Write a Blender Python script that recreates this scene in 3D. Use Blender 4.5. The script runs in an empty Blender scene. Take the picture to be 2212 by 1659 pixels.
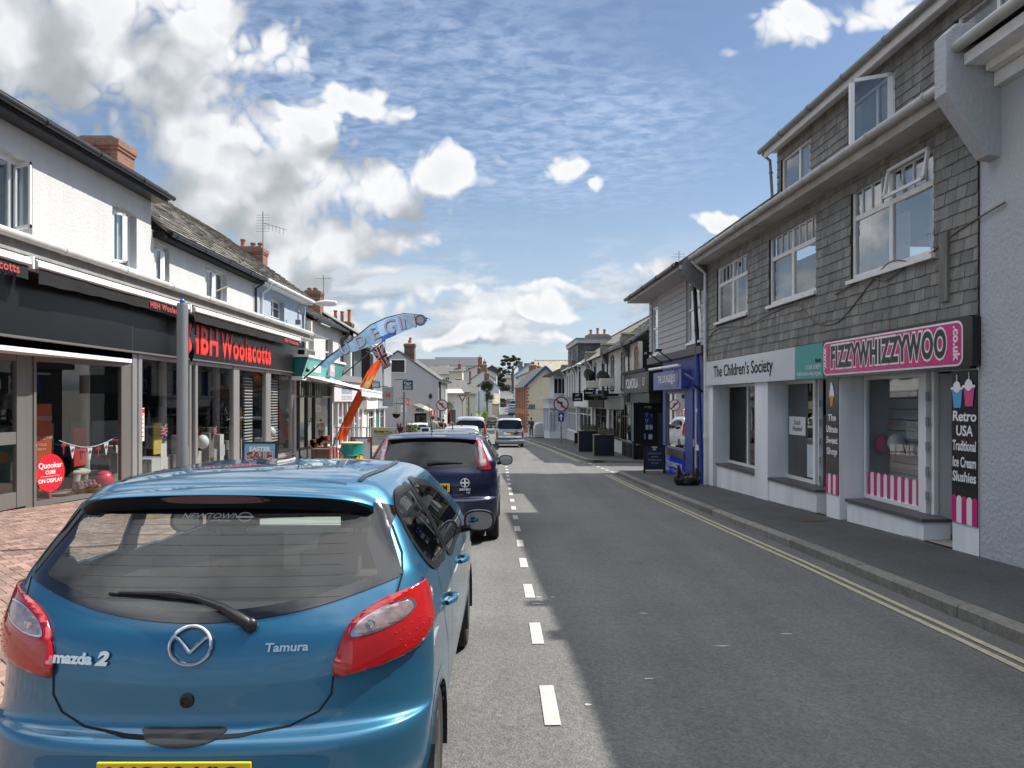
import bpy, bmesh, math, random
from mathutils import Vector, Matrix
from mathutils.bvhtree import BVHTree
from mathutils.geometry import tessellate_polygon
random.seed(7)
R = math.radians
scn = bpy.context.scene
col = scn.collection
CZ = 1.78            # eye height of the camera above the road under it
FL = 1661.0

def D(xd, yd, Y):
    """point at depth Y seen at (xd, yd) of the 2212 px wide view"""
    return Vector(((xd-1106)/FL*Y, Y, CZ+(866-yd)/FL*Y))

GP = [(-60,.3),(0,0),(5,-.02),(9,-.12),(13,-.25),(20,-.46),(30,-.70),(47,-1.06),(60,-1.38),(75,-1.75),
      (103,-1.78),(125,-1.1),(140,-.4),(160,.5),(200,2.4),(250,4.6),(330,7.5),(450,10),(900,15),(3000,18)]
def gz(y):
    for (a,za),(b,zb) in zip(GP,GP[1:]):
        if y<=b:
            t=max(0,min(1,(y-a)/(b-a)))
            return za+(zb-za)*t
    return GP[-1][1]

# ---------------------------------------------------------------- objects
def link(o, parent=None):
    col.objects.link(o)
    if parent is not None:
        o.parent = parent
        o.matrix_parent_inverse = Matrix.Translation(parent_loc(parent)).inverted()
    return o
def parent_loc(p):
    l = Vector((0,0,0))
    while p is not None:
        l += Vector(p.get('_o', (0,0,0))); p = None
    return l
def tag(o, label=None, cat=None, group=None, kind=None):
    if label: o['label']=label
    if cat: o['category']=cat
    if group: o['group']=group
    if kind: o['kind']=kind
    return o
def thing(name, label, cat, loc=(0,0,0), group=None):
    o = bpy.data.objects.new(name, None)
    o.empty_display_size = .2
    o.location = loc; o['_o'] = tuple(loc)
    col.objects.link(o)
    return tag(o, label, cat, group)

class MB:
    def __init__(s, T=None):
        s.bm = bmesh.new(); s.loc = []; s.T = T or (lambda a,b,c:(a,b,c)); s.hasuv=False
    def v(s, a,b,c):
        s.loc.append((a,b,c)); return s.bm.verts.new(s.T(a,b,c))
    def f(s, vs, mi=0):
        try:
            f = s.bm.faces.new(vs); f.material_index = mi; return f
        except ValueError: return None
    def quad(s, p, mi=0): return s.f([s.v(*q) for q in p], mi)
    def box(s, a0,a1,b0,b1,c0,c1, mi=0):
        V=[s.v(a,b,c) for c in (c0,c1) for b in (b0,b1) for a in (a0,a1)]
        for q in ((0,2,3,1),(4,5,7,6),(0,1,5,4),(2,6,7,3),(0,4,6,2),(1,3,7,5)):
            s.f([V[i] for i in q], mi)
        return s
    def prism(s, poly, axis, d0, d1, mi=0):
        """poly in the plane normal to axis ('a','b','c')"""
        def mk(p,d):
            return {'a':(d,p[0],p[1]),'b':(p[0],d,p[1]),'c':(p[0],p[1],d)}[axis]
        A=[s.v(*mk(p,d0)) for p in poly]; B=[s.v(*mk(p,d1)) for p in poly]
        s.f(A,mi); s.f(B[::-1],mi)
        n=len(poly)
        for i in range(n): s.f([A[i],B[i],B[(i+1)%n],A[(i+1)%n]],mi)
        return s
    def tube(s, pts, r, seg=8, mi=0, caps=True):
        P=[Vector(p) for p in pts]; rings=[]
        rr = r if isinstance(r,(list,tuple)) else [r]*len(P)
        pn=None
        for i,p in enumerate(P):
            t=(P[min(i+1,len(P)-1)]-P[max(i-1,0)]).normalized()
            if pn is None:
                pn = t.orthogonal().normalized()
            else:
                pn = (pn - t*pn.dot(t)).normalized()
            bn=t.cross(pn)
            rings.append([s.v(*(p+pn*math.cos(2*math.pi*k/seg)*rr[i]+bn*math.sin(2*math.pi*k/seg)*rr[i])) for k in range(seg)])
        for A,B in zip(rings,rings[1:]):
            for k in range(seg): s.f([A[k],A[(k+1)%seg],B[(k+1)%seg],B[k]],mi)
        if caps: s.f(rings[0][::-1],mi); s.f(rings[-1],mi)
        return s
    def lathe(s, c, prof, seg=20, axis='c', mi=0):
        rings=[]
        for r,z in prof:
            ring=[]
            for k in range(seg):
                a=2*math.pi*k/seg; x,y=r*math.cos(a),r*math.sin(a)
                if axis=='c': p=(c[0]+x,c[1]+y,c[2]+z)
                elif axis=='a': p=(c[0]+z,c[1]+x,c[2]+y)
                else: p=(c[0]+x,c[1]+z,c[2]+y)
                ring.append(s.v(*p))
            rings.append(ring)
        for A,B in zip(rings,rings[1:]):
            for k in range(seg): s.f([A[k],A[(k+1)%seg],B[(k+1)%seg],B[k]],mi)
        s.f(rings[0][::-1],mi); s.f(rings[-1],mi)
        return s
    def ball(s, c, r, seg=14, mi=0):
        if not isinstance(r,(tuple,list)): r=(r,r,r)
        n=seg//2; rings=[]
        for i in range(n+1):
            th=math.pi*i/n
            if i in (0,n): rings.append([s.v(c[0],c[1],c[2]+r[2]*math.cos(th))]); continue
            rings.append([s.v(c[0]+r[0]*math.sin(th)*math.cos(2*math.pi*k/seg),c[1]+r[1]*math.sin(th)*math.sin(2*math.pi*k/seg),c[2]+r[2]*math.cos(th)) for k in range(seg)])
        for A,B in zip(rings,rings[1:]):
            for k in range(seg):
                q=[A[k%len(A)],A[(k+1)%len(A)],B[(k+1)%len(B)],B[k%len(B)]]
                u=[]
                for w in q:
                    if w not in u: u.append(w)
                if len(u)>2: s.f(u,mi)
        return s
    def wall(s, u0,u1,z0,z1, ops, n=0, depth=.12, mi=0):
        us=sorted({u0,u1}|{min(max(o[i],u0),u1) for o in ops for i in (0,1)})
        zs=sorted({z0,z1}|{min(max(o[i],z0),z1) for o in ops for i in (2,3)})
        for a,b in zip(us,us[1:]):
            for c,d in zip(zs,zs[1:]):
                m,k=(a+b)/2,(c+d)/2
                if any(o[0]<m<o[1] and o[2]<k<o[3] for o in ops): continue
                s.quad([(a,n,c),(b,n,c),(b,n,d),(a,n,d)],mi)
        for o in ops:
            a,b,c,d=o[:4]; e=n-depth
            s.quad([(a,n,c),(a,e,c),(a,e,d),(a,n,d)],mi)
            s.quad([(b,n,c),(b,e,c),(b,e,d),(b,n,d)],mi)
            s.quad([(a,n,d),(a,e,d),(b,e,d),(b,n,d)],mi)
            s.quad([(a,n,c),(a,e,c),(b,e,c),(b,n,c)],mi)
            if len(o)>4 and o[4]:      # arched head: fill the two corners
                h=o[4]; N=8; w=b-a
                for sgn in (0,1):
                    pts=[]
                    for i in range(N+1):
                        t=i/N*.5 if sgn==0 else .5+i/N*.5
                        pts.append((a+w*t, d-h+h*math.sin(math.pi*(.18+.64*t))/1.0*1.0-(0)))
                    m=max(p[1] for p in pts); pts=[(p[0],min(d-.001,p[1]+(d-.002-m))) for p in pts]
                    corner=(a,d) if sgn==0 else (b,d)
                    poly=[corner]+pts if sgn==0 else pts+[corner]
                    s.prism(poly,'b',n-depth*.9,n-.001,mi)
        return s
    def build(s, name, mat, parent=None, smooth=False, bevel=0, recentre=False, solid=0):
        bm=s.bm
        bmesh.ops.recalc_face_normals(bm, faces=bm.faces[:])
        uv=bm.loops.layers.uv.new('UVMap')
        if len(s.loc)==len(bm.verts):
            bm.verts.index_update()
            L=s.loc
            for f in bm.faces:
                p=[Vector(L[v.index]) for v in f.verts]
                n=Vector((0,0,0))
                for i in range(len(p)):
                    a,b=p[i],p[(i+1)%len(p)]
                    n+=Vector(((a.y-b.y)*(a.z+b.z),(a.z-b.z)*(a.x+b.x),(a.x-b.x)*(a.y+b.y)))
                ax=max(range(3),key=lambda i:abs(n[i]))
                for l,q in zip(f.loops,p):
                    l[uv].uv=((q.y,q.z) if ax==0 else (q.x,q.z) if ax==1 else (q.x,q.y*1.25))
        me=bpy.data.meshes.new(name)
        off=Vector((0,0,0))
        if recentre and len(bm.verts):
            xs=[v.co for v in bm.verts]
            off=Vector(((min(c.x for c in xs)+max(c.x for c in xs))/2,(min(c.y for c in xs)+max(c.y for c in xs))/2,min(c.z for c in xs)))
            for v in bm.verts: v.co-=off
        bm.to_mesh(me); bm.free()
        for m in (mat if isinstance(mat,(list,tuple)) else [mat]): me.materials.append(m)
        if smooth:
            me.polygons.foreach_set('use_smooth',[True]*len(me.polygons))
        o=bpy.data.objects.new(name,me)
        if recentre: o.location=off; o['_o']=tuple(off)
        link(o,parent)
        if smooth and smooth!=2:
            try:
                me.set_sharp_from_angle(angle=R(40))
            except Exception: pass
        if bevel:
            b=o.modifiers.new('b','BEVEL'); b.width=bevel; b.segments=2; b.limit_method='ANGLE'; b.angle_limit=R(50)
        if solid:
            b=o.modifiers.new('s','SOLIDIFY'); b.thickness=solid
        return o

class Fr:
    """facade frame: u runs down the street, n out of the wall, z up"""
    def __init__(s,p,d,n): s.p=p; s.d=d; s.n=n
    def __call__(s,u,n,z): return (s.p[0]+s.d[0]*u+s.n[0]*n, s.p[1]+s.d[1]*u+s.n[1]*n, z)
    def u(s,xd,n=0):
        t=(xd-1106)/FL
        return (t*(s.p[1]+s.n[1]*n)-s.p[0]-s.n[0]*n)/(s.d[0]-t*s.d[1])
    def z(s,yd,u,n=0): return CZ+(866-yd)/FL*(s.p[1]+s.d[1]*u+s.n[1]*n)
FLt=Fr((-8.4,0),(0,1),(1,0))
FRt=Fr((5.74,0),(-.04,1),(-1,-.04))
FR4=Fr((6.14,0),(-.025,1),(-1,-.025))

def text(s,size,pos,ex,ey,mat,parent,name='lettering',ext=.003,off=0,sx=1,shear=0,align='CENTER',space=1,fit=0,fith=0):
    cu=bpy.data.curves.new(name,'FONT'); cu.body=s; cu.size=size; cu.extrude=ext; cu.offset=off
    cu.align_x=align; cu.align_y='CENTER'; cu.shear=shear; cu.space_character=space; cu.resolution_u=4
    ob=bpy.data.objects.new(name,cu)
    me=bpy.data.meshes.new_from_object(ob)
    bpy.data.objects.remove(ob); bpy.data.curves.remove(cu)
    if (fit or fith) and len(me.vertices):
        xs=[v.co.x for v in me.vertices]; ys=[v.co.y for v in me.vertices]; w=max(xs)-min(xs)-2*off; hh=max(ys)-min(ys)-2*off
        if fit: sx=fit/w
        if fith: me.transform(Matrix.Diagonal((1,fith/hh,1,1)))
    ex=Vector(ex).normalized(); ey=Vector(ey).normalized(); ez=ex.cross(ey)
    M=Matrix((( ex.x*sx,ey.x,ez.x,pos[0]),(ex.y*sx,ey.y,ez.y,pos[1]),(ex.z*sx,ey.z,ez.z,pos[2]),(0,0,0,1)))
    me.transform(M); me.materials.clear(); me.materials.append(mat)
    o=bpy.data.objects.new(name,me); link(o,parent)
    return o

# ---------------------------------------------------------------- materials
MATS={}
def nt(name):
    m=bpy.data.materials.new(name); m.use_nodes=True; n=m.node_tree.nodes; l=m.node_tree.links
    n.clear(); out=n.new('ShaderNodeOutputMaterial')
    return m,n,l,out
def mat(name,c,rough=.6,metal=0,var=.12,vs=2.5,bump=0,bs=60,coat=0,spec=.5,emis=0,fine=0,trans=0,island=0,streak=0,trl=0,vein=0):
    if name in MATS: return MATS[name]
    m,n,l,out=nt(name)
    b=n.new('ShaderNodeBsdfPrincipled'); l.new(b.outputs[0],out.inputs[0])
    tc=n.new('ShaderNodeTexCoord')
    no=n.new('ShaderNodeTexNoise'); no.inputs['Scale'].default_value=vs; no.inputs['Detail'].default_value=6
    no.inputs['Roughness'].default_value=.65
    if streak:
        mp=n.new('ShaderNodeMapping'); mp.inputs['Scale'].default_value=(1,1,.12); l.new(tc.outputs['Object'],mp.inputs[0]); l.new(mp.outputs[0],no.inputs['Vector'])
    else: l.new(tc.outputs['Object'],no.inputs['Vector'])
    mr=n.new('ShaderNodeMapRange'); mr.inputs['From Min'].default_value=.25; mr.inputs['From Max'].default_value=.75
    mr.inputs['To Min'].default_value=1-var; mr.inputs['To Max'].default_value=1+var*.6
    l.new(no.outputs['Fac'],mr.inputs['Value'])
    fac=mr.outputs[0]
    if island:
        g=n.new('ShaderNodeNewGeometry'); m2=n.new('ShaderNodeMapRange'); m2.inputs['To Min'].default_value=1-island; m2.inputs['To Max'].default_value=1+island
        l.new(g.outputs['Random Per Island'],m2.inputs['Value'])
        mu=n.new('ShaderNodeMath'); mu.operation='MULTIPLY'; l.new(fac,mu.inputs[0]); l.new(m2.outputs[0],mu.inputs[1]); fac=mu.outputs[0]
    if fine:
        n3=n.new('ShaderNodeTexNoise'); n3.inputs['Scale'].default_value=bs; n3.inputs['Detail'].default_value=2; l.new(tc.outputs['Object'],n3.inputs['Vector'])
        m2=n.new('ShaderNodeMapRange'); m2.inputs['From Min'].default_value=.3; m2.inputs['From Max'].default_value=.7; m2.inputs['To Min'].default_value=1-fine; m2.inputs['To Max'].default_value=1+fine
        l.new(n3.outputs['Fac'],m2.inputs['Value'])
        mu=n.new('ShaderNodeMath'); mu.operation='MULTIPLY'; l.new(fac,mu.inputs[0]); l.new(m2.outputs[0],mu.inputs[1]); fac=mu.outputs[0]
    mx=n.new('ShaderNodeVectorMath'); mx.operation='SCALE'; mx.inputs[0].default_value=c[:3]; l.new(fac,mx.inputs['Scale'])
    l.new(mx.outputs[0],b.inputs['Base Color'])
    b.inputs['Roughness'].default_value=rough; b.inputs['Metallic'].default_value=metal
    b.inputs['Specular IOR Level'].default_value=spec
    if coat: b.inputs['Coat Weight'].default_value=coat; b.inputs['Coat Roughness'].default_value=.03
    if trans: b.inputs['Transmission Weight'].default_value=trans
    if emis:
        b.inputs['Emission Color'].default_value=(*c[:3],1); b.inputs['Emission Strength'].default_value=emis
    if bump:
        nb=n.new('ShaderNodeTexNoise'); nb.inputs['Scale'].default_value=bs; nb.inputs['Detail'].default_value=4; l.new(tc.outputs['Object'],nb.inputs['Vector'])
        bp=n.new('ShaderNodeBump'); bp.inputs['Strength'].default_value=1; bp.inputs['Distance'].default_value=bump
        l.new(nb.outputs['Fac'],bp.inputs['Height']); l.new(bp.outputs[0],b.inputs['Normal'])
    if vein:
        mv=n.new('ShaderNodeMapping'); mv.inputs['Scale'].default_value=(1,1,.3); l.new(tc.outputs['Object'],mv.inputs[0])
        nv=n.new('ShaderNodeTexNoise'); nv.inputs['Scale'].default_value=11; nv.inputs['Detail'].default_value=5; nv.inputs['Roughness'].default_value=.7; nv.inputs['Distortion'].default_value=1.2; l.new(mv.outputs[0],nv.inputs['Vector'])
        rv=n.new('ShaderNodeMapRange'); rv.inputs['From Min'].default_value=.54; rv.inputs['From Max'].default_value=.72; rv.inputs['To Max'].default_value=vein; l.new(nv.outputs['Fac'],rv.inputs['Value'])
        xv=n.new('ShaderNodeMix'); xv.data_type='RGBA'; l.new(rv.outputs[0],xv.inputs[0]); l.new(mx.outputs[0],xv.inputs[6]); xv.inputs[7].default_value=(.46,.44,.38,1); l.new(xv.outputs[2],b.inputs['Base Color'])
    if trl:
        tl=n.new('ShaderNodeBsdfTranslucent'); l.new(mx.outputs[0],tl.inputs[0]); ms=n.new('ShaderNodeMixShader'); ms.inputs[0].default_value=trl
        l.new(b.outputs[0],ms.inputs[1]); l.new(tl.outputs[0],ms.inputs[2]); l.new(ms.outputs[0],out.inputs[0])
    MATS[name]=m; return m
def brick(name,c1,c2,mo,bw=.22,bh=.075,ms=.01,bump=.006,rough=.8,off=.5,var=.25,mscale=1.0):
    if name in MATS: return MATS[name]
    m,n,l,out=nt(name)
    b=n.new('ShaderNodeBsdfPrincipled'); l.new(b.outputs[0],out.inputs[0])
    tc=n.new('ShaderNodeTexCoord')
    br=n.new('ShaderNodeTexBrick'); br.offset=off
    br.inputs['Color1'].default_value=(*c1,1); br.inputs['Color2'].default_value=(*c2,1); br.inputs['Mortar'].default_value=(*mo,1)
    br.inputs['Scale'].default_value=1; br.inputs['Brick Width'].default_value=bw; br.inputs['Row Height'].default_value=bh
    br.inputs['Mortar Size'].default_value=ms; br.inputs['Mortar Smooth'].default_value=.3
    l.new(tc.outputs['UV'],br.inputs['Vector'])
    no=n.new('ShaderNodeTexNoise'); no.inputs['Scale'].default_value=3.5; no.inputs['Detail'].default_value=8; no.inputs['Roughness'].default_value=.7
    l.new(tc.outputs['Object'],no.inputs['Vector'])
    mr=n.new('ShaderNodeMapRange'); mr.inputs['From Min'].default_value=.3; mr.inputs['From Max'].default_value=.7
    mr.inputs['To Min'].default_value=1-var; mr.inputs['To Max'].default_value=1+var
    l.new(no.outputs['Fac'],mr.inputs['Value'])
    mx=n.new('ShaderNodeVectorMath'); mx.operation='SCALE'; l.new(br.outputs['Color'],mx.inputs[0]); l.new(mr.outputs[0],mx.inputs['Scale'])
    l.new(mx.outputs[0],b.inputs['Base Color']); b.inputs['Roughness'].default_value=rough
    bp=n.new('ShaderNodeBump'); bp.inputs['Distance'].default_value=bump; bp.invert=True
    l.new(br.outputs['Fac'],bp.inputs['Height']); l.new(bp.outputs[0],b.inputs['Normal'])
    MATS[name]=m; return m
def glass(name,tint=(.72,.76,.78),ior=1.55,rough=0,boost=0.0,dust=0):
    if name in MATS: return MATS[name]
    m,n,l,out=nt(name)
    t=n.new('ShaderNodeBsdfTransparent'); t.inputs[0].default_value=(*tint,1)
    g=n.new('ShaderNodeBsdfGlossy'); g.inputs['Roughness'].default_value=rough; g.inputs[0].default_value=(1,1,1,1)
    f=n.new('ShaderNodeFresnel'); f.inputs[0].default_value=ior
    ge=n.new('ShaderNodeNewGeometry')   # same reflectance seen from inside or outside
    a=n.new('ShaderNodeMath'); a.operation='MULTIPLY_ADD'; a.inputs[1].default_value=1.6; a.inputs[2].default_value=boost; a.use_clamp=True
    mf=n.new('ShaderNodeMix'); mf.data_type='FLOAT'; l.new(ge.outputs['Backfacing'],mf.inputs[0]); l.new(f.outputs[0],mf.inputs[2]); mf.inputs[3].default_value=.06
    l.new(mf.outputs[0],a.inputs[0])
    x=n.new('ShaderNodeMixShader'); l.new(a.outputs[0],x.inputs[0]); l.new(t.outputs[0],x.inputs[1]); l.new(g.outputs[0],x.inputs[2])
    if dust:
        dd=n.new('ShaderNodeBsdfDiffuse'); dd.inputs[0].default_value=(.45,.44,.40,1); tn=n.new('ShaderNodeTexNoise'); tn.inputs['Scale'].default_value=3; tn.inputs['Detail'].default_value=8; tcc=n.new('ShaderNodeTexCoord'); l.new(tcc.outputs['Object'],tn.inputs['Vector'])
        dm=n.new('ShaderNodeMath'); dm.operation='MULTIPLY'; l.new(tn.outputs['Fac'],dm.inputs[0]); dm.inputs[1].default_value=dust*2
        x2=n.new('ShaderNodeMixShader'); l.new(dm.outputs[0],x2.inputs[0]); l.new(x.outputs[0],x2.inputs[1]); l.new(dd.outputs[0],x2.inputs[2]); x=x2
    l.new(x.outputs[0],out.inputs[0])
    MATS[name]=m; return m
def two(name,cA,cB,kind='stripe',w=.1,rough=.4):
    """striped material along UV x"""
    if name in MATS: return MATS[name]
    m,n,l,out=nt(name)
    b=n.new('ShaderNodeBsdfPrincipled'); l.new(b.outputs[0],out.inputs[0]); b.inputs['Roughness'].default_value=rough
    tc=n.new('ShaderNodeTexCoord'); s=n.new('ShaderNodeSeparateXYZ'); l.new(tc.outputs['UV'],s.inputs[0])
    a=n.new('ShaderNodeMath'); a.operation='PINGPONG'; a.inputs[1].default_value=w; l.new(s.outputs['X' if kind=='stripe' else 'Y'],a.inputs[0])
    g=n.new('ShaderNodeMath'); g.operation='GREATER_THAN'; g.inputs[1].default_value=w*.5; l.new(a.outputs[0],g.inputs[0])
    x=n.new('ShaderNodeMix'); x.data_type='RGBA'; l.new(g.outputs[0],x.inputs[0]); x.inputs[6].default_value=(*cA,1); x.inputs[7].default_value=(*cB,1)
    l.new(x.outputs[2],b.inputs['Base Color']); MATS[name]=m; return m

WHITE=mat('white_render',(.56,.56,.55),.85,bump=.010,bs=18,var=.10,streak=1,vs=1.2)
WHITE2=mat('off_white_render',(.60,.59,.55),.85,bump=.006,bs=25,var=.14,streak=1,vs=1.5)
CREAM=mat('cream_render',(.56,.50,.38),.85,bump=.005,bs=30,var=.08)
GREYR=mat('pale_grey_render',(.44,.46,.48),.9,bump=.016,bs=20,var=.07)
BLUER=mat('blue_grey_render',(.34,.40,.47),.9,bump=.012,bs=22,var=.08)
UPVC=mat('white_plastic',(.80,.81,.82),.3,var=.02)
OLDW=mat('weathered_white_wood',(.76,.77,.76),.6,var=.15,vs=6)
PAINTW=mat('white_shop_paint',(.70,.72,.74),.55,var=.06,vs=1.5,streak=1)
DIRTW=mat('dirty_white_paint',(.82,.84,.85),.7,var=.20,vs=2.0,streak=1)
BLACKP=mat('black_plastic',(.012,.012,.013),.35,var=.1)
BLACKM=mat('black_matt',(.008,.008,.009),.6,var=.2,spec=.2)
FASCIA=mat('black_fascia_panel',(.012,.013,.015),.3,var=.15,vs=1,spec=.3)
CANVAS=mat('black_canvas',(.006,.006,.008),.9,var=.3,vs=5)
ALU=mat('grey_aluminium',(.42,.42,.42),.38,metal=.6,var=.06)
ALUD=mat('dark_aluminium',(.22,.21,.20),.45,metal=.5,var=.06)
STEEL=mat('galvanised_steel',(.20,.21,.215),.5,metal=.3,var=.25,vs=9,streak=1)
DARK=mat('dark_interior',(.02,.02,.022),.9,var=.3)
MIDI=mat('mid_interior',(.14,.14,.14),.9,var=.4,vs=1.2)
PALEI=mat('pale_interior',(.60,.61,.62),.9,var=.15)
LEAD=mat('lead_flashing',(.22,.23,.25),.6,var=.35,vs=6,bump=.01,bs=12)
SLATE=mat('hung_slate',(.185,.182,.165),.6,island=.26,var=.36,vs=5,bump=.004,bs=45,streak=1,vein=.40)
SLATED=mat('dark_hung_slate',(.075,.082,.085),.6,island=.35,var=.25,vs=12,bump=.004,bs=45)
SLATEB=mat('slate_backing',(.03,.03,.028),.9)
ROOFS=mat('roof_slate',(.22,.205,.18),.8,island=.4,var=.45,vs=7,bump=.006,bs=30)
ROOFB=brick('roof_slate_far',(.095,.093,.09),(.135,.13,.125),(.05,.05,.05),.3,.22,.015,.008,.75,var=.3)
ROOFC=brick('roof_cream_slate',(.36,.33,.26),(.42,.38,.30),(.2,.18,.14),.6,.3,.02,.01,.85,var=.35)
ROOFG=mat('blue_grey_roof',(.075,.085,.095),.7,var=.12,vs=2,bump=.01,bs=10)
TERRA=mat('terracotta',(.36,.12,.06),.8,var=.35,vs=9)
BRICK=brick('red_brick',(.30,.115,.065),(.20,.085,.055),(.24,.19,.15))
BRICKO=brick('orange_brick',(.42,.16,.065),(.36,.13,.05),(.30,.2,.13),var=.15)
BRICKD=brick('old_dark_brick',(.13,.085,.06),(.18,.09,.06),(.12,.11,.09),var=.45)
STONE=brick('pale_stone',(.50,.44,.33),(.42,.37,.27),(.26,.24,.19),.55,.27,.025,.02,var=.3)
GREYB=brick('grey_block',(.24,.25,.25),(.19,.20,.2),(.10,.10,.10),.5,.4,.02,.01,var=.3)
GLS=glass('shop_glass',(.80,.83,.84))
GLW=glass('window_glass',(.55,.60,.62),1.7,boost=.05)
GLC=glass('car_glass',(.62,.70,.68),1.55)
GLD=mat('dark_car_glass',(.006,.008,.010),.04,spec=.5,var=.0)
CURT=mat('net_curtain',(.68,.70,.72),.9,var=.15,vs=7)
CURTD=mat('grey_blind',(.22,.24,.26),.9,var=.1)
CONC=mat('concrete',(.30,.285,.25),.9,var=.3,vs=5,bump=.006,bs=40,fine=.15)
CORB=mat('grey_cement',(.20,.20,.19),.9,var=.3,vs=4,bump=.015,bs=18)
YEL=mat('yellow_line_paint',(.42,.385,.26),.8,var=.25,vs=14,fine=.2,bs=90)
WPAINT=mat('white_road_paint',(.42,.41,.385),.8,var=.2,vs=14,fine=.12,bs=90)
RED=mat('red_sign',(.62,.02,.03),.4,var=.05)
REDN=mat('red_lettering',(.90,.05,.03),.4,var=.02)
WSIGN=mat('white_sign',(.80,.80,.80),.35,var=.02)
BLUES=mat('royal_blue_paint',(.018,.045,.26),.45,var=.12,vs=2)
BLUEP=mat('bright_blue_panel',(.008,.05,.60),.2,var=.1)
NAVY=mat('navy_board',(.008,.014,.045),.4,var=.2)
MAG=mat('magenta_sign',(.60,.015,.18),.25,var=.04)
TEAL=mat('teal_sign',(.03,.30,.28),.4,var=.05)
TEALD=mat('dark_teal',(.012,.13,.125),.5,var=.08)
GOLD=mat('gold_lettering',(.42,.33,.18),.4,var=.05)
GREYP=mat('grey_paint',(.22,.23,.23),.5,var=.12)
LGREY=mat('light_grey_cladding',(.40,.40,.41),.55,var=.1,streak=1,vs=3)
WOODD=mat('dark_wood',(.06,.03,.02),.6,var=.3)
ORANGE=mat('orange_flag_cloth',(.85,.13,.035),.6,var=.2,vs=4,trl=.5)
UJR=mat('union_red',(.22,.01,.02),.7,var=.1,trl=.4)
UJB=mat('union_blue',(.012,.015,.07),.7,var=.1,trl=.4)
UJW=mat('union_white',(.75,.70,.66),.7,var=.05,trl=.4)
# ================================================================ ground, road, pavements
def asphalt(name,c,spk,var=.12,bump=.004,patch=.0):
    m,n,l,out=nt(name)
    b=n.new('ShaderNodeBsdfPrincipled'); l.new(b.outputs[0],out.inputs[0]); b.inputs['Roughness'].default_value=.85
    g=n.new('ShaderNodeNewGeometry')
    v=n.new('ShaderNodeTexVoronoi'); v.inputs['Scale'].default_value=95; l.new(g.outputs['Position'],v.inputs['Vector'])
    s=n.new('ShaderNodeSeparateColor'); l.new(v.outputs['Color'],s.inputs[0])
    r=n.new('ShaderNodeMapRange'); r.inputs['To Min'].default_value=1-spk; r.inputs['To Max'].default_value=1+spk; l.new(s.outputs[0],r.inputs['Value'])
    n2=n.new('ShaderNodeTexNoise'); n2.inputs['Scale'].default_value=.7; n2.inputs['Detail'].default_value=9; n2.inputs['Roughness'].default_value=.72; l.new(g.outputs['Position'],n2.inputs['Vector'])
    r2=n.new('ShaderNodeMapRange'); r2.inputs['From Min'].default_value=.3; r2.inputs['From Max'].default_value=.7; r2.inputs['To Min'].default_value=1-var; r2.inputs['To Max'].default_value=1+var; l.new(n2.outputs['Fac'],r2.inputs['Value'])
    n3=n.new('ShaderNodeTexNoise'); n3.inputs['Scale'].default_value=28; n3.inputs['Detail'].default_value=4; l.new(g.outputs['Position'],n3.inputs['Vector'])
    r3=n.new('ShaderNodeMapRange'); r3.inputs['From Min'].default_value=.3; r3.inputs['From Max'].default_value=.7; r3.inputs['To Min'].default_value=.82; r3.inputs['To Max'].default_value=1.18; l.new(n3.outputs['Fac'],r3.inputs['Value'])
    mp=n.new('ShaderNodeMapping'); mp.inputs['Scale'].default_value=(1.5,.035,1); l.new(g.outputs['Position'],mp.inputs[0]); n5=n.new('ShaderNodeTexNoise'); n5.inputs['Scale'].default_value=1.4; n5.inputs['Detail'].default_value=5; l.new(mp.outputs[0],n5.inputs['Vector'])
    r5=n.new('ShaderNodeMapRange'); r5.inputs['From Min'].default_value=.3; r5.inputs['From Max'].default_value=.7; r5.inputs['To Min'].default_value=.86; r5.inputs['To Max'].default_value=1.12; l.new(n5.outputs['Fac'],r5.inputs['Value'])
    a0=n.new('ShaderNodeMath'); a0.operation='MULTIPLY'; l.new(r.outputs[0],a0.inputs[0]); l.new(r5.outputs[0],a0.inputs[1])
    a=n.new('ShaderNodeMath'); a.operation='MULTIPLY'; l.new(a0.outputs[0],a.inputs[0]); l.new(r2.outputs[0],a.inputs[1])
    a2=n.new('ShaderNodeMath'); a2.operation='MULTIPLY'; l.new(a.outputs[0],a2.inputs[0]); l.new(r3.outputs[0],a2.inputs[1])
    x=n.new('ShaderNodeVectorMath'); x.operation='SCALE'; x.inputs[0].default_value=c; l.new(a2.outputs[0],x.inputs['Scale'])
    l.new(x.outputs[0],b.inputs['Base Color'])
    bp=n.new('ShaderNodeBump'); bp.inputs['Distance'].default_value=bump; l.new(v.outputs['Distance'],bp.inputs['Height']); l.new(bp.outputs[0],b.inputs['Normal'])
    return m
ASPH=asphalt('road_asphalt',(.120,.119,.115),.24,.16,bump=.004)
ASPP=asphalt('pavement_asphalt',(.066,.069,.068),.2,.22,.003)
GROUND=mat('ground_dirt',(.20,.19,.15),.95,var=.3,vs=.5)
KERBM=mat('kerb_granite',(.20,.19,.165),.85,island=.22,var=.35,vs=9,bump=.006,bs=60,fine=.2)
PAVER=mat('brick_pavers',(.24,.155,.125),.85,island=.34,var=.25,vs=1.1,fine=.18,bs=70)
SANDJ=mat('paver_joints',(.16,.13,.10),.95,var=.3)

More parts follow.
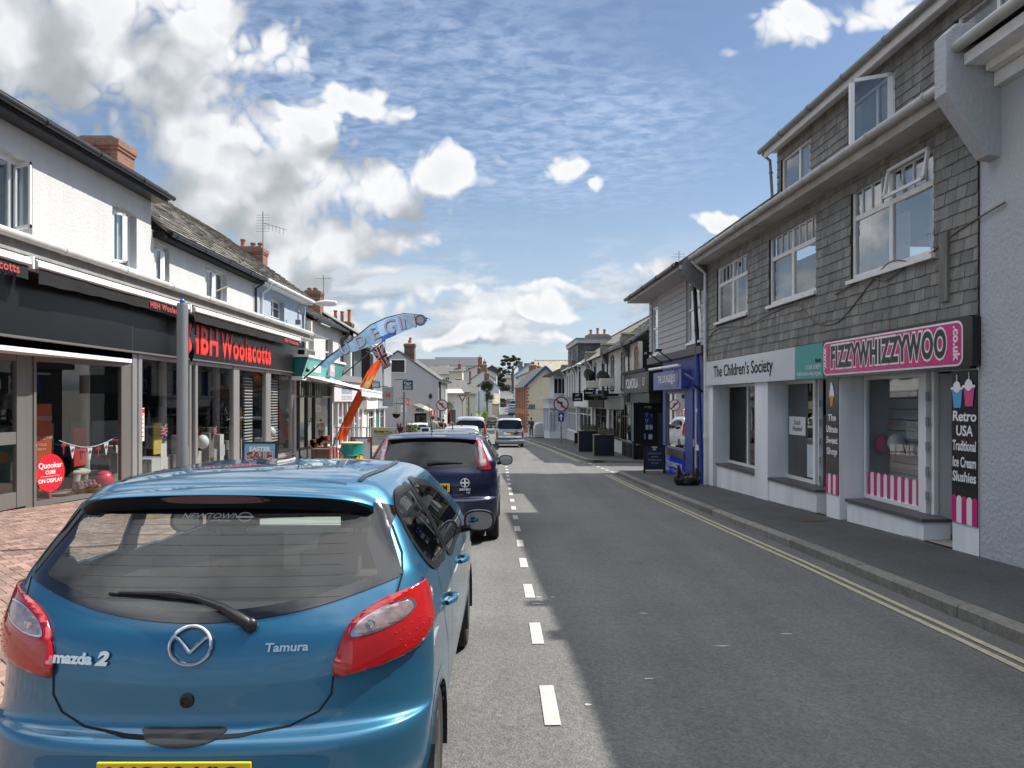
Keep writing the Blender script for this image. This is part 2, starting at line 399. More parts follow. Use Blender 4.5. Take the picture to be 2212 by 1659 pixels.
def lerp_poly(P,y):
    for (a,x0),(b,x1) in zip(P,P[1:]):
        if y<=b: return x0+(x1-x0)*max(0,min(1,(y-a)/(b-a)))
    return P[-1][1]
KL=[(-60,-1.7),(0,-2.35),(47,-3.7),(75,-4.4),(100,-5.0),(115,-4.4),(130,-3.6),(170,-3.2),(250,-4),(330,-3.5),(480,-4)]
KR=[(-60,4.7),(5,3.8),(24.6,3.32),(31.2,3.12),(68,1.05),(84,.55),(100,-.1),(130,.1),(170,.25),(250,1.4),(330,3),(480,5)]
def strip(name,xa,xb,y0,y1,dz,m,step=1.5,nx=1,kind='structure',thick=0):
    mb=MB(); N=max(1,int((y1-y0)/step)); rows=[]
    for i in range(N+1):
        y=y0+(y1-y0)*i/N; a=xa(y) if callable(xa) else xa; b=xb(y) if callable(xb) else xb
        rows.append([mb.v(a+(b-a)*k/nx,y,gz(y)+dz) for k in range(nx+1)])
    for A,B in zip(rows,rows[1:]):
        for k in range(nx): mb.f([A[k],A[k+1],B[k+1],B[k]])
    o=mb.build(name,m); tag(o,kind=kind); return o
# ground sheet reaching the horizon
mb=MB(); ys=[-60,-20,0,9,20,30,47,60,75,90,103,125,140,160,200,250,330,450,900,3000]; rows=[]
for y in ys:
    rows.append([mb.v(x,y,gz(y)-.14-(0.04 if y>100 else 0)) for x in (-2500,-300,-60,-20,0,20,60,300,2500)])
for A,B in zip(rows,rows[1:]):
    for k in range(8): mb.f([A[k],A[k+1],B[k+1],B[k]])
tag(mb.build('ground',GROUND),kind='structure')
kl=lambda y:lerp_poly(KL,y); kr=lambda y:lerp_poly(KR,y)
strip('road',lambda y:kl(y)-.02,lambda y:kr(y)+.02,-40,480,0,ASPH,1.5)
strip('side_road',lambda y:kr(y)+.02,60,25.0,31.0,0,ASPH,1.5)
# pavements
strip('pavement',lambda y:kr(y)+.13,9.5,-40,24.9,.105,ASPP)
strip('pavement',lambda y:kr(y)+.13,9.5,31.1,84,.105,ASPP)
strip('pavement',-11.0,lambda y:kl(y)-.13,16.0,100,.095,mat('brick_pavement_far',(.235,.175,.145),.85,var=.25,vs=1.2,fine=.2,bs=25))
strip('pavement',-11.0,lambda y:kl(y)-.13,-40,16.0,.082,SANDJ)
strip('verge',-6.5,lambda y:kl(y)-.1,112,152,.06,mat('verge_grass',(.16,.17,.05),.95,var=.5,vs=.8))
strip('pavement',lambda y:kr(y)+.1,lambda y:kr(y)+1.3,97,300,.1,CONC,6)
# herringbone block pavers near the camera, each one its own block in a single paving sheet
mb=MB(); w=.1; g=.006
for i in range(-125,45):
    for j in range(-70,190):
        # classic 90 degree herringbone on a grid of w
        k=(i-j)%4
        if k==0: a0,b0,a1,b1=i*w,j*w,(i+2)*w,(j+1)*w
        elif k==3: a0,b0,a1,b1=i*w,j*w,(i+1)*w,(j+2)*w
        else: continue
        cx,cy=(a0+a1)/2,(b0+b1)/2
        # turn the bond by 45 degrees
        def rt(x,y): return (x*.7071-y*.7071-1.2, x*.7071+y*.7071+4.6)
        X,Y=rt(cx,cy)
        if not(-9.4<X<kl(Y)-.2 and -.5<Y<16): continue
        z=gz(Y)+.095+random.uniform(-.002,.002)
        p=[rt(a0+g,b0+g),rt(a1-g,b0+g),rt(a1-g,b1-g),rt(a0+g,b1-g)]
        q=[rt(a0+.001,b0+.001),rt(a1-.001,b0+.001),rt(a1-.001,b1-.001),rt(a0+.001,b1-.001)]
        T=[mb.v(*c,z) for c in p]; Bq=[mb.v(*c,z-.012) for c in q]
        mb.f(T)
        for t in range(4): mb.f([T[t],Bq[t],Bq[(t+1)%4],T[(t+1)%4]])
tag(mb.build('brick_paving',PAVER),kind='structure')
# kerbs: stones with joints
def kerb(xf,y0,y1,side,name='kerb',L=.914):
    mb=MB(); y=y0
    while y<y1:
        e=min(y+L,y1)-.008; xa,xb=xf(y),xf(e); h=.112+random.uniform(-.004,.004); d=random.uniform(-.006,.006)
        za,zb=gz(y),gz(e); s=side
        pts=[(xa+d,y,za-.1),(xb+d,e,zb-.1),(xb+d,e,zb+h-.02),(xa+d,y,za+h-.02)]
        P=[mb.v(*p) for p in pts]
        Q=[mb.v(xa+d+s*.022,y,za+h),mb.v(xb+d+s*.022,e,zb+h),mb.v(xb+s*.14,e,zb+h),mb.v(xa+s*.14,y,za+h)]
        mb.f(P); mb.f([P[3],P[2],Q[1],Q[0]]); mb.f(Q)
        mb.f([P[0],P[3],Q[0],Q[3]]); mb.f([P[1],P[2],Q[1],Q[2]])
        y+=L
    tag(mb.build(name,KERBM),kind='structure')
kerb(kr,-20,24.2,1); kerb(kr,32.0,84,1); kerb(kl,-12,100,-1)
def kerb_path(pts,name='kerb'):
    mb=MB()
    for (a,b) in zip(pts,pts[1:]):
        a=Vector(a);b=Vector(b); d=(b-a).normalized(); nn=Vector((d.y,-d.x))*(-.14)
        za=gz(a.y);zb=gz(b.y)
        A=[mb.v(a.x,a.y,za-.1),mb.v(b.x,b.y,zb-.1),mb.v(b.x,b.y,zb+.11),mb.v(a.x,a.y,za+.11)]
        B=[mb.v(a.x+nn.x,a.y+nn.y,za+.11),mb.v(b.x+nn.x,b.y+nn.y,zb+.11)]
        mb.f(A); mb.f([A[3],A[2],B[1],B[0]])
    tag(mb.build(name,KERBM),kind='structure')
kerb_path([(20,24.98),(5.5,24.98),(4.2,24.95),(3.7,24.75),(3.4,24.5),(3.33,24.2)])
kerb_path([(3.1,32.0),(3.15,31.6),(3.4,31.25),(3.9,31.05),(5.0,31.0),(20,31.0)])
# painted lines
def paint(name,segs,w,m,dz=.006):
    mb=MB()
    for (xa,ya,xb,yb) in segs:
        d=Vector((xb-xa,yb-ya)); L=d.length; d/=L; nn=Vector((-d.y,d.x))*w/2; N=max(1,int(L/.35))
        pr=None
        for i in range(N+1):
            x=xa+(xb-xa)*i/N; y=ya+(yb-ya)*i/N; j=random.uniform(-.004,.004)
            c=[mb.v(x+nn.x+j,y+nn.y,gz(y)+dz),mb.v(x-nn.x+j,y-nn.y,gz(y)+dz)]
            if pr: mb.f([pr[0],pr[1],c[1],c[0]])
            pr=c
    tag(mb.build(name,m),kind='structure')
yy=list(range(-10,24,2))+[24.3]
for off in (.25,.37):
    paint('yellow_line',[(kr(a)-off,a,kr(b)-off,b) for a,b in zip(yy,yy[1:])],.06,YEL)
    y2=[32.2+i*2 for i in range(22)]
    paint('yellow_line',[(kr(a)-off,a,kr(b)-off,b) for a,b in zip(y2,y2[1:])],.06,YEL)
paint('bay_marking',[(.30-.018*y,y,.30-.018*(y+.6),y+.6) for y in [4.25+1.49*i for i in range(-2,19)]],.09,WPAINT)
paint('junction_marking',[(3.35-.05*i,25.4+i*.95,3.33-.05*i,25.9+i*.95) for i in range(6)],.12,WPAINT)

# ================================================================ shared building pieces
def window(root,T,u0,u1,z0,z1,n=-.1,cols=2,transom=0,fw=.055,fm=None,gm=None,curtain=None,sill=True,arch=0,bars=0,cw=None,name='window',sillm=None,hb=0,proud=0):
    wp=-.8 if n<-.6 else 0
    fm=fm or UPVC; gm=gm or GLW
    mb=MB(T); d=.06; a,b,c,e=u0,u1,z0,z1
    us=[a+(b-a)*i/cols for i in range(cols+1)] if cw is None else cw
    mb.box(a,a+fw,n-d,n,c,e); mb.box(b-fw,b,n-d,n,c,e)
    mb.box(a+fw,b-fw,n-d,n-.003,c,c+fw); mb.box(a+fw,b-fw,n-d,n-.003,e-fw-arch*.6,e)
    for u in us[1:-1]: mb.box(u-fw*.6,u+fw*.6,n-d,n-.004,c+fw,e-fw)
    if transom:
        zt=e-(e-c)*transom
        mb.box(a+fw,b-fw,n-d+.002,n-.006,zt-fw*.5,zt+fw*.5)
        if bars:
            for i in range(len(us)-1):
                for k in range(1,bars): u=us[i]+(us[i+1]-us[i])*k/bars; mb.box(u-.012,u+.012,n-d+.01,n-.012,zt,e-fw)
    if hb:
        for k in range(1,hb): z=c+(e-c)*k/hb; mb.box(a+fw,b-fw,n-d+.004,n-.008,z-.014,z+.014)
    w=mb.build(name,fm,root)
    g=MB(T); g.quad([(a+.01,n-d*.5,c+.01),(b-.01,n-d*.5,c+.01),(b-.01,n-d*.5,e-.01),(a+.01,n-d*.5,e-.01)]); g.build('pane',gm,w)
    if sill:
        s=MB(T); s.box(a-.05,b+.05,n-.02,max(n+.03,wp+.05)+proud if n>-1.2 and n!=.12 else n+.05,c-.06,c-.002); s.build('sill',sillm or fm,w)
    if curtain:
        q=MB(T); dd=n-.16; N=14
        for (ca,cb) in curtain:
            ua=a+(b-a)*ca; ub=a+(b-a)*cb; rr=[]
            for i in range(N+1):
                u=ua+(ub-ua)*i/N; k=dd+.025*math.sin(i*2.4)
                rr.append((q.v(u,k,c+.02),q.v(u,k,e-.02)))
            for A,B in zip(rr,rr[1:]): q.f([A[0],B[0],B[1],A[1]])
        q.build('curtain',CURT,w,smooth=True)
    return w
def slates(mb,P,ulen,vlen,w=.25,h=.2,holes=(),tilt=.012,jit=.012,mi=0,skew=0):
    """rows of overlapping slates; P(u,v,lift) -> local point, v runs up"""
    nv=int(math.ceil(vlen/h))
    for j in range(nv):
        v0=j*h; v1=min(v0+h+.015,vlen); off=(j%2)*w*.5; u=-off
        while u<ulen:
            ww=w*random.uniform(.86,1.14); a=max(0,u+.004); b=min(ulen,u+ww-.004); u+=ww
            vm=(v0+v1)/2; segs=[(a,b)]
            for o in holes:
                if o[2]-.01<vm<o[3]:
                    ns=[]
                    for (p,q) in segs:
                        if q<=o[0] or p>=o[1]: ns.append((p,q)); continue
                        if p<o[0]: ns.append((p,o[0]))
                        if q>o[1]: ns.append((o[1],q))
                    segs=ns
            for (a,b) in segs:
                if b-a<.025: continue
                t=tilt*random.uniform(.7,1.3); dv=random.uniform(-jit,jit)*.5; dd=random.uniform(-jit,jit)*.3
                A=[mb.v(*P(a,v0+dv,t+.004)),mb.v(*P(b,v0+dv+dd,t+.004)),mb.v(*P(b,v1,.002)),mb.v(*P(a,v1,.002))]
                B=[mb.v(*P(a,v0+dv,0)),mb.v(*P(b,v0+dv+dd,0)),mb.v(*P(b,v1,0)),mb.v(*P(a,v1,0))]
                mb.f(A,mi); mb.f([A[0],A[1],B[1],B[0]],mi); mb.f([A[1],A[2],B[2],B[1]],mi); mb.f([A[3],A[0],B[0],B[3]],mi)
def gutter(root,T,u0,u1,n,z,m,r=.06,name='gutter',step=1.9):
    mb=MB(T); mb.tube([(u0,n,z),(u1,n,z)],r,10)
    u=u0+.3
    while u<u1:
        mb.tube([(u-.02,n,z),(u+.02,n,z)],r+.012,10); u+=step
    return mb.build(name,m,root,smooth=True)
def pipe(root,T,pts,m,r=.04,name='downpipe'):
    mb=MB(T); mb.tube(pts,r,10)
    zs=[p for p in pts]
    for a,b in zip(zs,zs[1:]):
        if abs(a[2]-b[2])>1.2:
            for t in (.2,.75):
                p=[a[i]+(b[i]-a[i])*t for i in range(3)]; q=[a[i]+(b[i]-a[i])*(t+.02) for i in range(3)]
                mb.tube([p,q],r+.012,10)
    return mb.build(name,m,root,smooth=True)
def chimney(root,T,u0,u1,n0,n1,z0,z1,m=None,pots=((.3,.35),),potm=None,cap=True):
    m=m or BRICK
    mb=MB(T); mb.box(u0,u1,n0,n1,z0,z1-.28); mb.box(u0-.03,u1+.03,n0-.03,n1+.03,z1-.28,z1-.2); mb.box(u0-.055,u1+.055,n0-.055,n1+.055,z1-.2,z1-.04)
    c=mb.build('chimney',m,root)
    if cap:
        mc=MB(T); mc.prism([(n0-.02,z1-.04),(n1+.02,z1-.04),(n1-.15,z1+.05),(n0+.15,z1+.05)],'a',u0-.02,u1+.02); mc.build('flaunching',CORB,c)
    for (t,h) in pots:
        p=MB(T); n=n0+(n1-n0)*t; p.lathe(((u0+u1)/2,n,z1),[(.11,0),(.12,.04),(.10,.08),(.095,h-.08),(.125,h-.06),(.125,h),(.09,h)],14); p.build('chimney_pot',potm or TERRA,c,smooth=True)
    return c
def pitched(root,T,u0,u1,nf,ze,run,pitch,m,back=True,thick=.07,real=False,over=.0,w=.36,h=.27,ridge=TERRA,slatem=None):
    """roof whose front eave is at n=nf and which rises away from the street"""
    zr=ze+run*pitch; nr=nf-run
    mb=MB(T)
    mb.prism([(nf,ze),(nf,ze+thick),(nr,zr+thick),(nr,zr)],'a',u0-over,u1+over)
    if back: mb.prism([(nr-.001,zr+thick),(nr-.001,zr),(nr-run,ze),(nr-run,ze+thick)],'a',u0-over,u1+over)
    r=mb.build('roof',[m],root)
    if real:
        s=MB(T); k=math.hypot(1,pitch); cu,su=1/k,pitch/k
        def P(u,v,t): return (u0-over+u, nf+.03-v*cu+t*su*1.2, ze+thick+.004-.03*pitch+v*su+t*cu*1.2)
        slates(s,P,u1-u0+2*over,run*k,w,h,tilt=.028,jit=.05); s.build('slates',slatem or ROOFS,r)
    if ridge:
        s=MB(T); u=u0-over
        while u<u1+over:
            e=min(u+.45,u1+over); s.tube([(u,nr,zr+thick-.02),(e-.01,nr,zr+thick-.02)],.09+random.uniform(-.004,.006),8); u+=.45
        s.build('ridge_tiles',ridge,r,smooth=True)
    return r,nr,zr
def shell(root,T,u0,u1,z0,z1,n,deep,ops,m,gable=None,depth=.14,name='wall',inner=None):
    mb=MB(T); mb.wall(u0,u1,z0,z1,ops,n,depth)
    b=n-deep
    mb.quad([(u0,n,z0),(u0,b,z0),(u0,b,z1),(u0,n,z1)]); mb.quad([(u1,n,z0),(u1,b,z0),(u1,b,z1),(u1,n,z1)])
    mb.quad([(u0,b,z0),(u1,b,z0),(u1,b,z1),(u0,b,z1)])
    if gable:
        for u in (u0,u1): mb.f([mb.v(u,n,z1),mb.v(u,(n+b)/2,z1+gable),mb.v(u,b,z1)])
    w=mb.build(name,m,root)
    # floor / ceiling / dark rear partition of the room behind the front
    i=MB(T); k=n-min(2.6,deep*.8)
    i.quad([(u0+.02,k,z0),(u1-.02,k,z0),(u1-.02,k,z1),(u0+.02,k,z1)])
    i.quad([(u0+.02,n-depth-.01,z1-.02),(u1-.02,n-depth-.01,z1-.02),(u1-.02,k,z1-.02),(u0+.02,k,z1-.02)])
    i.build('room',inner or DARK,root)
    return w
def union_jack(mb,P,W=1.0,H=.55,mi=(0,1,2)):
    """flag field in three material slots: blue, white, red; P(s,t,layer) -> point, s 0..1, t 0..1"""
    def band(s0,t0,s1,t1,wd,m,lay,N=8):
        dx,dy=(s1-s0)*W,(t1-t0)*H; L=math.hypot(dx,dy); nx,ny=-dy/L*wd/2/W,dx/L*wd/2/H
        pr=None
        for i in range(N+1):
            s=s0+(s1-s0)*i/N; t=t0+(t1-t0)*i/N
            c=[mb.v(*P(min(1,max(0,s+nx)),min(1,max(0,t+ny)),lay)),mb.v(*P(min(1,max(0,s-nx)),min(1,max(0,t-ny)),lay))]
            if pr: mb.f([pr[0],pr[1],c[1],c[0]],m)
            pr=c
    N=10
    for i in range(N):
        for j in range(6):
            mb.quad([P(i/N,j/6,0),P((i+1)/N,j/6,0),P((i+1)/N,(j+1)/6,0),P(i/N,(j+1)/6,0)],mi[0])
    for L in (1,-1):
        for (a,b,c,d) in ((0,0,1,1),(0,1,1,0)):
            band(a,b,c,d,.2*H,mi[1],L); band(a,b,c,d,.075*H,mi[2],2*L)
        band(0,.5,1,.5,.333*H,mi[1],3*L); band(.5,0,.5,1,.333*H,mi[1],3*L)
        band(0,.5,1,.5,.2*H,mi[2],4*L); band(.5,0,.5,1,.2*H,mi[2],4*L)

def spl_(P,n=6):
    out=[]
    for i in range(len(P)-1):
        a=P[max(i-1,0)];b=P[i];c=P[i+1];d=P[min(i+2,len(P)-1)]
        for k in range(n):
            u=k/n; out.append(tuple((2*q+(r-p)*u+(2*p-5*q+4*r-s)*u*u+(-p+3*q-3*r+s)*u**3)/2 for p,q,r,s in zip(a,b,c,d)))
    return out+[P[-1]]

# small marks on the road and pavement
def blot(name,x,y,w,d,m,dz,n=9,seed=0,pave=False,rect=False):
    rn=random.Random(seed); mb=MB(); z=gz(y)+dz
    if rect: mb.f([mb.v(x-w,y-d,gz(y-d)+dz),mb.v(x+w,y-d,gz(y-d)+dz),mb.v(x+w,y+d,gz(y+d)+dz),mb.v(x-w,y+d,gz(y+d)+dz)])
    else: mb.f([mb.v(x+w*math.cos(6.283*k/n)*rn.uniform(.5,1),y+d*math.sin(6.283*k/n)*rn.uniform(.5,1),gz(y)+dz) for k in range(n)])
    tag(mb.build(name,m),kind='structure')
CHALK=mat('chalky_mark',(.42,.41,.39),.9,var=.3)
for i,(px,py) in enumerate(((1164,1300),(1168,1308),(1160,1316),(1195,1300),(1390,1340),(1560,1420),(1270,1560),(1400,1500),(1700,1390))):
    Y_=1.9/((py-866)/FL); blot('road_mark',(px-1106)/FL*Y_,Y_,.03+.02*(i%3),.02,CHALK,.003,seed=i)
OILY=mat('dark_stain',(.06,.06,.06),.7,var=.4)
for i,(x,y,w_,d_) in enumerate(((4.3,10.6,.22,.08),(4.6,8.1,.05,.04))): blot('road_stain',x,y,w_,d_,OILY,.002 if x<4 else .107,seed=20+i,n=14)
blot('drain_cover',4.75,12.4,.22,.30,mat('iron_cover',(.07,.055,.045),.6,var=.4,vs=20,bump=.01,bs=60),.110,rect=True)
blot('drain_cover',3.55,19.0,.16,.2,mat('iron_cover',(.07,.055,.045)),.004,rect=True)
# ================================================================ LEFT SIDE
T=FLt
# ---- white house with the black eaves (nearest left)
h=thing('terraced_house','nearest white rendered house on the left with black eaves','house',T(15,-.8,gz(14)))
W1=(13.0,14.75,4.92,6.35,.10); W2=(17.7,18.85,4.98,6.35,.12)
u=lambda x,n=-.8:T.u(x,n)
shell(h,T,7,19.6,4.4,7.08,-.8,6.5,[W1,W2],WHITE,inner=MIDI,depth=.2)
w=window(h,T,*W1[:4],n=-.97,cols=3,curtain=((.03,.62),),cw=[W1[0],13.75,14.35,W1[1]],fw=.06,arch=.1)
# the sash swung open
s=MB(T); a,b=14.66,14.74
def sash(root,T,u,n0,n1,z0,z1,lean=.0,name='open_sash',du=.0):
    s=MB(T); f=.055
    def q(n,z): return u+du*(n-n0)/(n1-n0)
    for (na,nb,za,zb) in ((n0,n0+f,z0,z1),(n1-f,n1,z0,z1),(n0,n1,z0,z0+f),(n0,n1,z1-f,z1)):
        V=[]
        for uu in (0,.05):
            for n,z in ((na,za),(nb,za),(nb,zb),(na,zb)): V.append(s.v(q(n,z)+uu,n,z))
        for k in ((0,1,2,3),(4,5,6,7),(0,1,5,4),(1,2,6,5),(2,3,7,6),(3,0,4,7)): s.f([V[i] for i in k])
    o=s.build(name,UPVC,root)
    g=MB(T); g.quad([(q(n0+.02,0)+.025,n0+.02,z0+.02),(q(n1-.02,0)+.025,n1-.02,z0+.02),(q(n1-.02,0)+.025,n1-.02,z1-.02),(q(n0+.02,0)+.025,n0+.02,z1-.02)]); g.build('pane',GLW,o)
    return o
sash(h,T,14.42,-.95,-.5,4.99,6.2,du=-.22)
window(h,T,*W2[:4],n=-.97,cols=2,curtain=((.05,.95),),arch=.1)
sash(h,T,17.86,-.95,-.72,5.04,6.2,du=.32)
pitched(h,T,6.5,19.7,-.42,7.02,4.6,.61,ROOFS,real=True,ridge=TERRA)
mb=MB(T); mb.box(6.5,19.78,-.8,-.45,6.86,7.03); mb.box(6.5,19.8,-.46,-.40,6.93,7.09); mb.build('fascia_board',BLACKP,h)
gutter(h,T,6.5,19.86,-.34,7.0,BLACKP,.065)
chimney(h,T,19.1,19.95,-2.45,-1.4,7.2,8.32,pots=())
# ---- second white house, slate roof
h=thing('terraced_house','white house with rough slate roof and a small bracket on its wall','house',T(23,-.8,gz(23)))
W=[(T.u(333,-.8)+.02,T.u(366,-.8),4.85,5.88),(T.u(443,-.8),T.u(490,-.8),4.85,5.85)]
shell(h,T,19.6,27.7,4.4,6.16,-.8,6.5,[w_+(.0,) for w_ in W],WHITE,inner=MIDI,depth=.18)
for k,w_ in enumerate(W):
    window(h,T,*w_,n=-.94,cols=2,curtain=((.5,.97),) if k==0 else ((.55,.97),))
sash(h,T,W[0][0]+.1,-.92,-.74,4.9,5.75,du=.3)
sash(h,T,W[1][0]+.15,-.92,-.7,4.9,5.75,du=.35)
pitched(h,T,19.7,27.7,-.45,6.12,4.1,.78,ROOFS,real=True)
mb=MB(T); mb.box(19.7,27.7,-.8,-.5,5.98,6.12); mb.build('fascia_board',BLACKM,h)
gutter(h,T,19.9,27.6,-.42,6.10,BLACKP,.06)
pipe(h,T,[(27.35,-.42,6.05),(27.35,-.45,5.95),(27.45,-.74,5.8),(27.45,-.74,4.6)],BLACKP)
mb=MB(T); mb.box(23.6,23.72,-.8,-.77,4.98,5.25); mb.tube([(23.65,-.78,5.12),(23.95,-.45,5.34)],.03,8); mb.build('wall_bracket',mat('old_bracket',(.35,.33,.27),.7),h)
# ---- blue grey house
h=thing('terraced_house','blue-grey roughcast house with an arched white window, behind the wall lamp','house',T(31,-.8,gz(31)))
W=[(T.u(585,-.8),T.u(614,-.8),4.72,5.80,.16),(T.u(652,-.8),34.05,3.75,5.65,.14)]
shell(h,T,27.7,34.3,3.0,6.24,-.8,6.5,W,BLUER,inner=MIDI,depth=.22)
window(h,T,*W[0][:4],n=-.99,cols=2,hb=3,arch=.1,fm=UPVC); window(h,T,*W[1][:4],n=-.99,cols=2,transom=.55,curtain=((.1,.9),))
pitched(h,T,27.7,34.3,-.45,6.2,4.1,.72,ROOFS,real=True,ridge=ROOFS)
mb=MB(T); mb.box(27.7,34.3,-.8,-.5,6.05,6.2); mb.build('fascia_board',OLDW,h)
gutter(h,T,27.75,34.3,-.42,6.17,UPVC,.06)
pipe(h,T,[(28.2,-.42,6.1),(28.2,-.5,5.9),(28.15,-.74,5.72),(28.15,-.74,4.6)],UPVC)
chimney(h,T,33.9,34.6,-4.0,-2.6,7.2,8.55,pots=((.3,.42),(.62,.26),(.85,.26)))
mb=MB(T); mb.tube([(33.8,-2.55,7.6),(33.8,-2.55,10.1)],.022,6)
for i in range(7): mb.tube([(33.8-.0,-2.85+.0,9.95-.12*i),(33.8,-2.25,9.95-.12*i)],.008,4)
for i in range(6): mb.tube([(33.8+.0,-2.45+.16*i,9.35-.05*i),(33.8+.0,-2.45+.16*i,9.62-.05*i)],.008,4)
mb.tube([(33.8,-2.55,9.6),(33.8,-1.5,9.3)],.012,5)
mb.build('tv_aerial',STEEL,h)
# ---- white house with arched windows, dark gutter
h=thing('terraced_house','white stippled house with arched windows above the teal delicatessen front','house',T(38,-.8,gz(38)))
W=[(34.75,35.7,3.3,4.95,.14),(T.u(703,-.8),T.u(719,-.8),3.45,4.92,.2)]
shell(h,T,34.3,41.7,.0,5.5,-.8,6.5,W,WHITE,inner=MIDI,depth=.25)
window(h,T,*W[0][:4],n=-1.0,cols=2,transom=.5); window(h,T,*W[1][:4],n=-1.0,cols=2,transom=.45)
pitched(h,T,34.3,41.7,-.45,5.48,4.1,.60,ROOFG,real=True,ridge=ROOFG,slatem=mat('tile_roof',(.19,.185,.175),.8,island=.12,var=.2))
gutter(h,T,34.8,41.6,-.42,5.46,BLACKP,.06)
pipe(h,T,[(41.2,-.42,5.4),(41.1,-.5,5.2),(40.9,-.7,5.0),(40.9,-.7,3.2)],BLACKP)
pipe(h,T,[(41.6,-.42,5.4),(41.5,-.5,5.2),(41.35,-.7,5.0),(41.35,-.7,3.2)],BLACKP)
chimney(h,T,41.3,42.0,-2.8,-1.9,6.2,7.7,pots=((.25,.2),(.6,.2)))
mb=MB(T); mb.tube([(41.6,-1.8,6.9),(41.6,-1.8,8.6)],.02,5); mb.tube([(41.6,-2.2,8.4),(41.6,-1.4,8.4)],.014,5); mb.build('tv_aerial',STEEL,h)
chimney(h,T,46.6,47.3,-2.6,-1.35,5.4,6.55,BRICKD,pots=((.18,.75),(.5,.7),(.85,.8)))
# air conditioner and meter box on this wall
ac=thing('air_conditioner','cream air conditioner unit on the ledge over the teal sign','air conditioner',T(33.2,-.55,3.55))
mb=MB(T); mb.box(32.7,34.2,-.8,-.35,3.52,4.02); mb.build('casing',mat('cream_casing',(.6,.58,.5),.5),ac,bevel=.01)
mb=MB(T); mb.box(32.69,32.695,-.74,-.42,3.6,3.95)
for k in range(9): mb.box(32.8+.15*k,32.87+.15*k,-.35,-.345,3.6,3.95)
mb.build('grille',BLACKM,ac)
bx=MB(T); bx.box(34.28,34.5,-.8,-.55,4.75,5.35); o=bx.build('meter_box',mat('cream_box',(.62,.60,.5),.5),None,bevel=.01,recentre=True); tag(o,'tall cream electricity box fixed high at the house joint behind the lamp','meter box')
# ---- bay window buildings down to the gable
def bays(root,T,u0,u1,n,z0,z1,k,fm,gm=GLW,depthb=.5,div=6,roofm=ROOFS,style='glass'):
    mb=MB(T); poly=[(u0,n),(u0+.35,n+depthb),(u1-.35,n+depthb),(u1,n)]
    mb.prism(poly,'c',z0-.12,z0); mb.prism([(a,b+(.06 if b>n else 0)) for a,b in poly],'c',z1,z1+.12)
    for i in range(4):
        mb.box(poly[i][0]-.04,poly[i][0]+.04,poly[i][1]-.05,poly[i][1]+.03,z0,z1)
    for i in range(1,div):
        uu=u0+.35+(u1-u0-.7)*i/div; mb.box(uu-.035,uu+.035,n+depthb-.05,n+depthb+.02,z0,z1)
    b=mb.build('bay_window',fm,root)
    g=MB(T)
    for p,q in zip(poly,poly[1:]): g.quad([(p[0],p[1]-.03,z0),(q[0],q[1]-.03,z0),(q[0],q[1]-.03,z1),(p[0],p[1]-.03,z1)])
    g.build('pane',gm,b)
    g=MB(T); g.quad([(u0+.1,n+.06,z0),(u1-.1,n+.06,z0),(u1-.1,n+.06,z1),(u0+.1,n+.06,z1)]); g.build('curtain',CURT if k%2 else MIDI,b)
    return b
specs=[(41.7,45.2,'white shop house with a black and white striped bay, fourth terrace unit past the lamp',WHITE,5.35,1,BLACKM),
       (45.2,49.2,'white house with a wide glazed bay under the blue feather flag',WHITE2,5.2,2,UPVC),
       (49.2,53.0,'pale house with twin white bays behind the union flag',WHITE,5.0,3,UPVC)]
for (a,b,lab,m,ze,k,fm) in specs:
    h=thing('terraced_house',lab,'house',T((a+b)/2,-.8,gz(a)))
    zg=gz(a)
    ops=[(a+.5,b-.5,2.35,ze-.7),(a+.3,a+1.5,zg-.2,1.2),(a+1.8,b-.3,zg+.45,1.2)]
    shell(h,T,a,b,zg-.4,ze,-.35,7,ops,m,depth=.1,inner=MIDI)
    bays(h,T,a+.4,b-.4,-.35,2.3,ze-.65,k,fm,div=4+k)
    pitched(h,T,a,b,.1,ze,4.2,.6,ROOFS,real=False,ridge=TERRA)
    gutter(h,T,a,b,.12,ze-.02,BLACKP if k==1 else UPVC,.055)
    window(h,T,a+1.8,b-.3,zg+.45,1.2,n=-.42,cols=2+k%2,transom=.25,fm=[OLDW,UPVC,GREYP][k-1],gm=GLS,sill=True)
    d=MB(T); d.box(a+.35,a+1.45,-.47,-.42,zg,1.15); d=d.build('door',[BLACKM,UPVC,TEALD][k-1],h)
    q=MB(T); q.tube([(a+1.3,-.4,zg+.95),(a+1.3,-.4,zg+1.15)],.02,6); q.build('handle',STEEL,d)
    s=MB(T); s.box(a+.1,b-.1,-.35,-.15,1.3,1.95); s.box(a+.05,b-.05,-.35,-.05,1.95,2.05)
    s=s.build('sign_board',[GREYP,WSIGN,mat('blue_grey_sign',(.3,.38,.45),.4)][k-1],h)
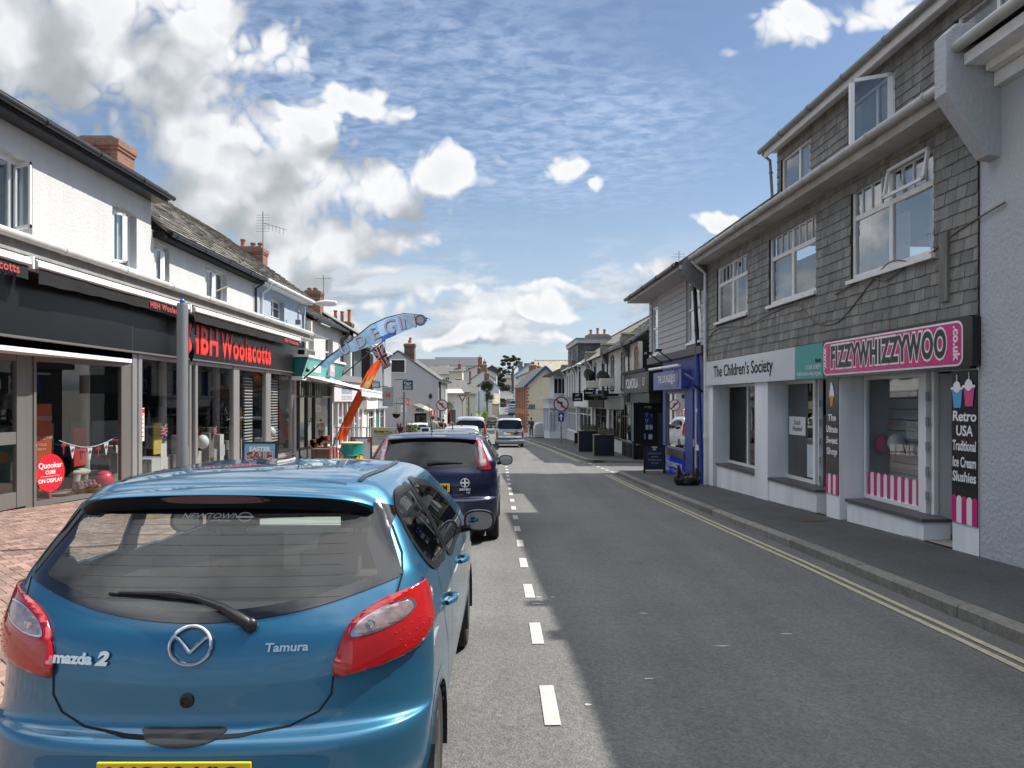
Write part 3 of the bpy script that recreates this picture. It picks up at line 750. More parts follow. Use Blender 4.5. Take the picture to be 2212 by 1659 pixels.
# ornate sign on iron scroll, orange grey board, plaice board, white box signs (hanging signs)
def hang_sign(name,label,x0,x1,y0,y1,Y,m,lines=(),frame=None,arm=True,lay=.03,cat='sign',col2=None):
    c=D((x0+x1)/2,y1,Y); t=thing(name,label,cat,c)
    p=D(x0,y1,Y); q=D(x1,y0,Y)
    mb=MB(); mb.box(p.x,q.x,Y-lay,Y+lay,p.z,q.z); b=mb.build('board',m,t)
    if frame:
        f=MB(); e=.035
        for bx in ((p.x-e,p.x,p.z-e,q.z+e),(q.x,q.x+e,p.z-e,q.z+e),(p.x,q.x,p.z-e,p.z),(p.x,q.x,q.z,q.z+e)): f.box(bx[0],bx[1],Y-lay-.01,Y+lay+.01,bx[2],bx[3])
        f.build('frame',frame,t)
    if arm:
        a=MB(); s=-1 if arm<0 else 1
        xe=(p.x if s<0 else q.x); 
        a.tube([(xe if s<0 else xe,Y,q.z+.08),(xe+s*.5,Y,q.z+.08)],.02,6); a.tube([((p.x+q.x)/2,Y,q.z+.08),(xe,Y,q.z+.08)],.02,6); a.tube([(p.x+.08,Y,q.z),(p.x+.08,Y,q.z+.08)],.01,5); a.tube([(q.x-.08,Y,q.z),(q.x-.08,Y,q.z+.08)],.01,5)
        a.build('bracket',BLACKP,t)
    W=q.x-p.x; H=q.z-p.z
    for (s_,fy,sz,cm,sx) in lines:
        text(s_,sz*H,((p.x+q.x)/2,Y-lay-.006,p.z+H*fy),(1,0,0),(0,0,1),cm,b,sx=sx,off=.004*H,ext=.002)
    return t
hang_sign('hanging_sign','dark blue hanging board reading Plaice with fish and chips lines',871,891,823,841.5,44,NAVY,
   (('Plaice',.76,.36,WSIGN,1.0),('Bude Fish',.56,.13,WSIGN,1),('-Fish and Chips',.41,.15,WSIGN,.9),('-Burgers -B.F.C',.25,.15,WSIGN,.9),('-Pizzas -Wraps',.09,.15,WSIGN,.9)),frame=mat('blue_frame',(.02,.16,.3),.4),arm=-1)
hang_sign('hanging_sign','tall grey board with orange letters hung under a grey hood',828,849,838,876,42,mat('grey_board',(.25,.29,.29),.5),
   (('H',.55,.5,ORANGE,.8),('X',.62,.35,ORANGE,.6)),frame=GREYP,arm=-1)
hang_sign('hanging_sign','small pale blue picture board on an iron scroll over the white shop',804,819,826,837,38,mat('pale_blue_board',(.35,.55,.62),.5),
   (('Bude',.5,.6,WSIGN,1),),frame=BLACKP,arm=-1)
hang_sign('hanging_sign','white square box sign at the fish shop',866,877,875,890,43,WSIGN,(('Q',.5,.5,GREYP,1),),arm=-1)
hang_sign('hanging_sign','small orange red sign with white numerals by the pet shop awning',878,886,863,877,50,mat('orange_sign',(.62,.16,.08),.5),(('21',.55,.6,WSIGN,1),),arm=-1)
# ---- gable end house facing up the street, pet shop at its foot
h=thing('gabled_house','large pale grey gable wall with small dark window and pet shop at its foot','house',(-8.6,58,gz(58)))
mb=MB(); Y=58; zb=gz(58)-.3; x0,x1,xa=-11.7,-5.55,-8.6; ze,za=3.40,5.50
ops=[(-9.05,-8.1,4.0,4.75)]
pet=(-7.35,-6.45,-1.3,1.1)
G=Fr((0,58),(1,0),(0,-1))
mb=MB(G); mb.wall(x0,x1,zb,ze-.001,[pet],0,.2)
mb.f([mb.v(x0,0,ze),mb.v(x1,0,ze),mb.v(xa,0,za)])
for X in (x0,x1): mb.quad([(X,0,zb),(X,-8,zb),(X,-8,ze),(X,0,ze)])
mb.quad([(x0,-8,zb),(x1,-8,zb),(x1,-8,ze),(x0,-8,ze)]); mb.f([mb.v(x0,-8,ze),mb.v(x1,-8,ze),mb.v(xa,-8,za)])
mb.build('wall',mat('grey_gable',(.40,.42,.43),.85,var=.08,vs=1,bump=.004,bs=15),h)
mb=MB(G)
mb.prism([(x0-.25,ze-.17),(xa,za+.02),(x1+.25,ze-.17),(x1+.25,ze-.07),(xa,za+.12),(x0-.25,ze-.07)],'b',-8.1,.06)
mb.build('roof',ROOFB,h)
w=MB(G); w.box(-9.2,-8.0,0,.03,3.9,4.95); w=w.build('window',UPVC,h); q=MB(G); q.box(-9.1,-8.1,.03,.04,3.95,4.85); q.build('pane',GLD,w)
chimney(h,G,-8.2,-7.45,-1.4,-.5,4.6,6.15,BRICKD,pots=((.2,.5),(.75,.25)))
mb=MB(G); mb.box(-9.7,-9.66,-.6,-.56,4.6,6.6); mb.box(-9.8,-9.4,-.6,-.56,6.55,6.6); mb.build('tv_aerial',STEEL,h)
s=MB(G); s.box(-7.4,-6.3,0,.12,.85,1.35); s=s.build('sign_board',mat('pet_sign',(.42,.43,.42),.5),h)
text('PETS',.30,(-6.95,57.87,1.08),(1,0,0),(0,0,1),BLACKM,s,off=.01)
w=MB(G); w.box(-7.3,-6.4,-.1,-.05,-1.0,.75); w=w.build('window',BLACKM,h); q=MB(G); q.box(-7.2,-6.5,-.05,-.045,-.4,.7); q.build('pane',GLD,w)
q=MB(G); q.prism([(.1,1.75),(1.3,1.30),(1.3,1.25),(.1,1.68)],'a',-7.5,-5.95) if False else None
a=MB(G); a.quad([(-7.5,.05,1.5),(-6.9,.05,1.58),(-5.85,.9,1.1),(-6.15,.9,1.0)]); a=a.build('awning',mat('cream_canvas',(.66,.62,.5),.8),h,solid=.03)
q=MB(G); 
q.quad([(-6.15,.92,1.02),(-5.7,.92,1.08),(-5.6,.95,.72),(-6.05,.95,.70)])
q.build('valance',two('red_white_canvas',(.7,.05,.06),(.75,.7,.7),w=.12),a)
# street side of it: tall white windows
S=Fr((-5.55,0),(0,1),(1,0))
window(h,S,58.9,60.1,-.1+.1,3.0,n=.12,cols=3,fm=UPVC,gm=GLW,sill=False); window(h,S,61.2,62.8,.6,3.0,n=.12,cols=3,fm=UPVC,sill=False)
mb=MB(S); mb.box(58.05,66,0,.32,3.25,3.42); mb.build('soffit',UPVC,h); gutter(h,S,58,66,.36,3.38,BLACKP,.06)
pipe(h,S,[(58.25,.1,3.3),(58.25,.1,-1.3)],BLACKP,.07)
mb=MB(G); mb.lathe((-6.15,.05,1.95),[(.04,0),(.13,.12),(.12,.28),(.03,.4)],10); mb.build('alarm_bell',BLACKP,h)

# ================================================================ HBH shop front (under the two white houses)
h=thing('electrical_shop','long black shop front with red neon style HBH Woolacotts lettering and white gutter','shop',T(20,0,gz(20)))
frames=[(63,251)]
ZS=-.20
# lean-to roof and gutter
mb=MB(T); mb.prism([(.22,4.52),(.22,4.56),(-.79,4.84),(-.79,4.6)],'a',7,34.4); mb.build('roof',LEAD,h)
mb=MB(T); mb.box(7,31.3,-.1,.20,4.20,4.50); mb.box(7,31.3,.20,.30,4.22,4.27); mb.build('soffit',mat('grey_soffit',(.30,.29,.275),.8,var=.35,vs=3,streak=1),h)
gutter(h,T,7,31.2,.30,4.50,mat('grimy_gutter',(.50,.50,.48),.4,var=.2,vs=3),.075,step=2.2)
mb=MB(T); mb.box(7,29.95,-.2,.06,2.86,4.2); fb=mb.build('sign_board',FASCIA,h)
mb=MB(T); mb.box(7,29.98,.06,.10,2.84,2.88)
for uu in (16.9,22.3): mb.box(uu,uu+.008,.06,.063,2.9,4.0)
mb.build('trim',ALUD,h)
# big lettering: three nested strokes
HB=T.u(418,0)+.0
def neon(s_,size,u0,u1,z,parent,k=1,n=.07):
    for i,(off,m) in enumerate(((.046,REDN),(.024,BLACKM),(.014,REDN))):
        text(s_,size,T((u0+u1)/2,n+.004*i,z),(0,1,0),(0,0,1),m,parent,off=off*k,ext=.002,fit=u1-u0,space=1.14)
neon('HBH',1.0,19.85,21.75,3.37,fb); neon('Woolacotts',.98,22.05,26.55,3.35,fb)
# awning cassettes with hanging valances
AW=[(7,T.u(70,.36)),(T.u(80,.36),T.u(411,.36)),(T.u(421,.36),T.u(648,.36))]
for i,(a,b) in enumerate(AW):
    mb=MB(T); mb.prism([(.06,4.03),(.33,4.03),(.38,4.06),(.38,4.14),(.33,4.18),(.06,4.18)],'a',a,b); mb.box(b-.05,b,.05,.40,3.99,4.20)
    aw=mb.build('awning',UPVC,h)
    v=MB(T); N=int((b-a)/.09); pr=None
    for k in range(N+1):
        uu=a+.08+(b-a-.16)*k/N; nn=.34+.003*math.sin(k*.9)+.006*math.sin(k*.17); zb_=3.80+.007*math.sin((k*.09)*2*math.pi/.9)
        if i==1: zb_+=.05*math.sin(k/N*3)-.03
        c=[v.v(uu,nn,4.04),v.v(uu,nn+.004*math.sin(k*.5),(4.04+zb_)/2),v.v(uu,nn+.008*math.sin(k*.31),zb_)]
        if pr: v.f([pr[0],c[0],c[1],pr[1]]); v.f([pr[1],c[1],c[2],pr[2]])
        pr=c
    v.build('valance',CANVAS,aw,smooth=2)
    spots={0:[(b-2.15,1)],1:[(a+4.0+.0,0),(T.u(322,.36)+.02,1)],2:[(b-2.05,1)]}[i]
    for (uu,on) in spots:
        if on:
            for off,m in ((.010,mat('pink_letter',(.62,.10,.10),.6)),(.004,CANVAS),(-.001,mat('pink_letter',(.62,.10,.10),.6))):
                text('HBH Woolacotts',.20,T(uu,.375+(.010-off)*.5,3.92),(0,1,0),(0,0,1),m,aw,off=off*.7,ext=.001,align='LEFT',space=1.1,sx=1.15)
mb=MB(T); N=10; pr=None
for k in range(N+1):          # loose torn canvas hanging between two awnings
    z=4.0-1.25*k/N; c=[mb.v(T.u(413,.4)+.03*math.sin(k*.8),.42+.05*math.sin(k),z),mb.v(T.u(430,.4)-.25*k/N+.04*math.sin(k*1.3),.30+.06*math.cos(k*1.1),z)]
    if pr: mb.f([pr[0],pr[1],c[1],c[0]])
    pr=c
mb.build('loose_canvas',CANVAS,h,solid=.01)
# glazed front: mullions at these pictures positions, all on the facade plane
def zst(u): return ZS
mul=[T.u(285),T.u(297),T.u(307),T.u(380),T.u(409),T.u(427),T.u(504),T.u(517),T.u(574),T.u(585),T.u(630),T.u(636)]
uA=T.u(285); uE=T.u(636)
mb=MB(T); 
for a,b in ((mul[0],mul[1]-.02),(mul[1]+.02,mul[2]),(mul[4],mul[4]+.12),(mul[5]-.17,mul[5]),(mul[6],mul[7]),(mul[8],mul[9]),(mul[10],mul[11])):
    mb.box(a,b,-.12,.0,ZS,2.86)
    mb.box(a+.02,b-.02,0,.012,ZS,2.84)
mb.box(uA,uE,-.10,-.01,ZS-.02,ZS+.05); mb.box(uA,uE,-.10,-.01,2.74,2.86)
wf=mb.build('window_frame',ALU,h)
g=MB(T); g.quad([(uA,-.05,ZS),(uE,-.05,ZS),(uE,-.05,2.86),(uA,-.05,2.86)]); g.build('pane',GLS,wf)
mb=MB(T); mb.box(uA,uE+.1,-.15,.05,ZS-.08,ZS-.02); mb.build('sill',ALU,wf)
mb=MB(T)
mb.prism([(uA,-1.2),(uE+.15,-1.2),(uE+.15,ZS-.08),(uA,ZS-.08)],'b',-.3,0)
mb.box(uE+.02,uE+.2,-.6,.02,-1.2,2.86)
mb.build('stallriser',WHITE,h)
# canted display window beside the recessed door
c0=Vector((-8.95,14.15)); c1=Vector((-8.40,uA+.0)); dd=(c1-c0); Lc=dd.length; dd/=Lc
CT=Fr((c0.x,c0.y),(dd.x,dd.y),(dd.y,-dd.x))
mb=MB(CT)
mb.box(0,.16,-.1,0,ZS,2.62); mb.box(.17,.23,-.1,.02,ZS,2.62); mb.box(Lc-.32,Lc-.02,-.1,-.01,ZS,2.62); mb.box(.2,Lc-.3,-.1,-.004,ZS,ZS+.09); mb.box(.2,Lc-.3,-.1,-.004,2.52,2.62)
wf=mb.build('window_frame',ALUD,h)
g=MB(CT); g.quad([(.2,-.05,ZS),(Lc-.3,-.05,ZS),(Lc-.3,-.05,2.6),(.2,-.05,2.6)]); g.build('pane',GLS,wf)
mb=MB(CT); mb.box(.0,Lc,-.12,.10,ZS-.09,ZS-.02); mb.build('sill',ALU,wf)
mb=MB(CT); mb.box(.02,Lc+.1,-.3,.02,-1.0,ZS-.09); mb.build('stallriser',WHITE,h)
mb=MB(T); mb.prism([(8,-1.2),(14.0,-1.2),(uA+.2,.02),(uA+.2,0.0),(8,0.0)][:0] or [(8,-1.3),(14.2,-1.3),(14.2,-.6),(uA,.0),(8,.0)],'c',2.62,2.86); mb.build('porch_soffit',DIRTW,h)
# lit shutter box edge under the fascia
mb=MB(T); mb.prism([(8,-.02),(8,.0),(uA,.0),(uA,-.02)],'c',2.70,2.84); mb.build('shutter_box',DIRTW,h)
# door with glass
Y0,Y1=11.0,14.15; DT=Fr((-8.95,0),(0,1),(1,0)); zg=gz(13)+.1
mb=MB(DT)
for a,b in ((Y0,Y0+.1),(12.45,12.6),(13.9,14.15)): mb.box(a,b,-.08,0,zg,2.62)
for z0_,z1_ in ((zg,zg+.28),(1.0,1.22),(2.5,2.62)): mb.box(Y0,Y1-.1,-.07,-.01,z0_,z1_)
d=mb.build('door',ALUD,h)
g=MB(DT); g.quad([(Y0,-.04,zg),(Y1,-.04,zg),(Y1,-.04,2.62),(Y0,-.04,2.62)]); g.build('pane',GLS,d)
g=MB(DT); g.tube([(12.75,.05,.6),(12.75,.05,1.6)],.02,8); g.build('handle',STEEL,d)
mb=MB(DT)
for a in (7.0,8.3,9.7,10.9): mb.box(a,a+.1,-.08,0,zg-.2,2.62)
mb.box(7,11,-.08,-.01,2.5,2.62); mb.box(7,11,-.08,.03,-.3,-.2); w_=mb.build('window_frame',ALUD,h)
g=MB(DT); g.quad([(7,-.04,-.2),(11,-.04,-.2),(11,-.04,2.6),(7,-.04,2.6)]); g.build('pane',GLS,w_)
mb=MB(DT); mb.box(7,11,-.3,0,-1,-.3); mb.build('stallriser',WHITE,h)
# room behind: floor, back wall, partitions
mb=MB(T); k=-6.0
mb.quad([(8,-.4,gz(14)+.12),(30,-.4,gz(30)+.2),(30,k,gz(30)+.2),(8,k,gz(14)+.12)]); mb.build('shop_floor',MIDI,h)
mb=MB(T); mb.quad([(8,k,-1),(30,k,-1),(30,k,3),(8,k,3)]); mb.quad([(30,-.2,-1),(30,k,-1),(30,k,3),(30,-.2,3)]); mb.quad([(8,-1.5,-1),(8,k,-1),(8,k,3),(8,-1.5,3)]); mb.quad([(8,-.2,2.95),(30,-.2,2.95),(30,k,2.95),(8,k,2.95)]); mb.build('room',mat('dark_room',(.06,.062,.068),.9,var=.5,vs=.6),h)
mb=MB(T)
for uu in (14.6,18.0,22.0,26.0): mb.tube([(uu,-1.6,-.6),(uu,-1.6,2.95)],.11,14)
mb.build('column',mat('shop_column',(.45,.45,.43),.6),h,smooth=True)
mb=MB(T)
for uu in (17.6,19.2,20.9,22.6,24.4,26.2,28.2): mb.box(uu,uu+1.1,-1.3,-.6,-.6,.15+.2*random.random())
for uu in (18.2,21.6,25.2): mb.box(uu,uu+1.6,-4.0,-3.4,-.6,1.2)
mb.build('display_unit',mat('display_white',(.36,.36,.35),.4,island=.6),h)
rs=random.Random(12); mb=MB(T)
uu=17.1
while uu<29.2:
    ww=rs.uniform(.18,.6); z0=rs.choice((.0,.1,.2)); nn=-rs.uniform(.35,.75); hh=rs.choice((.25,.35,.5,.75))
    if rs.random()<.75: mb.box(uu,uu+ww,nn-.25,nn,z0-.55,z0-.55+.45+hh)
    uu+=ww+rs.uniform(.02,.25)
mb.build('stock',mat('shop_stock',(.40,.38,.36),.35,island=.95,var=.3,vs=6),h)
PO=[(.55,.06,.05),(.62,.60,.55),(.05,.12,.35),(.6,.45,.08),(.5,.5,.52)]
for k in range(9):
    uu=17.3+1.28*k; q=MB(T); q.box(uu,uu+rs.uniform(.25,.6),-.09,-.085,rs.uniform(-.1,.3),rs.uniform(.45,.75)) if k%3==1 else q.box(uu,uu+.5,-1.5,-1.45,.3,rs.uniform(.9,1.6)); q.build('display_card',mat('card_%d'%(k%5),PO[k%5],.5),h)
mb=MB(T)
for uu in (25.2,28.0):
    for k in range(26): mb.box(uu,uu+.75,-.42,-.36,.0+.10*k,.045+.10*k)
mb.build('shelving',mat('shelf_white',(.5,.5,.48),.5),h)
# camera under the fascia end
mb=MB(T); mb.tube([(29.7,.08,3.05),(29.7,.45,3.0)],.03,8); mb.ball((29.7,.5,2.97),.09); mb.build('security_camera',BLACKP,h,smooth=True)
# ---- things in the window
def obj(o,label,cat,group=None): return tag(o,label,cat,group)
mb=MB(CT); mb.lathe((.60,.01,.0),[(.0,-.001),(.33,-.001),(.33,.006),(0,.006)],40,'b')
o=thing('window_sticker','round red Quooker cube sticker on the canted shop window','sticker',CT(.62,0,.2))
zc=.40
mb=MB(CT); mb.lathe((.62,-.035,zc),[(.0,.0),(.36,.0),(.36,.004),(0,.004)],48,'b'); st=mb.build('disc',mat('sticker_red',(.62,.015,.03),.35,var=.02),o)
for s_,z_,sz in (('Quooker',zc+.14,.155),('CUBE',zc+.01,.10),('ON DISPLAY',zc-.15,.105)):
    text(s_,sz,CT(.62,-.028,z_),(dd.x,dd.y,0),(0,0,1),WSIGN,st,ext=.001,off=.002)
mb=MB(CT); mb.box(.38,.86,-.031,-.029,zc-.065,zc-.06); mb.build('rule',WSIGN,st)
o=thing('advert_banner','tall orange pull-up coffee banner standing inside the canted window','banner',CT(1.15,-.9,-.2))
mb=MB(CT); mb.box(.98,1.62,-.93,-.9,-.2,1.72); bn=mb.build('panel',mat('banner_orange',(.55,.10,.03),.5,var=.1),o)
for s_,z_,sz in (('NESPRESSO',1.42,.12),('SPRING OFFER',1.02,.10),('BE YOUR',.88,.075),('BARISTA',.79,.075),('50% off',.35,.14),('MILK FROTHER',.22,.07)):
    text(s_,sz,CT(1.32,-.89,z_),(dd.x,dd.y,0),(0,0,1),mat('pale_letters',(.75,.6,.5),.5),bn,ext=.001)
mb=MB(CT); mb.box(1.2,1.42,-.89,-.8,-.15,-.05); mb.lathe((1.3,-.75,-.2),[(.06,0),(.06,.35),(.08,.4),(.08,.5)],12); mb.build('coffee_machine',BLACKP,o)
# stand mixer
o=thing('stand_mixer','cream stand mixer with a steel bowl in the shop window','mixer',CT(1.95,-.35,-.15))
mb=MB(CT); x=1.85; mb.ball((x,-.38,.30),(.25,.095,.085)); mb.tube([(x-.17,-.38,-.12),(x-.16,-.38,.05),(x-.13,-.38,.25)],[.09,.065,.07],12); mb.box(x-.26,x+.2,-.48,-.28,-.16,-.10); mb.build('body',mat('cream_enamel',(.55,.52,.40),.15,var=.02,coat=1),o,smooth=True)
mb=MB(CT); mb.lathe((x+.12,-.38,-.10),[(.06,0),(.10,.03),(.14,.12),(.15,.22),(.145,.22),(.13,.12)],20); mb.build('bowl',mat('polished_steel',(.6,.6,.6),.08,metal=1,var=0),o,smooth=True)
# balloon + basket of fruit
mb=MB(CT); mb.ball((2.42,-.3,.06),(.19,.19,.22),20); mb.lathe((2.42,-.3,-.2),[(.02,0),(.012,.06)],6); o=mb.build('balloon',mat('pink_balloon',(.75,.02,.08),.25,coat=.5,var=.05),None,smooth=True,recentre=True); tag(o,'bright pink red balloon behind the fruit basket in the window','balloon')
o=thing('fruit_basket','wicker basket heaped with dark plums in front of the mixer','basket',CT(1.75,-.15,-.2))
mb=MB(CT); mb.lathe((1.75,-.2,-.17),[(.16,0),(.26,.16),(.27,.16),(.25,.12)],18); mb.build('basket',mat('wicker',(.25,.13,.05),.8),o)
mb=MB(CT)
for i in range(26): mb.ball((1.75+random.uniform(-.24,.3),-.2+random.uniform(-.12,.14),.0+random.uniform(-.02,.10)),.045,8)
mb.build('fruit',mat('plum',(.20,.10,.11),.35,island=.3),o,smooth=True)
# bunting across the canted window
o=thing('bunting','string of royal pennants hung across the canted window','bunting',CT(1.4,-.2,.9))
mb=MB(CT); pts=[(.98+.12*i,-.16,1.0-.22*math.sin(math.pi*min(1,i/13*.95))*.8+.0) for i in range(15)]; mb.tube(pts,.008,5); st=mb.build('cord',WSIGN,o)
for i in range(7):
    p=pts[1+2*i]; m=[UJB,WSIGN][i%2]
    q=MB(CT); q.quad([(p[0]-.075,-.165,p[2]),(p[0]+.075,-.165,p[2]),(p[0]+.01,-.165,p[2]-.27),(p[0]-.01,-.165,p[2]-.27)]); pe=q.build('pennant',m,o)
    q=MB(CT); 
    if i%2==0:
        q.quad([(p[0]-.02,-.16,p[2]-.01),(p[0]+.02,-.16,p[2]-.01),(p[0]+.006,-.16,p[2]-.25),(p[0]-.006,-.16,p[2]-.25)]); q.quad([(p[0]-.065,-.16,p[2]-.05),(p[0]+.065,-.16,p[2]-.05),(p[0]+.055,-.16,p[2]-.09),(p[0]-.055,-.16,p[2]-.09)])
        q.build('emblem',RED,pe)
    else:
        q.lathe((p[0],-.158,p[2]-.1),[(0,0),(.035,0),(.035,.003),(0,.003)],12,'b'); q.build('emblem',mat('faded_red',(.45,.1,.12),.5),pe)
# balloons and flags in the long windows
for (x,Yoff,zz,lab) in ((438,-.35,.62,'white balloon in the middle pane of the long window'),(585,-.35,.65,'white balloon behind the end pane near the corner post')):
    uu=T.u(x,Yoff); mb=MB(T); mb.ball((uu,Yoff,zz),(.17,.17,.20),20); o=mb.build('balloon',mat('white_balloon',(.75,.75,.74),.3,var=.02),None,smooth=True,recentre=True); tag(o,lab,'balloon')
for (x,zz,lab,sc) in ((355,1.0,'small crumpled union flag in the pane behind the steel post',.32),(465,.86,'small union flag standing in the pane beside the white balloon',.26)):
    uu=T.u(x,-.3); mb=MB(T)
    def P(s_,t_,L,uu=uu,zz=zz,sc=sc): return (uu+(s_-.5)*sc*1.2,-.3+.03*math.sin(s_*6)+L*.0008,zz+(t_-.5)*sc+.05*s_)
    union_jack(mb,P,sc*1.5,sc); o=mb.build('small_flag',[UJB,UJW,RED],None,recentre=True); tag(o,lab,'flag')
o=thing('window_notice','white and red paper notice taped to the window edge','notice',T(T.u(311,.0),.0,1.0))
mb=MB(T); a=T.u(308.5); b=T.u(315.5); mb.box(a,b,-.045,-.04,.86,1.62); nn=mb.build('sheet',WSIGN,o)
q=MB(T)
for k in range(6): q.box(a+.04,b-.04,-.039,-.038,.95+.1*k,.98+.1*k)
q.box(a,b,-.039,-.038,1.5,1.6); q.build('print',RED,nn)

# ================================================================ teal delicatessen front + neighbours at ground level
h=thing('delicatessen','teal delicatessen shop front with script sign and cream awning','shop',T(32.5,0,gz(32)))
zt0,zt1=2.72,3.46; a,b=T.u(659,.5),T.u(740,.5)
mb=MB(T)
V=[(a,.62,zt1),(b,.62,zt1),(b,.38,zt0),(a,.38,zt0)]
mb.f([mb.v(*p) for p in V]); mb.f([mb.v(a,.62,zt1),mb.v(a,.38,zt0),mb.v(a,-.4,zt0),mb.v(a,-.4,zt1)],1); mb.f([mb.v(b,.62,zt1),mb.v(b,.38,zt0),mb.v(b,-.4,zt0),mb.v(b,-.4,zt1)],1)
sb=mb.build('sign_board',[mat('teal_board',(.12,.38,.36),.45,var=.06),TEALD],h)
mb=MB(T); mb.box(a-.05,b+.05,-.4,.66,zt1,zt1+.09); mb.box(a-.03,b+.03,-.4,.42,zt0-.14,zt0-.002); mb.build('cornice',OLDW,h)
text('Bellini',.56,T(a+1.7,.535,3.1),(0,1,0),(0,.0,1),WSIGN,sb,shear=.35,off=.006,space=.85)
q=MB(T); q.box(a+3.6,a+4.5,.5,.60,2.85,3.40); q=q.build('sign_board',mat('pink_grey_sign',(.38,.34,.36),.5),h); text('DELI',.34,T(a+4.05,.605,3.16),(0,1,0),(0,0,1),WSIGN,q,off=.004)
mb=MB(T); 
gzz=-.62
for uu in (a+.1,a+1.0,a+2.2,a+3.4,b-.3,b-.05): mb.box(uu-.05,uu+.05,-.12,.02,-.9,zt0-.14)
mb.box(a,b,-.1,0,1.92,2.0); mb.box(a,b,-.1,.0,-.2,-.1)
for i in range(24): mb.box(a+.15+i*.27,a+.17+i*.27,-.08,-.03,2.0,zt0-.14)
wf=mb.build('window_frame',mat('dark_grey_green',(.055,.07,.07),.5),h)
g=MB(T); g.quad([(a,-.05,-.2),(b,-.05,-.2),(b,-.05,zt0),(a,-.05,zt0)]); g.build('pane',GLS,wf)
mb=MB(T); mb.box(a,b,-.3,-.01,-1.2,-.2); mb.build('stallriser',OLDW,h)
mb=MB(T); mb.quad([(a,-3,-1),(b,-3,-1),(b,-3,zt1),(a,-3,zt1)]); mb.quad([(b,-.3,-1),(b,-3,-1),(b,-3,zt1),(b,-.3,zt1)]); mb.build('room',PALEI,h)
# cream folding-arm awning
P0,P1,P2,P3=(29.9,.35,2.74),(34.4,.35,2.74),(33.2,2.75,2.12),(28.75,2.75,2.20)
mb=MB(T); mb.f([mb.v(*p) for p in (P0,P1,P2,P3)]); aw=mb.build('awning',mat('pale_awning_canvas',(.66,.64,.62),.8,var=.06),h,solid=.012)
mb=MB(T); mb.tube([P3,P2],.05,10); mb.build('front_bar',UPVC,aw,smooth=True); mb=MB(T); mb.tube([P0,P1],.06,10); mb.build('roller_tube',UPVC,aw,smooth=True)
mb=MB(T); mb.tube([(30.6,.4,2.55),(30.3,1.7,2.3),(29.4,2.7,2.15)],.03,8); mb.build('folding_arm',GREYP,aw); mb=MB(T); mb.tube([(33.8,.4,2.55),(33.6,1.6,2.3),(32.7,2.7,2.1)],.03,8); mb.build('folding_arm',GREYP,aw)
mb=MB(T); N=40; pr=None
for k in range(N+1):
    t=k/N; x=[P3[i]+(P2[i]-P3[i])*t for i in range(3)]; zz=x[2]-.22-.03*abs(math.sin(t*math.pi*16))
    c=[mb.v(x[0],x[1]+.03,x[2]-.02),mb.v(x[0],x[1]+.03+.03*math.sin(k),zz)]
    if pr: mb.f([pr[0],pr[1],c[1],c[0]])
    pr=c
mb.build('valance',mat('pale_awning_canvas',(.66,.64,.62),.8),aw)
# effective outcomes
h=thing('office_shop','white shop front with pale sign reading effective outcomes, right of the teal front','shop',T(38.5,0,gz(38)))
a,b=b+.05,T.u(775,0)
mb=MB(T); mb.box(a,b,-.2,.1,1.75,2.75); sb=mb.build('sign_board',mat('lilac_white_sign',(.60,.56,.60),.5,var=.03),h)
text('effective',.62,T((a+b)/2-.4,.105,2.32),(0,1,0),(0,0,1),mat('grey_teal_letter',(.10,.24,.30),.5),sb,off=.006,sx=1.15); text('outcomes',.50,T((a+b)/2-.4,.105,1.98),(0,1,0),(0,0,1),mat('pale_grey_letter',(.34,.40,.44),.5),sb,sx=1.25)
mb=MB(T); mb.box(a,b,-.79,.18,2.75,3.05); mb.build('cornice',GREYP,h)
mb=MB(T)
for uu in (a+.05,a+1.2,a+2.2,a+3.3,b-1.2,b-.1): mb.box(uu-.06,uu+.06,-.1,.02,-1.1,1.75)
mb.box(a,b,-.1,0,-.5,-.4); wf=mb.build('window_frame',UPVC,h)
g=MB(T); g.quad([(a,-.05,-.9),(b,-.05,-.9),(b,-.05,1.75),(a,-.05,1.75)]); g.build('pane',GLS,wf)
mb=MB(T); mb.quad([(a,-2,-1.2),(b,-2,-1.2),(b,-2,2),(a,-2,2)]); mb.build('room',PALEI,h)
for s_,z_ in (('professional',.95),('coaching &',.60),('psychotherapy',.25)): text(s_,.26,T(a+1.9,-.03,z_),(0,1,0),(0,0,1),WSIGN,wf,ext=.001)
# ================================================================ RIGHT SIDE
T=FRt
def RX(cx): return 1426.4+cx*.463      # pixel helpers for one enlarged view of the photograph
def RY(cy): return 493.7+cy*.463
h=thing('slate_hung_building','slate hung building with dormer storey over the charity shop and the pink sweet shop','building',T(14,0,gz(14)))
U0,U1=8.86,19.45
wins=[]
for (xa,xb,yt,xs,ys) in ((1550,1617,578,1550,702),(1663,1765,500,1663,667),(1840,2020,408,1840,610)):
    b_=T.u(xa); a_=T.u(xb); wins.append((a_,b_,T.z(ys,b_)+.03,T.z(yt,b_)))
zt=max(w[3] for w in wins); zb_=min(w[2] for w in wins)
wins=[(a,b,3.68,5.02) if i==0 else (a,b,3.66,5.04) if i==1 else (a,b,3.64,5.06) for i,(a,b,_,_) in enumerate(wins)]
mb=MB(T); mb.wall(U0,U1,2.6,5.35,wins,0,.12)
for uu in (U0,U1): mb.quad([(uu,0,-.8),(uu,-7,-.8),(uu,-7,5.35),(uu,0,5.35)])
mb.quad([(U0,-7,-.8),(U1,-7,-.8),(U1,-7,5.35),(U0,-7,5.35)])
wl=mb.build('wall',SLATEB,h)
s=MB(T)
slates(s,lambda u,v,t:(U0+u,.012+t,2.62+v),U1-U0,2.68,.225,.157,[(a-U0-.0,b-U0+.0,c-2.62-.03,d-2.62) for a,b,c,d in wins],tilt=.013,jit=.012)
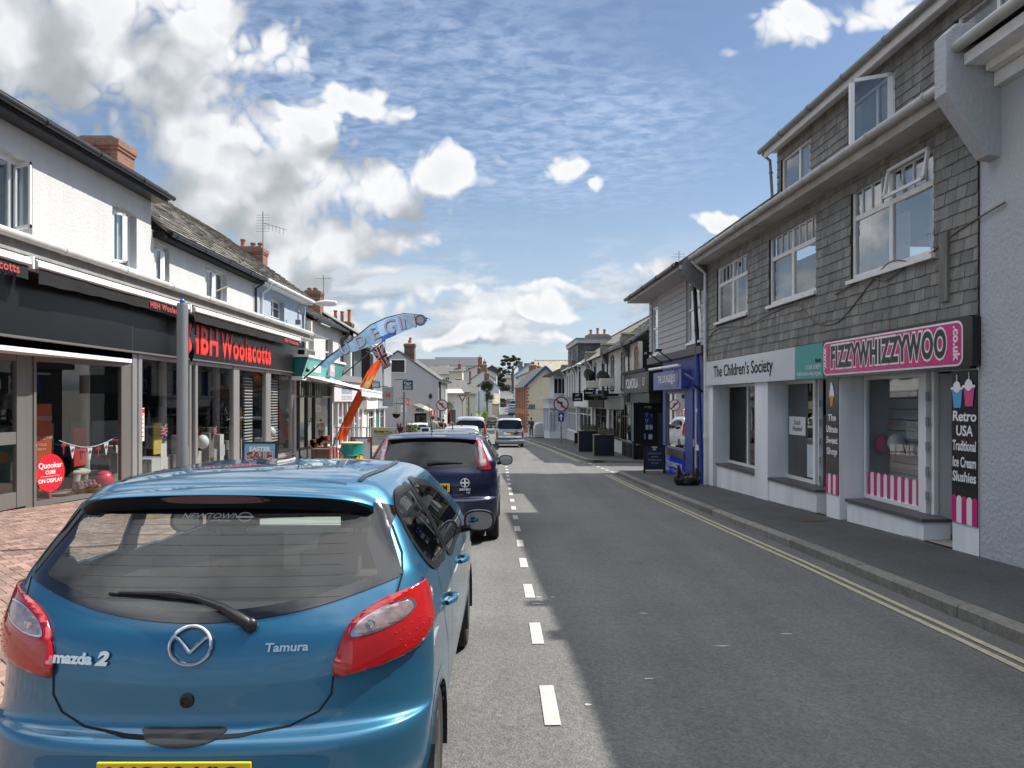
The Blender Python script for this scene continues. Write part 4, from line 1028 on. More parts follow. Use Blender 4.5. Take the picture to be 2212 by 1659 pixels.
s.build('slates',SLATE,wl)
for i,(a,b,c,d) in enumerate(wins):
    w=window(h,T,a,b,c,d,n=-.02,cols=2,transom=.34,bars=4,fm=OLDW,fw=.075,curtain=[((.0,.3),(.55,.75)),((.6,.98),(.0,.12)),((.0,.12),(.9,1.0))][i],gm=glass('sky_window',(.6,.65,.67),1.7,boost=.14),proud=.03)
    r=MB(T); r.box(a-.04,b+.04,-1.6,-1.58,c,d); r.build('room_back',PALEI,w)
    if i==2:
        q=MB(T); q.box(a+.5,a+.54,-.3,-.26,c,d-.3); q.box(a+.12,a+.35,-.35,-.3,c,c+.5); q.build('clutter',mat('clutter',(.45,.43,.36),.8,island=.4),w)
# top hung light swung open on the third window
a,b,c,d=wins[2]; q=MB(T); m_=(a+b)/2
for (u0_,u1_,t0_,t1_) in ((a+.05,a+.10,0,1),(m_-.09,m_-.04,0,1),(a+.05,m_-.04,0,.1),(a+.05,m_-.04,.9,1)):
    z=lambda t:d-.46+.42*t; n_=lambda t:.02+.07*(1-t)
    V=[q.v(u0_,n_(t0_),z(t0_)),q.v(u1_,n_(t0_),z(t0_)),q.v(u1_,n_(t1_),z(t1_)),q.v(u0_,n_(t1_),z(t1_))]; V2=[q.v(u0_,n_(t0_)+.04,z(t0_)),q.v(u1_,n_(t0_)+.04,z(t0_)),q.v(u1_,n_(t1_)+.04,z(t1_)),q.v(u0_,n_(t1_)+.04,z(t1_))]
    q.f(V);q.f(V2)
    for k in range(4): q.f([V[k],V2[k],V2[(k+1)%4],V[(k+1)%4]])
q.build('open_sash',OLDW,h)
# eave: soffit, fascia and long gutter
mb=MB(T); mb.prism([(0,5.22),(.38,5.22),(.38,5.36),(0,5.36)],'a',U0,U1-.02); mb.build('soffit',mat('stained_soffit',(.46,.45,.42),.8,var=.3,vs=2,streak=0),h)
gutter(h,T,U0,U1+.05,.45,5.385,mat('old_white_gutter',(.40,.41,.39),.5,var=.3,vs=3),.062,step=1.35)
pipe(h,T,[(U1+.02,.42,5.33),(U1-.02,.25,5.15),(U1+.02,.07,5.0),(U1+.02,.07,-.4)],OLDW,.04)
# main roof + dormer
mb=MB(T); mb.prism([(.40,5.42),(.40,5.5),(-5,9.2),(-5,9.1)],'a',15.7,U1+.15); r_=mb.build('roof',ROOFB,h)
s=MB(T); kk=math.hypot(1,.7); slates(s,lambda u,v,t:(15.9+u,.42-v/kk+t*.6,5.5+v*.7/kk+t*.8),U1-15.8,6.2,.3,.22,tilt=.018); s.build('slates',ROOFS,r_)
chimney(h,T,17.6,18.1,-2.3,-1.7,6.5,7.35,BRICK,pots=((.5,.5),),cap=False)
mb=MB(T); mb.lathe((17.85,-2.0,7.85),[(.12,0),(.12,.05),(.22,.09),(.22,.13),(.06,.2)],16); mb.build('cowl',STEEL,h,smooth=True)
dz0,dz1=5.5,6.95; dn=-.42
dw=[]
for (xa,xb,zt_) in ((1690,1751,6.72),(1836,1933,6.72),(2069,2215,6.74)):
    dw.append((T.u(xb,dn),T.u(xa,dn),5.62,zt_))
mb=MB(T); mb.wall(-7,T.u(1681,dn),dz0,dz1,dw,dn,.1); ue=T.u(1681,dn); mb.quad([(ue,dn,dz0-.5),(ue,-5,dz0-.5),(ue,-5,dz1),(ue,dn,dz1)]); dm=mb.build('dormer',SLATEB,h)
s=MB(T); slates(s,lambda u,v,t:(3+u,dn+.012+t,dz0+v),ue-3,dz1-dz0,.22,.15,[(a-3-.03,b-3+.03,c-dz0,d-dz0+.03) for a,b,c,d in dw],tilt=.013)
slates(s,lambda u,v,t:(ue+.012+t,dn-u,dz0-.3+v),3.5,dz1-dz0+.3,.22,.15,tilt=.013)
s.build('slates',SLATE,dm)
for i,(a,b,c,d) in enumerate(dw):
    w=window(h,T,a,b,c,d,n=dn-.01,cols=2,curtain=[((.1,.45),),((.5,.95),),((.1,.9),)][i],fw=.05,sill=False,cw=[a,a+(b-a)*.38,b])
    r=MB(T); r.box(a,b,dn-1.5,dn-1.48,c,d); r.build('room_back',PALEI,w)
sash(h,T,dw[1][0]+.04,dn,dn+.52,5.66,6.70,du=.28)
mb=MB(T); mb.box(-7,ue+.12,-5,-.2,dz1,dz1+.09); mb.box(-7,ue+.14,-.2,-.16,dz1-.1,dz1+.1); mb.build('dormer_roof',OLDW,h)
gutter(h,T,3,ue+.2,-.10,7.0,mat('old_grey_gutter',(.20,.22,.22),.5,var=.2),.055,step=1.3)
pipe(h,T,[(ue+.15,-.14,6.95),(ue+.12,-.3,6.8),(ue+.1,-.36,5.6)],mat('old_grey_gutter',(.2,.22,.22)),.035)
for v_ in ((8.95,9.15,7.75),(7.85,8.1,7.62)): mb=MB(T); mb.box(v_[0],v_[1],-.62,-.38,7.0,v_[2]); mb.build('vent_stack',GREYP,h)
# party wall corbels
def corbel(root,T,u0,u1,zt,zb,no,m=CORB,cap=None):
    mb=MB(T); mb.prism([(-1.6,zt+.02),(no*.8,zt),(no,zt-.12),(no,zt-(zt-zb)*.52),(.14,zb+.02),(.0,zb),(-1.6,zb)],'a',u0,u1)
    c=mb.build('corbel',m,root,bevel=.015)
    if cap:
        q=MB(T); q.box(u0-.04,u1+.04,-.9,no*.9,zt+.01,zt+.09); q.build('cap_stone',cap,c)
corbel(h,T,U1+.15,U1+.42,5.42,4.62,.62)
mb=MB(T); pts=[(8.4,.02,3.95),(9.2,.03,3.82),(9.9,.03,3.62),(10.1,.04,3.6),(10.7,.03,3.72),(11.2,.03,3.55),(12.3,.03,3.05),(13.2,.03,3.15),(13.9,.03,3.52),(15.2,.03,3.5),(16.4,.03,3.4),(17.2,.03,3.45),(18.6,.03,3.52),(19.4,.05,3.3)]
mb.tube(spl_(pts),.011,5); mb.tube([(10.2,.04,3.62),(10.8,.05,3.48),(11.4,.04,3.62),(12.4,.04,3.5)],.012,5); mb.build('cable',mat('old_cable',(.16,.13,.09),.7),h)
mb=MB(T); mb.box(9.38,9.55,.02,.06,3.0,3.85); mb.build('wall_board',mat('grey_old_wood',(.20,.19,.17),.85,var=.4,vs=12,streak=1),h)
# ---- shop fronts beneath
ng=-.38
def up(cx,n=0): return T.u(RX(cx),n)
zg=lambda u: gz(u)+.1
mb=MB(T)     # pillars: (near u, far u)
P_=[(up(245),up(213)),(up(500),up(440)),(up(835),up(775)),(U0+.005,up(1362))]
tops=2.17
for (a,b) in P_: mb.box(a,b,ng-.05,.0,zg(b)-.5,tops)
mb.box(U0,U1,ng-.04,-.02,tops,2.6)
mb.build('pillar',WHITE if False else DIRTW,h,bevel=.008)
st=[(up(438),up(258),.26),(up(720),up(500),.25),(up(1217),up(862),.24)]
for (a,b,z) in st:
    q=MB(T); q.box(a,b,ng-.02,-.03,zg(b)-.6,z-.045); q=q.build('stallriser',DIRTW,h,bevel=.01)
    q2=MB(T); q2.box(a-.02,b+.01,ng-.02,.0,z-.045,z); q2.build('slate_sill',mat('slate_sill',(.09,.09,.095),.6,var=.2),q)
def shopwin(a,b,z0,z1,cols,cw=None):
    return window(h,T,a,b,z0,z1,n=ng,cols=cols,fm=UPVC,gm=GLS,fw=.06,sill=False,name='shop_window',cw=cw)
w1=(up(438,ng),up(308,ng)); w2=(up(720,ng),up(560,ng)); w3=(up(1215,ng),up(950,ng))
shopwin(w1[0]-.2,w1[1],.26,tops,2,cw=[w1[0]-.2,up(405,ng),w1[1]]); shopwin(w2[0],w2[1],.25,tops,1); shopwin(w3[0],w3[1],.24,tops,1)
# reveals facing the camera are the pillar sides; doors
def door(a,b,z0,z1,m,gl,n=ng,pan=.25,open_=0,name='door'):
    q=MB(T); q.box(a,b,n-.06,n,z0,z1)
    for k in (0,): pass
    o=q.build(name,m,h)
    g=MB(T); g.box(a+.14,b-.14,n,n+.004,z0+pan,z1-.15); g.build('pane',gl,o)
    g=MB(T); g.tube([(b-.08,n+.05,z0+.95),(b-.08,n+.05,z0+1.15)],.012,6); g.build('handle',STEEL,o)
    return o
a,b=up(770,ng),up(722,ng); mb=MB(T); mb.box(b-.05,b+.05,ng-.06,ng+.02,zg(b)-.1,tops); mb.box(up(745,ng)-.01,up(745,ng)+.02,ng-.05,ng+.03,zg(b)-.1,tops); mb.build('door_frame',UPVC,h)
a2,b2=up(1362,ng),up(1218,ng)
mb=MB(T); mb.box(b2-.16,b2,ng-.06,ng+.03,zg(b2)-.1,tops); mb.box(b2-.30,b2-.24,ng-.06,ng+.0,zg(b2)-.1,tops); mb.build('door_frame',UPVC,h)
mb=MB(T)
for k in range(6):
    for (uu,) in ((b2-.2,),(b-.28,)): mb.box(uu-.03,uu+.03,ng+.03,ng+.045,zg(uu)+.15+.34*k,zg(uu)+.27+.34*k)
mb.build('hinge',GREYP,h)
# door leaf of the sweet shop swung inwards
q=MB(T); ul=up(1262,ng); q.box(ul-.045,ul,ng-.85,ng-.05,zg(ul)+.02,tops-.02); o=q.build('door',UPVC,h)
q=MB(T); q.box(ul-.05,ul+.003,ng-.72,ng-.30,zg(ul)+.55,tops-.2); q.build('pane',GLD,o)
q=MB(T); ul=up(760,ng); q.box(ul-.045,ul,ng-.8,ng-.05,zg(ul)+.02,tops-.02); o=q.build('door',UPVC,h)
# interiors
mb=MB(T); k=-3.4
mb.quad([(U0,ng,zg(9)+.03),(U1,ng,zg(19)+.03),(U1,k,zg(19)+.03),(U0,k,zg(9)+.03)]); mb.build('shop_floor',mat('lino',(.10,.10,.11),.5),h)
mb=MB(T); mb.quad([(U0,k,-1),(U1,k,-1),(U1,k,2.6),(U0,k,2.6)]); mb.quad([(U0,ng,2.3),(U1,ng,2.3),(U1,k,2.3),(U0,k,2.3)])
um=up(800); mb.quad([(um,ng-.1,-1),(um,k,-1),(um,k,2.6),(um,ng-.1,2.6)]); mb.quad([(U0+.05,ng-.1,-1),(U0+.05,k,-1),(U0+.05,k,2.6),(U0+.05,ng-.1,2.6)]); mb.build('room',PALEI,h)
mb=MB(T)   # grey boarding inside sweet shop window
for j in range(11): mb.box(w3[1]-.75,w3[1]+.2,ng-.55,ng-.5,.3+.17*j,.455+.17*j)
mb.build('boarding',mat('pale_boarding',(.42,.46,.47),.6),h)
mb=MB(T)
for j in range(6):
    for i in range(13): mb.box(U0+.15+i*.19,U0+.3+i*.19,ng-1.25,ng-1.1,-.15+.36*j,-.15+.36*j+.22+.06*random.random())
mb.build('sweet_packets',[mat('sweets',(.45,.30,.10),.4,island=.9,var=.5,vs=8)],h)
mb=MB(T)
for j in range(7): mb.box(U0+.1,U0+2.7,ng-1.35,ng-1.08,-.19+.36*j,-.16+.36*j)
mb.build('shelving',mat('shop_shelf',(.30,.28,.26),.5),h)
mb=MB(T)
for (uu,k_,hh) in ((15.0,-.9,1.5),(15.6,-1.3,1.4),(17.6,-1.2,1.6),(18.2,-1.0,1.45),(16.9,-2,1.3)):
    mb=MB(T); mb.tube([(uu,ng+k_+.3,-.5),(uu,ng+k_+.3,hh-.25),(uu,ng+k_+.3,hh)],[.19,.20,.05],10)
    mb.build('clothing_display',mat('clothes',(.16,.15,.16),.9,island=.7),h,smooth=True); mb=MB(T)
# entrance slabs
mb=MB(T); mb.prism([(up(1362),0),(up(1217),.0),(up(1217),-.45),(up(1362),-.45)],'c',-.5,zg(9.6)-.0+.018) if False else None
for (a,b) in ((up(1362),up(1130)),(up(775),up(640))):
    q=MB(T); V=[q.v(a,-.02,zg(a)+.022),q.v(b,-.02,zg(b)+.022),q.v(b,ng-.1,zg(b)+.022),q.v(a,ng-.1,zg(a)+.022)]; q.f(V); q.build('threshold',CONC,h)
# signs
zs0,zs1=2.165,2.755
uC=(T.u(RX(628),.06),T.u(RX(211),.06)); uT=(T.u(RX(758),.06),T.u(RX(628),.06)); uF=(T.u(RX(1438),.08),T.u(RX(758),.08))
mb=MB(T); mb.box(uC[0],uC[1],.0,.06,zs0,zs1); sb=mb.build('sign_board',mat('gloss_white_sign',(.62,.66,.69),.12,var=.03),h)
text('The Children’s Society',.38,T((T.u(1547)+T.u(1676))/2,.065,zs0+.31),(.04,-1,0),(0,0,1),BLACKM,sb,off=.004,fit=T.u(1547)-T.u(1676),ext=.001)
mb=MB(T); mb.box(uT[0],uT[1],.0,.061,zs0,zs1); sb=mb.build('sign_board',TEAL,h)
for s_,z_,m in (('Bude',.30,BLACKM),('01288 359839',.19,WSIGN),('childrenssociety.org.uk',.09,WSIGN)):
    text(s_,.105,T(uT[0]+.06,.066,zs0+z_),(.04,-1,0),(0,0,1),m,sb,align='RIGHT',ext=.001)
mb=MB(T); mb.box(uF[0]-.02,uF[1],.0,.08,zs0-.01,zs1+.02); mb.box(uF[0]-.10,uF[0]-.02,.0,.10,zs0+.02,zs1); sb=mb.build('sign_board',mat('sign_black',(.015,.016,.02),.2),h)
def rrect(mb,u0,u1,z0,z1,r,n,m=0):
    pts=[]
    for (cu,cz,a0) in ((u1-r,z1-r,0),(u0+r,z1-r,90),(u0+r,z0+r,180),(u1-r,z0+r,270)):
        for k in range(7):
            a=R(a0+15*k); pts.append((cu+r*math.cos(a),cz+r*math.sin(a)))
    mb.prism([(p[0],p[1]) for p in pts],'b',n,n+.003,m)
q=MB(T); rrect(q,uF[0]+.10,uF[1]-.03,zs0+.03,zs1-.02,.11,.081); wb=q.build('border',WSIGN,sb)
q=MB(T); rrect(q,uF[0]+.125,uF[1]-.055,zs0+.055,zs1-.045,.09,.085); wb=q.build('panel',MAG,sb)
um_=(uF[0]+uF[1])/2+.0
for off,m,n_ in ((.056,BLACKM,.087),(.048,WSIGN,.089),(.020,mat('letter_black',(.02,.024,.024),.4),.092)):
    text('FIZZYWHIZZYWOO',.46,T(um_+.05,n_,zs0+.30),(.04,-1,0),(0,0,1),m,sb,off=off,ext=.001,fit=(uF[1]-uF[0])*.80,space=1.13)
text('www.',.15,T(uF[1]-.12,.09,zs0+.30),(0,0,-1),(.04,-1,0),WSIGN,sb,off=.006,ext=.001)
text('.co.uk',.17,T(uF[0]+.22,.09,zs0+.31),(0,0,-1),(.04,-1,0),WSIGN,sb,off=.006,ext=.001)
# black sticker panels with stripes
STR=two('pink_white_stripe',(.52,.015,.16),(.78,.78,.78),w=.10,rough=.3)
def panel(a,b,z0,z1,zm,lines,size):
    q=MB(T); q.box(a+.01,b-.01,0,.012,z0,z1); p=q.build('sign_panel',mat('sign_black',(.015,.016,.02),.2),h)
    n_=5; w_=(b-a-.02)/n_; zs=zm
    for i in range(n_):
        q=MB(T); aa=a+.01+i*w_; pts=[(aa,z0),(aa+w_,z0)]
        for k in range(7): an=R(30*k); pts.append((aa+w_/2+w_/2*math.cos(an),zs-w_/2+w_/2*math.sin(an)))
        q.prism(pts,'b',.0125,.016); q.build('stripe',MAG if i%2==0 else WSIGN,p)
    for s_,z_ in lines: text(s_,size,T((a+b)/2,.016,z_),(.04,-1,0),(0,0,1),WSIGN,p,off=.004,ext=.001,fit=(b-a)*min(.86,.20*len(s_) if len(s_)<6 else .86),shear=.05)
    return p
a,b=P_[2]; zz=lambda cy,u:T.z(RY(cy),u)
p=panel(a,b,zz(1230,b),2.15,zz(1138,b),(('The',zz(885,a)),('Ultimate',zz(940,a)),('Sweet',zz(993,a)),('Shop',zz(1045,a))),.15)
q=MB(T); m_=(a+b)/2; q.prism([(m_-.07,zz(780,a)),(m_+.07,zz(780,a)),(m_+.03,zz(830,a)),(m_-.03,zz(830,a))],'b',.014,.02); q.build('cone_picture',mat('cone_orange',(.62,.28,.07),.4),p)
q=MB(T)
for k,(r_,cy) in enumerate(((.085,775),(.07,757),(.05,740),(.03,725))): q.lathe((m_,.015,zz(cy,a)),[(0,0),(r_,0),(r_,.004+.002*k),(0,.004+.002*k)],16,'b')
q.build('ice_cream_picture',WSIGN,p)
a,b=P_[3]; b=min(b,b); 
p=panel(a,b,zz(1395,a),2.14,zz(1262,a),(('Retro',zz(880,a)),('USA',zz(950,a)),('Traditional',zz(1022,a)),('Ice Cream',zz(1102,a)),('Slushies',zz(1172,a))),.17)
m_=(a+b)/2; k1=T.z(RY(745),a); k0=T.z(RY(838),a)
for s_,m,xx,dz in ((0,mat('cup_blue',(.06,.35,.62),.4),.13,0),(1,mat('cup_pink',(.62,.06,.22),.4),-.10,.02)):
    q=MB(T); c=m_+xx; q.prism([(c-.10,k1+dz),(c+.10,k1+dz),(c+.065,k0+dz),(c-.065,k0+dz)],'b',.014+.004*s_,.018+.004*s_); cup=q.build('cup_picture',m,p)
    q=MB(T); q.box(c-.115,c+.115,.018+.004*s_,.024+.004*s_,k1+dz-.01,k1+dz+.02); q.box(c-.006,c+.006,.018,.024,k1+dz+.02,k1+dz+.17)
    q.lathe((c,.02+.004*s_,k1+dz+.02),[(0,0),(.07,0),(.07,.003),(0,.003)],14,'b'); q.build('cup_lid',WSIGN,cup)
# window scalloped stripe in sweet shop window, poster etc.
a,b=w3[0]+.06,w3[1]-.06; n_=15; w_=(b-a)/n_
for i in range(n_):
    q=MB(T); aa=a+i*w_; z0_=.30; pts=[(aa,z0_),(aa+w_,z0_)]
    for k in range(7): an=R(30*k); pts.append((aa+w_/2+w_/2*math.cos(an),.62+w_/2*math.sin(an)))
    q.prism(pts,'b',ng-.028,ng-.026); q.build('window_stripe',MAG if i%2==0 else WSIGN,h)
def sheet(label,name,cat,T,u0,u1,z0,z1,n,m,lines=(),ex=(.04,-1,0),tm=BLACKM,size=.1,shear=0):
    t=thing(name,label,cat,T((u0+u1)/2,n,z0)); q=MB(T); q.box(u0,u1,n-.003,n,z0,z1); p=q.build('sheet',m,t)
    for s_,z_ in lines: text(s_,size,T((u0+u1)/2,n+.002,z_),ex,(0,0,1),tm,p,ext=.0005,off=.002,shear=shear)
    return t
sheet('white paper sign reading Stock Needed stuck in the charity shop window','paper_notice','notice',T,up(672,ng),up(597,ng),T.z(RY(968),14.5),T.z(RY(880),14.5),ng-.02,WSIGN,(('Stock',T.z(RY(908),14.5)),('Needed',T.z(RY(938),14.5))),tm=mat('letter_grey',(.08,.08,.08),.5),size=.14,shear=.2)
sheet('blue and white information poster low in the charity shop window by the door','poster','poster',T,up(714,ng),up(680,ng),T.z(RY(1165),14.2),T.z(RY(1010),14.2),ng-.02,mat('poster_white',(.55,.65,.72),.5),(),size=.1)
for (cx,cy,c_,lab) in ((1035,1008,'magenta','magenta balloon low inside the sweet shop window'),(1100,1002,'pale','clear pale balloon beside the magenta one in the sweet shop window'),(1345,940,'deep','magenta balloon in the open sweet shop doorway')):
    n_=ng-.35; uu=T.u(RX(cx),n_); z=T.z(RY(cy),uu,n_); q=MB(T); q.ball((uu,n_,z),(.13,.13,.16),18)
    o=q.build('balloon',MAG if c_!='pale' else mat('pale_balloon',(.55,.6,.63),.2,coat=.5),None,smooth=True,recentre=True); tag(o,lab,'balloon')
# ---- near grey roughcast building at the right edge
h=thing('roughcast_building','pale grey roughcast building with white eaves at the right edge of the street','building',T(4,0,gz(4)))
mb=MB(T); V0,V1=-14,8.93
mb.box(V0,8.86,-8,-.006,-.9,5.75); mb.build('wall',GREYR,h)
corbel(h,T,8.50,8.72,5.95,4.48,.62,GREYR)
mb=MB(T); mb.box(V0,8.49,-.04,.42,5.48,5.60); mb.box(V0,8.49,-.04,.08,5.25,5.48); mb.box(V0,8.45,.1,.2,5.40,5.48); mb.build('soffit',OLDW,h)
gutter(h,T,V0,8.6,.5,5.68,mat('old_white_gutter',(.42,.42,.4),.5),.065)
mb=MB(T); mb.prism([(.45,5.65),(.45,5.73),(-6,8.6),(-6,8.5)],'a',V0,8.5); mb.build('roof',ROOFB,h)
mb=MB(T); mb.box(6.75,7.0,-.006,.03,.38,.42); mb.build('wall_fixing',UPVC,h)

# ---- R3 clad building with the blue cafe
h=thing('clad_building','grey boarded house over a royal blue cafe front reading The Lounge 15','building',T(23,0,gz(23)))
a0,b0=U1+.16,26.0
q3=[(T.u(1518,.0),T.u(1489,.0),3.36,5.0),(T.u(1424,.0),T.u(1412,.0),3.3,4.85)]
mb=MB(T); mb.wall(a0,b0,3.2,5.2,q3,.04,.1); mb.quad([(b0,.04,3.2),(b0,-6,3.2),(b0,-6,5.2),(b0,.04,5.2)]); mb.quad([(a0,-6,3.2),(b0,-6,3.2),(b0,-6,5.2),(a0,-6,5.2)]); wl=mb.build('wall',GREYP,h)
mb=MB(T); z=3.22
while z<5.15:
    for (ua,ub) in ((a0,q3[0][0]-.06),(q3[0][1]+.1,q3[1][0]-.14),(q3[1][1]+.05,b0)):
        if ub>ua: mb.prism([(.04,z),(.07,z),(.05,z+.178),(.04,z+.178)],'a',ua,ub)
    z+=.18
mb.build('cladding',LGREY,wl)
for w_ in q3: window(h,T,*w_,n=.02,cols=1,transom=.45,curtain=((.05,.95),),fw=.06,proud=.05)
mb=MB(T); mb.prism([(.72,5.24),(.72,5.32),(.0,5.80),(-4,8.6),(-4,8.5),(-.1,5.24)],'a',a0,b0+.6); r_=mb.build('roof',ROOFB,h)
mb=MB(T); mb.box(a0,b0+.55,-.1,.70,5.14,5.24); mb.build('soffit',LGREY,h)
gutter(h,T,a0,b0+.65,.76,5.27,BLACKP,.06)
q=MB(T); q.lathe((23.2,-2.6,6.6),[(.25,0),(.25,.6),(.33,.65),(.33,.75),(.2,.8)],8); q.build('chimney',OLDW,h)
# ground floor
c1,c2=T.u(1479),T.u(1438); d1,d2=T.u(1513),T.u(1496)
ops=[(c1,c2,-.0+.0,2.15),(d1,d2,-.5,2.1)]
ops[0]=(c1,c2,.35,2.05)
b1=T.u(1432)
mb=MB(T); mb.wall(a0,b1,-1.2,3.0,ops,0,.1); mb.quad([(b1,0,-1.2),(b1,-6,-1.2),(b1,-6,3.0),(b1,0,3.0)]); mb.build('shop_wall',BLUES,h)
mb=MB(T); mb.box(a0,b0,.0,.14,3.0,3.2); mb.box(a0,b0,-6,0,3.0,3.2); mb.build('cornice',mat('dark_grey_cornice',(.07,.07,.075),.5),h)
window(h,T,c1,c2,.35,2.05,n=-.03,cols=1,fm=GREYP,gm=glass('mirror_window',(.3,.32,.33),1.8,boost=.35),sill=False)
mb=MB(T); mb.box(b1-.0,b0,-.9,-.6,-1,3.0); mb.box(c1,c2+.3,0,.03,.12,.35); mb.build('panel_band',mat('dark_grey_cornice',(.07,.07,.075),.5),h)
mb=MB(T); mb.box(c1+.02,c2+.2,0,.02,-.42,.12); bp_=mb.build('sign_panel',BLUEP,h)
text('THE LOUNGE@15',.20,T((c1+c2)/2,.025,-.12),(.04,-1,0),(0,0,1),WSIGN,bp_,off=.004,fit=(c2-c1)*.8,ext=.001); text('CAFE & BAR',.12,T((c1+c2)/2,.025,-.28),(.04,-1,0),(0,0,1),mat('grey_letter',(.35,.35,.33),.5),bp_,ext=.001)
dd_=window(h,T,d1,d2,-.5,2.1,n=-.06,cols=1,transom=.22,fm=UPVC,gm=GLD,sill=False,fw=.09,name='door'); 
mb=MB(T); mb.box(d1+.05,d2-.05,-.09,-.05,.45,.6); mb.build('letter_rail',UPVC,dd_); mb=MB(T); mb.tube([(d2-.1,.0,.55),(d2-.1,.0,.75)],.015,6); mb.build('handle',UPVC,dd_)
s0,s1=T.u(1473,.22),T.u(1413,.22)
mb=MB(T); mb.box(s0,s1,.14,.24,2.12,2.66); mb.box(s0,s1,.0,.14,2.18,2.60); sb=mb.build('sign_board',mat('periwinkle_sign',(.06,.09,.34),.3,var=.03),h)
text('THE LOUNGE@15',.30,T((s0+s1)/2,.246,2.42),(.04,-1,0),(0,0,1),WSIGN,sb,off=.008,fit=(s1-s0)*.62,ext=.001); text('CAFE & BAR',.15,T((s0+s1)/2,.246,2.21),(.04,-1,0),(0,0,1),mat('grey_letter',(.35,.35,.33),.5),sb,ext=.001,space=1.2)
q=MB(T); N=24; uc,zc_=(s0+s1)/2-1.15,2.42; q.tube([(uc+.26*math.cos(i/N*5.2+.7),.25,zc_+.24*math.sin(i/N*5.2+.7)) for i in range(N)],.008,5); q.build('ring_mark',GOLD,sb)
mb=MB(T); mb.tube([(s0,.30,2.76),(s1+.3,.30,2.79)],.045,10); mb.build('awning_roll',UPVC,h,smooth=True)
mb=MB(T)
for uu in (22.7,24.0):
    mb.tube([(uu,.1,2.95),(uu,.5,3.25)],.02,6); mb.box(uu-.18,uu+.18,.45,.62,3.24,3.30)
mb.build('sign_lamp',BLACKP,h)
pipe(h,T,[(T.u(1502,.05),.08,5.0),(T.u(1507,.08),.08,3.2)],BLACKP,.055); pipe(h,T,[(T.u(1507,.08),.1,3.2),(T.u(1519,.08),.1,-.5)],BLUES,.055)
mb=MB(T); mb.tube([(19.62,.04,1.98),(19.75,.28,2.18)],.03,8); mb.build('flag_holder',BLACKM,h); mb=MB(T); mb.tube([(20.6,.04,2.35),(20.75,.26,2.52)],.03,8); mb.build('flag_holder',GREYP,h)

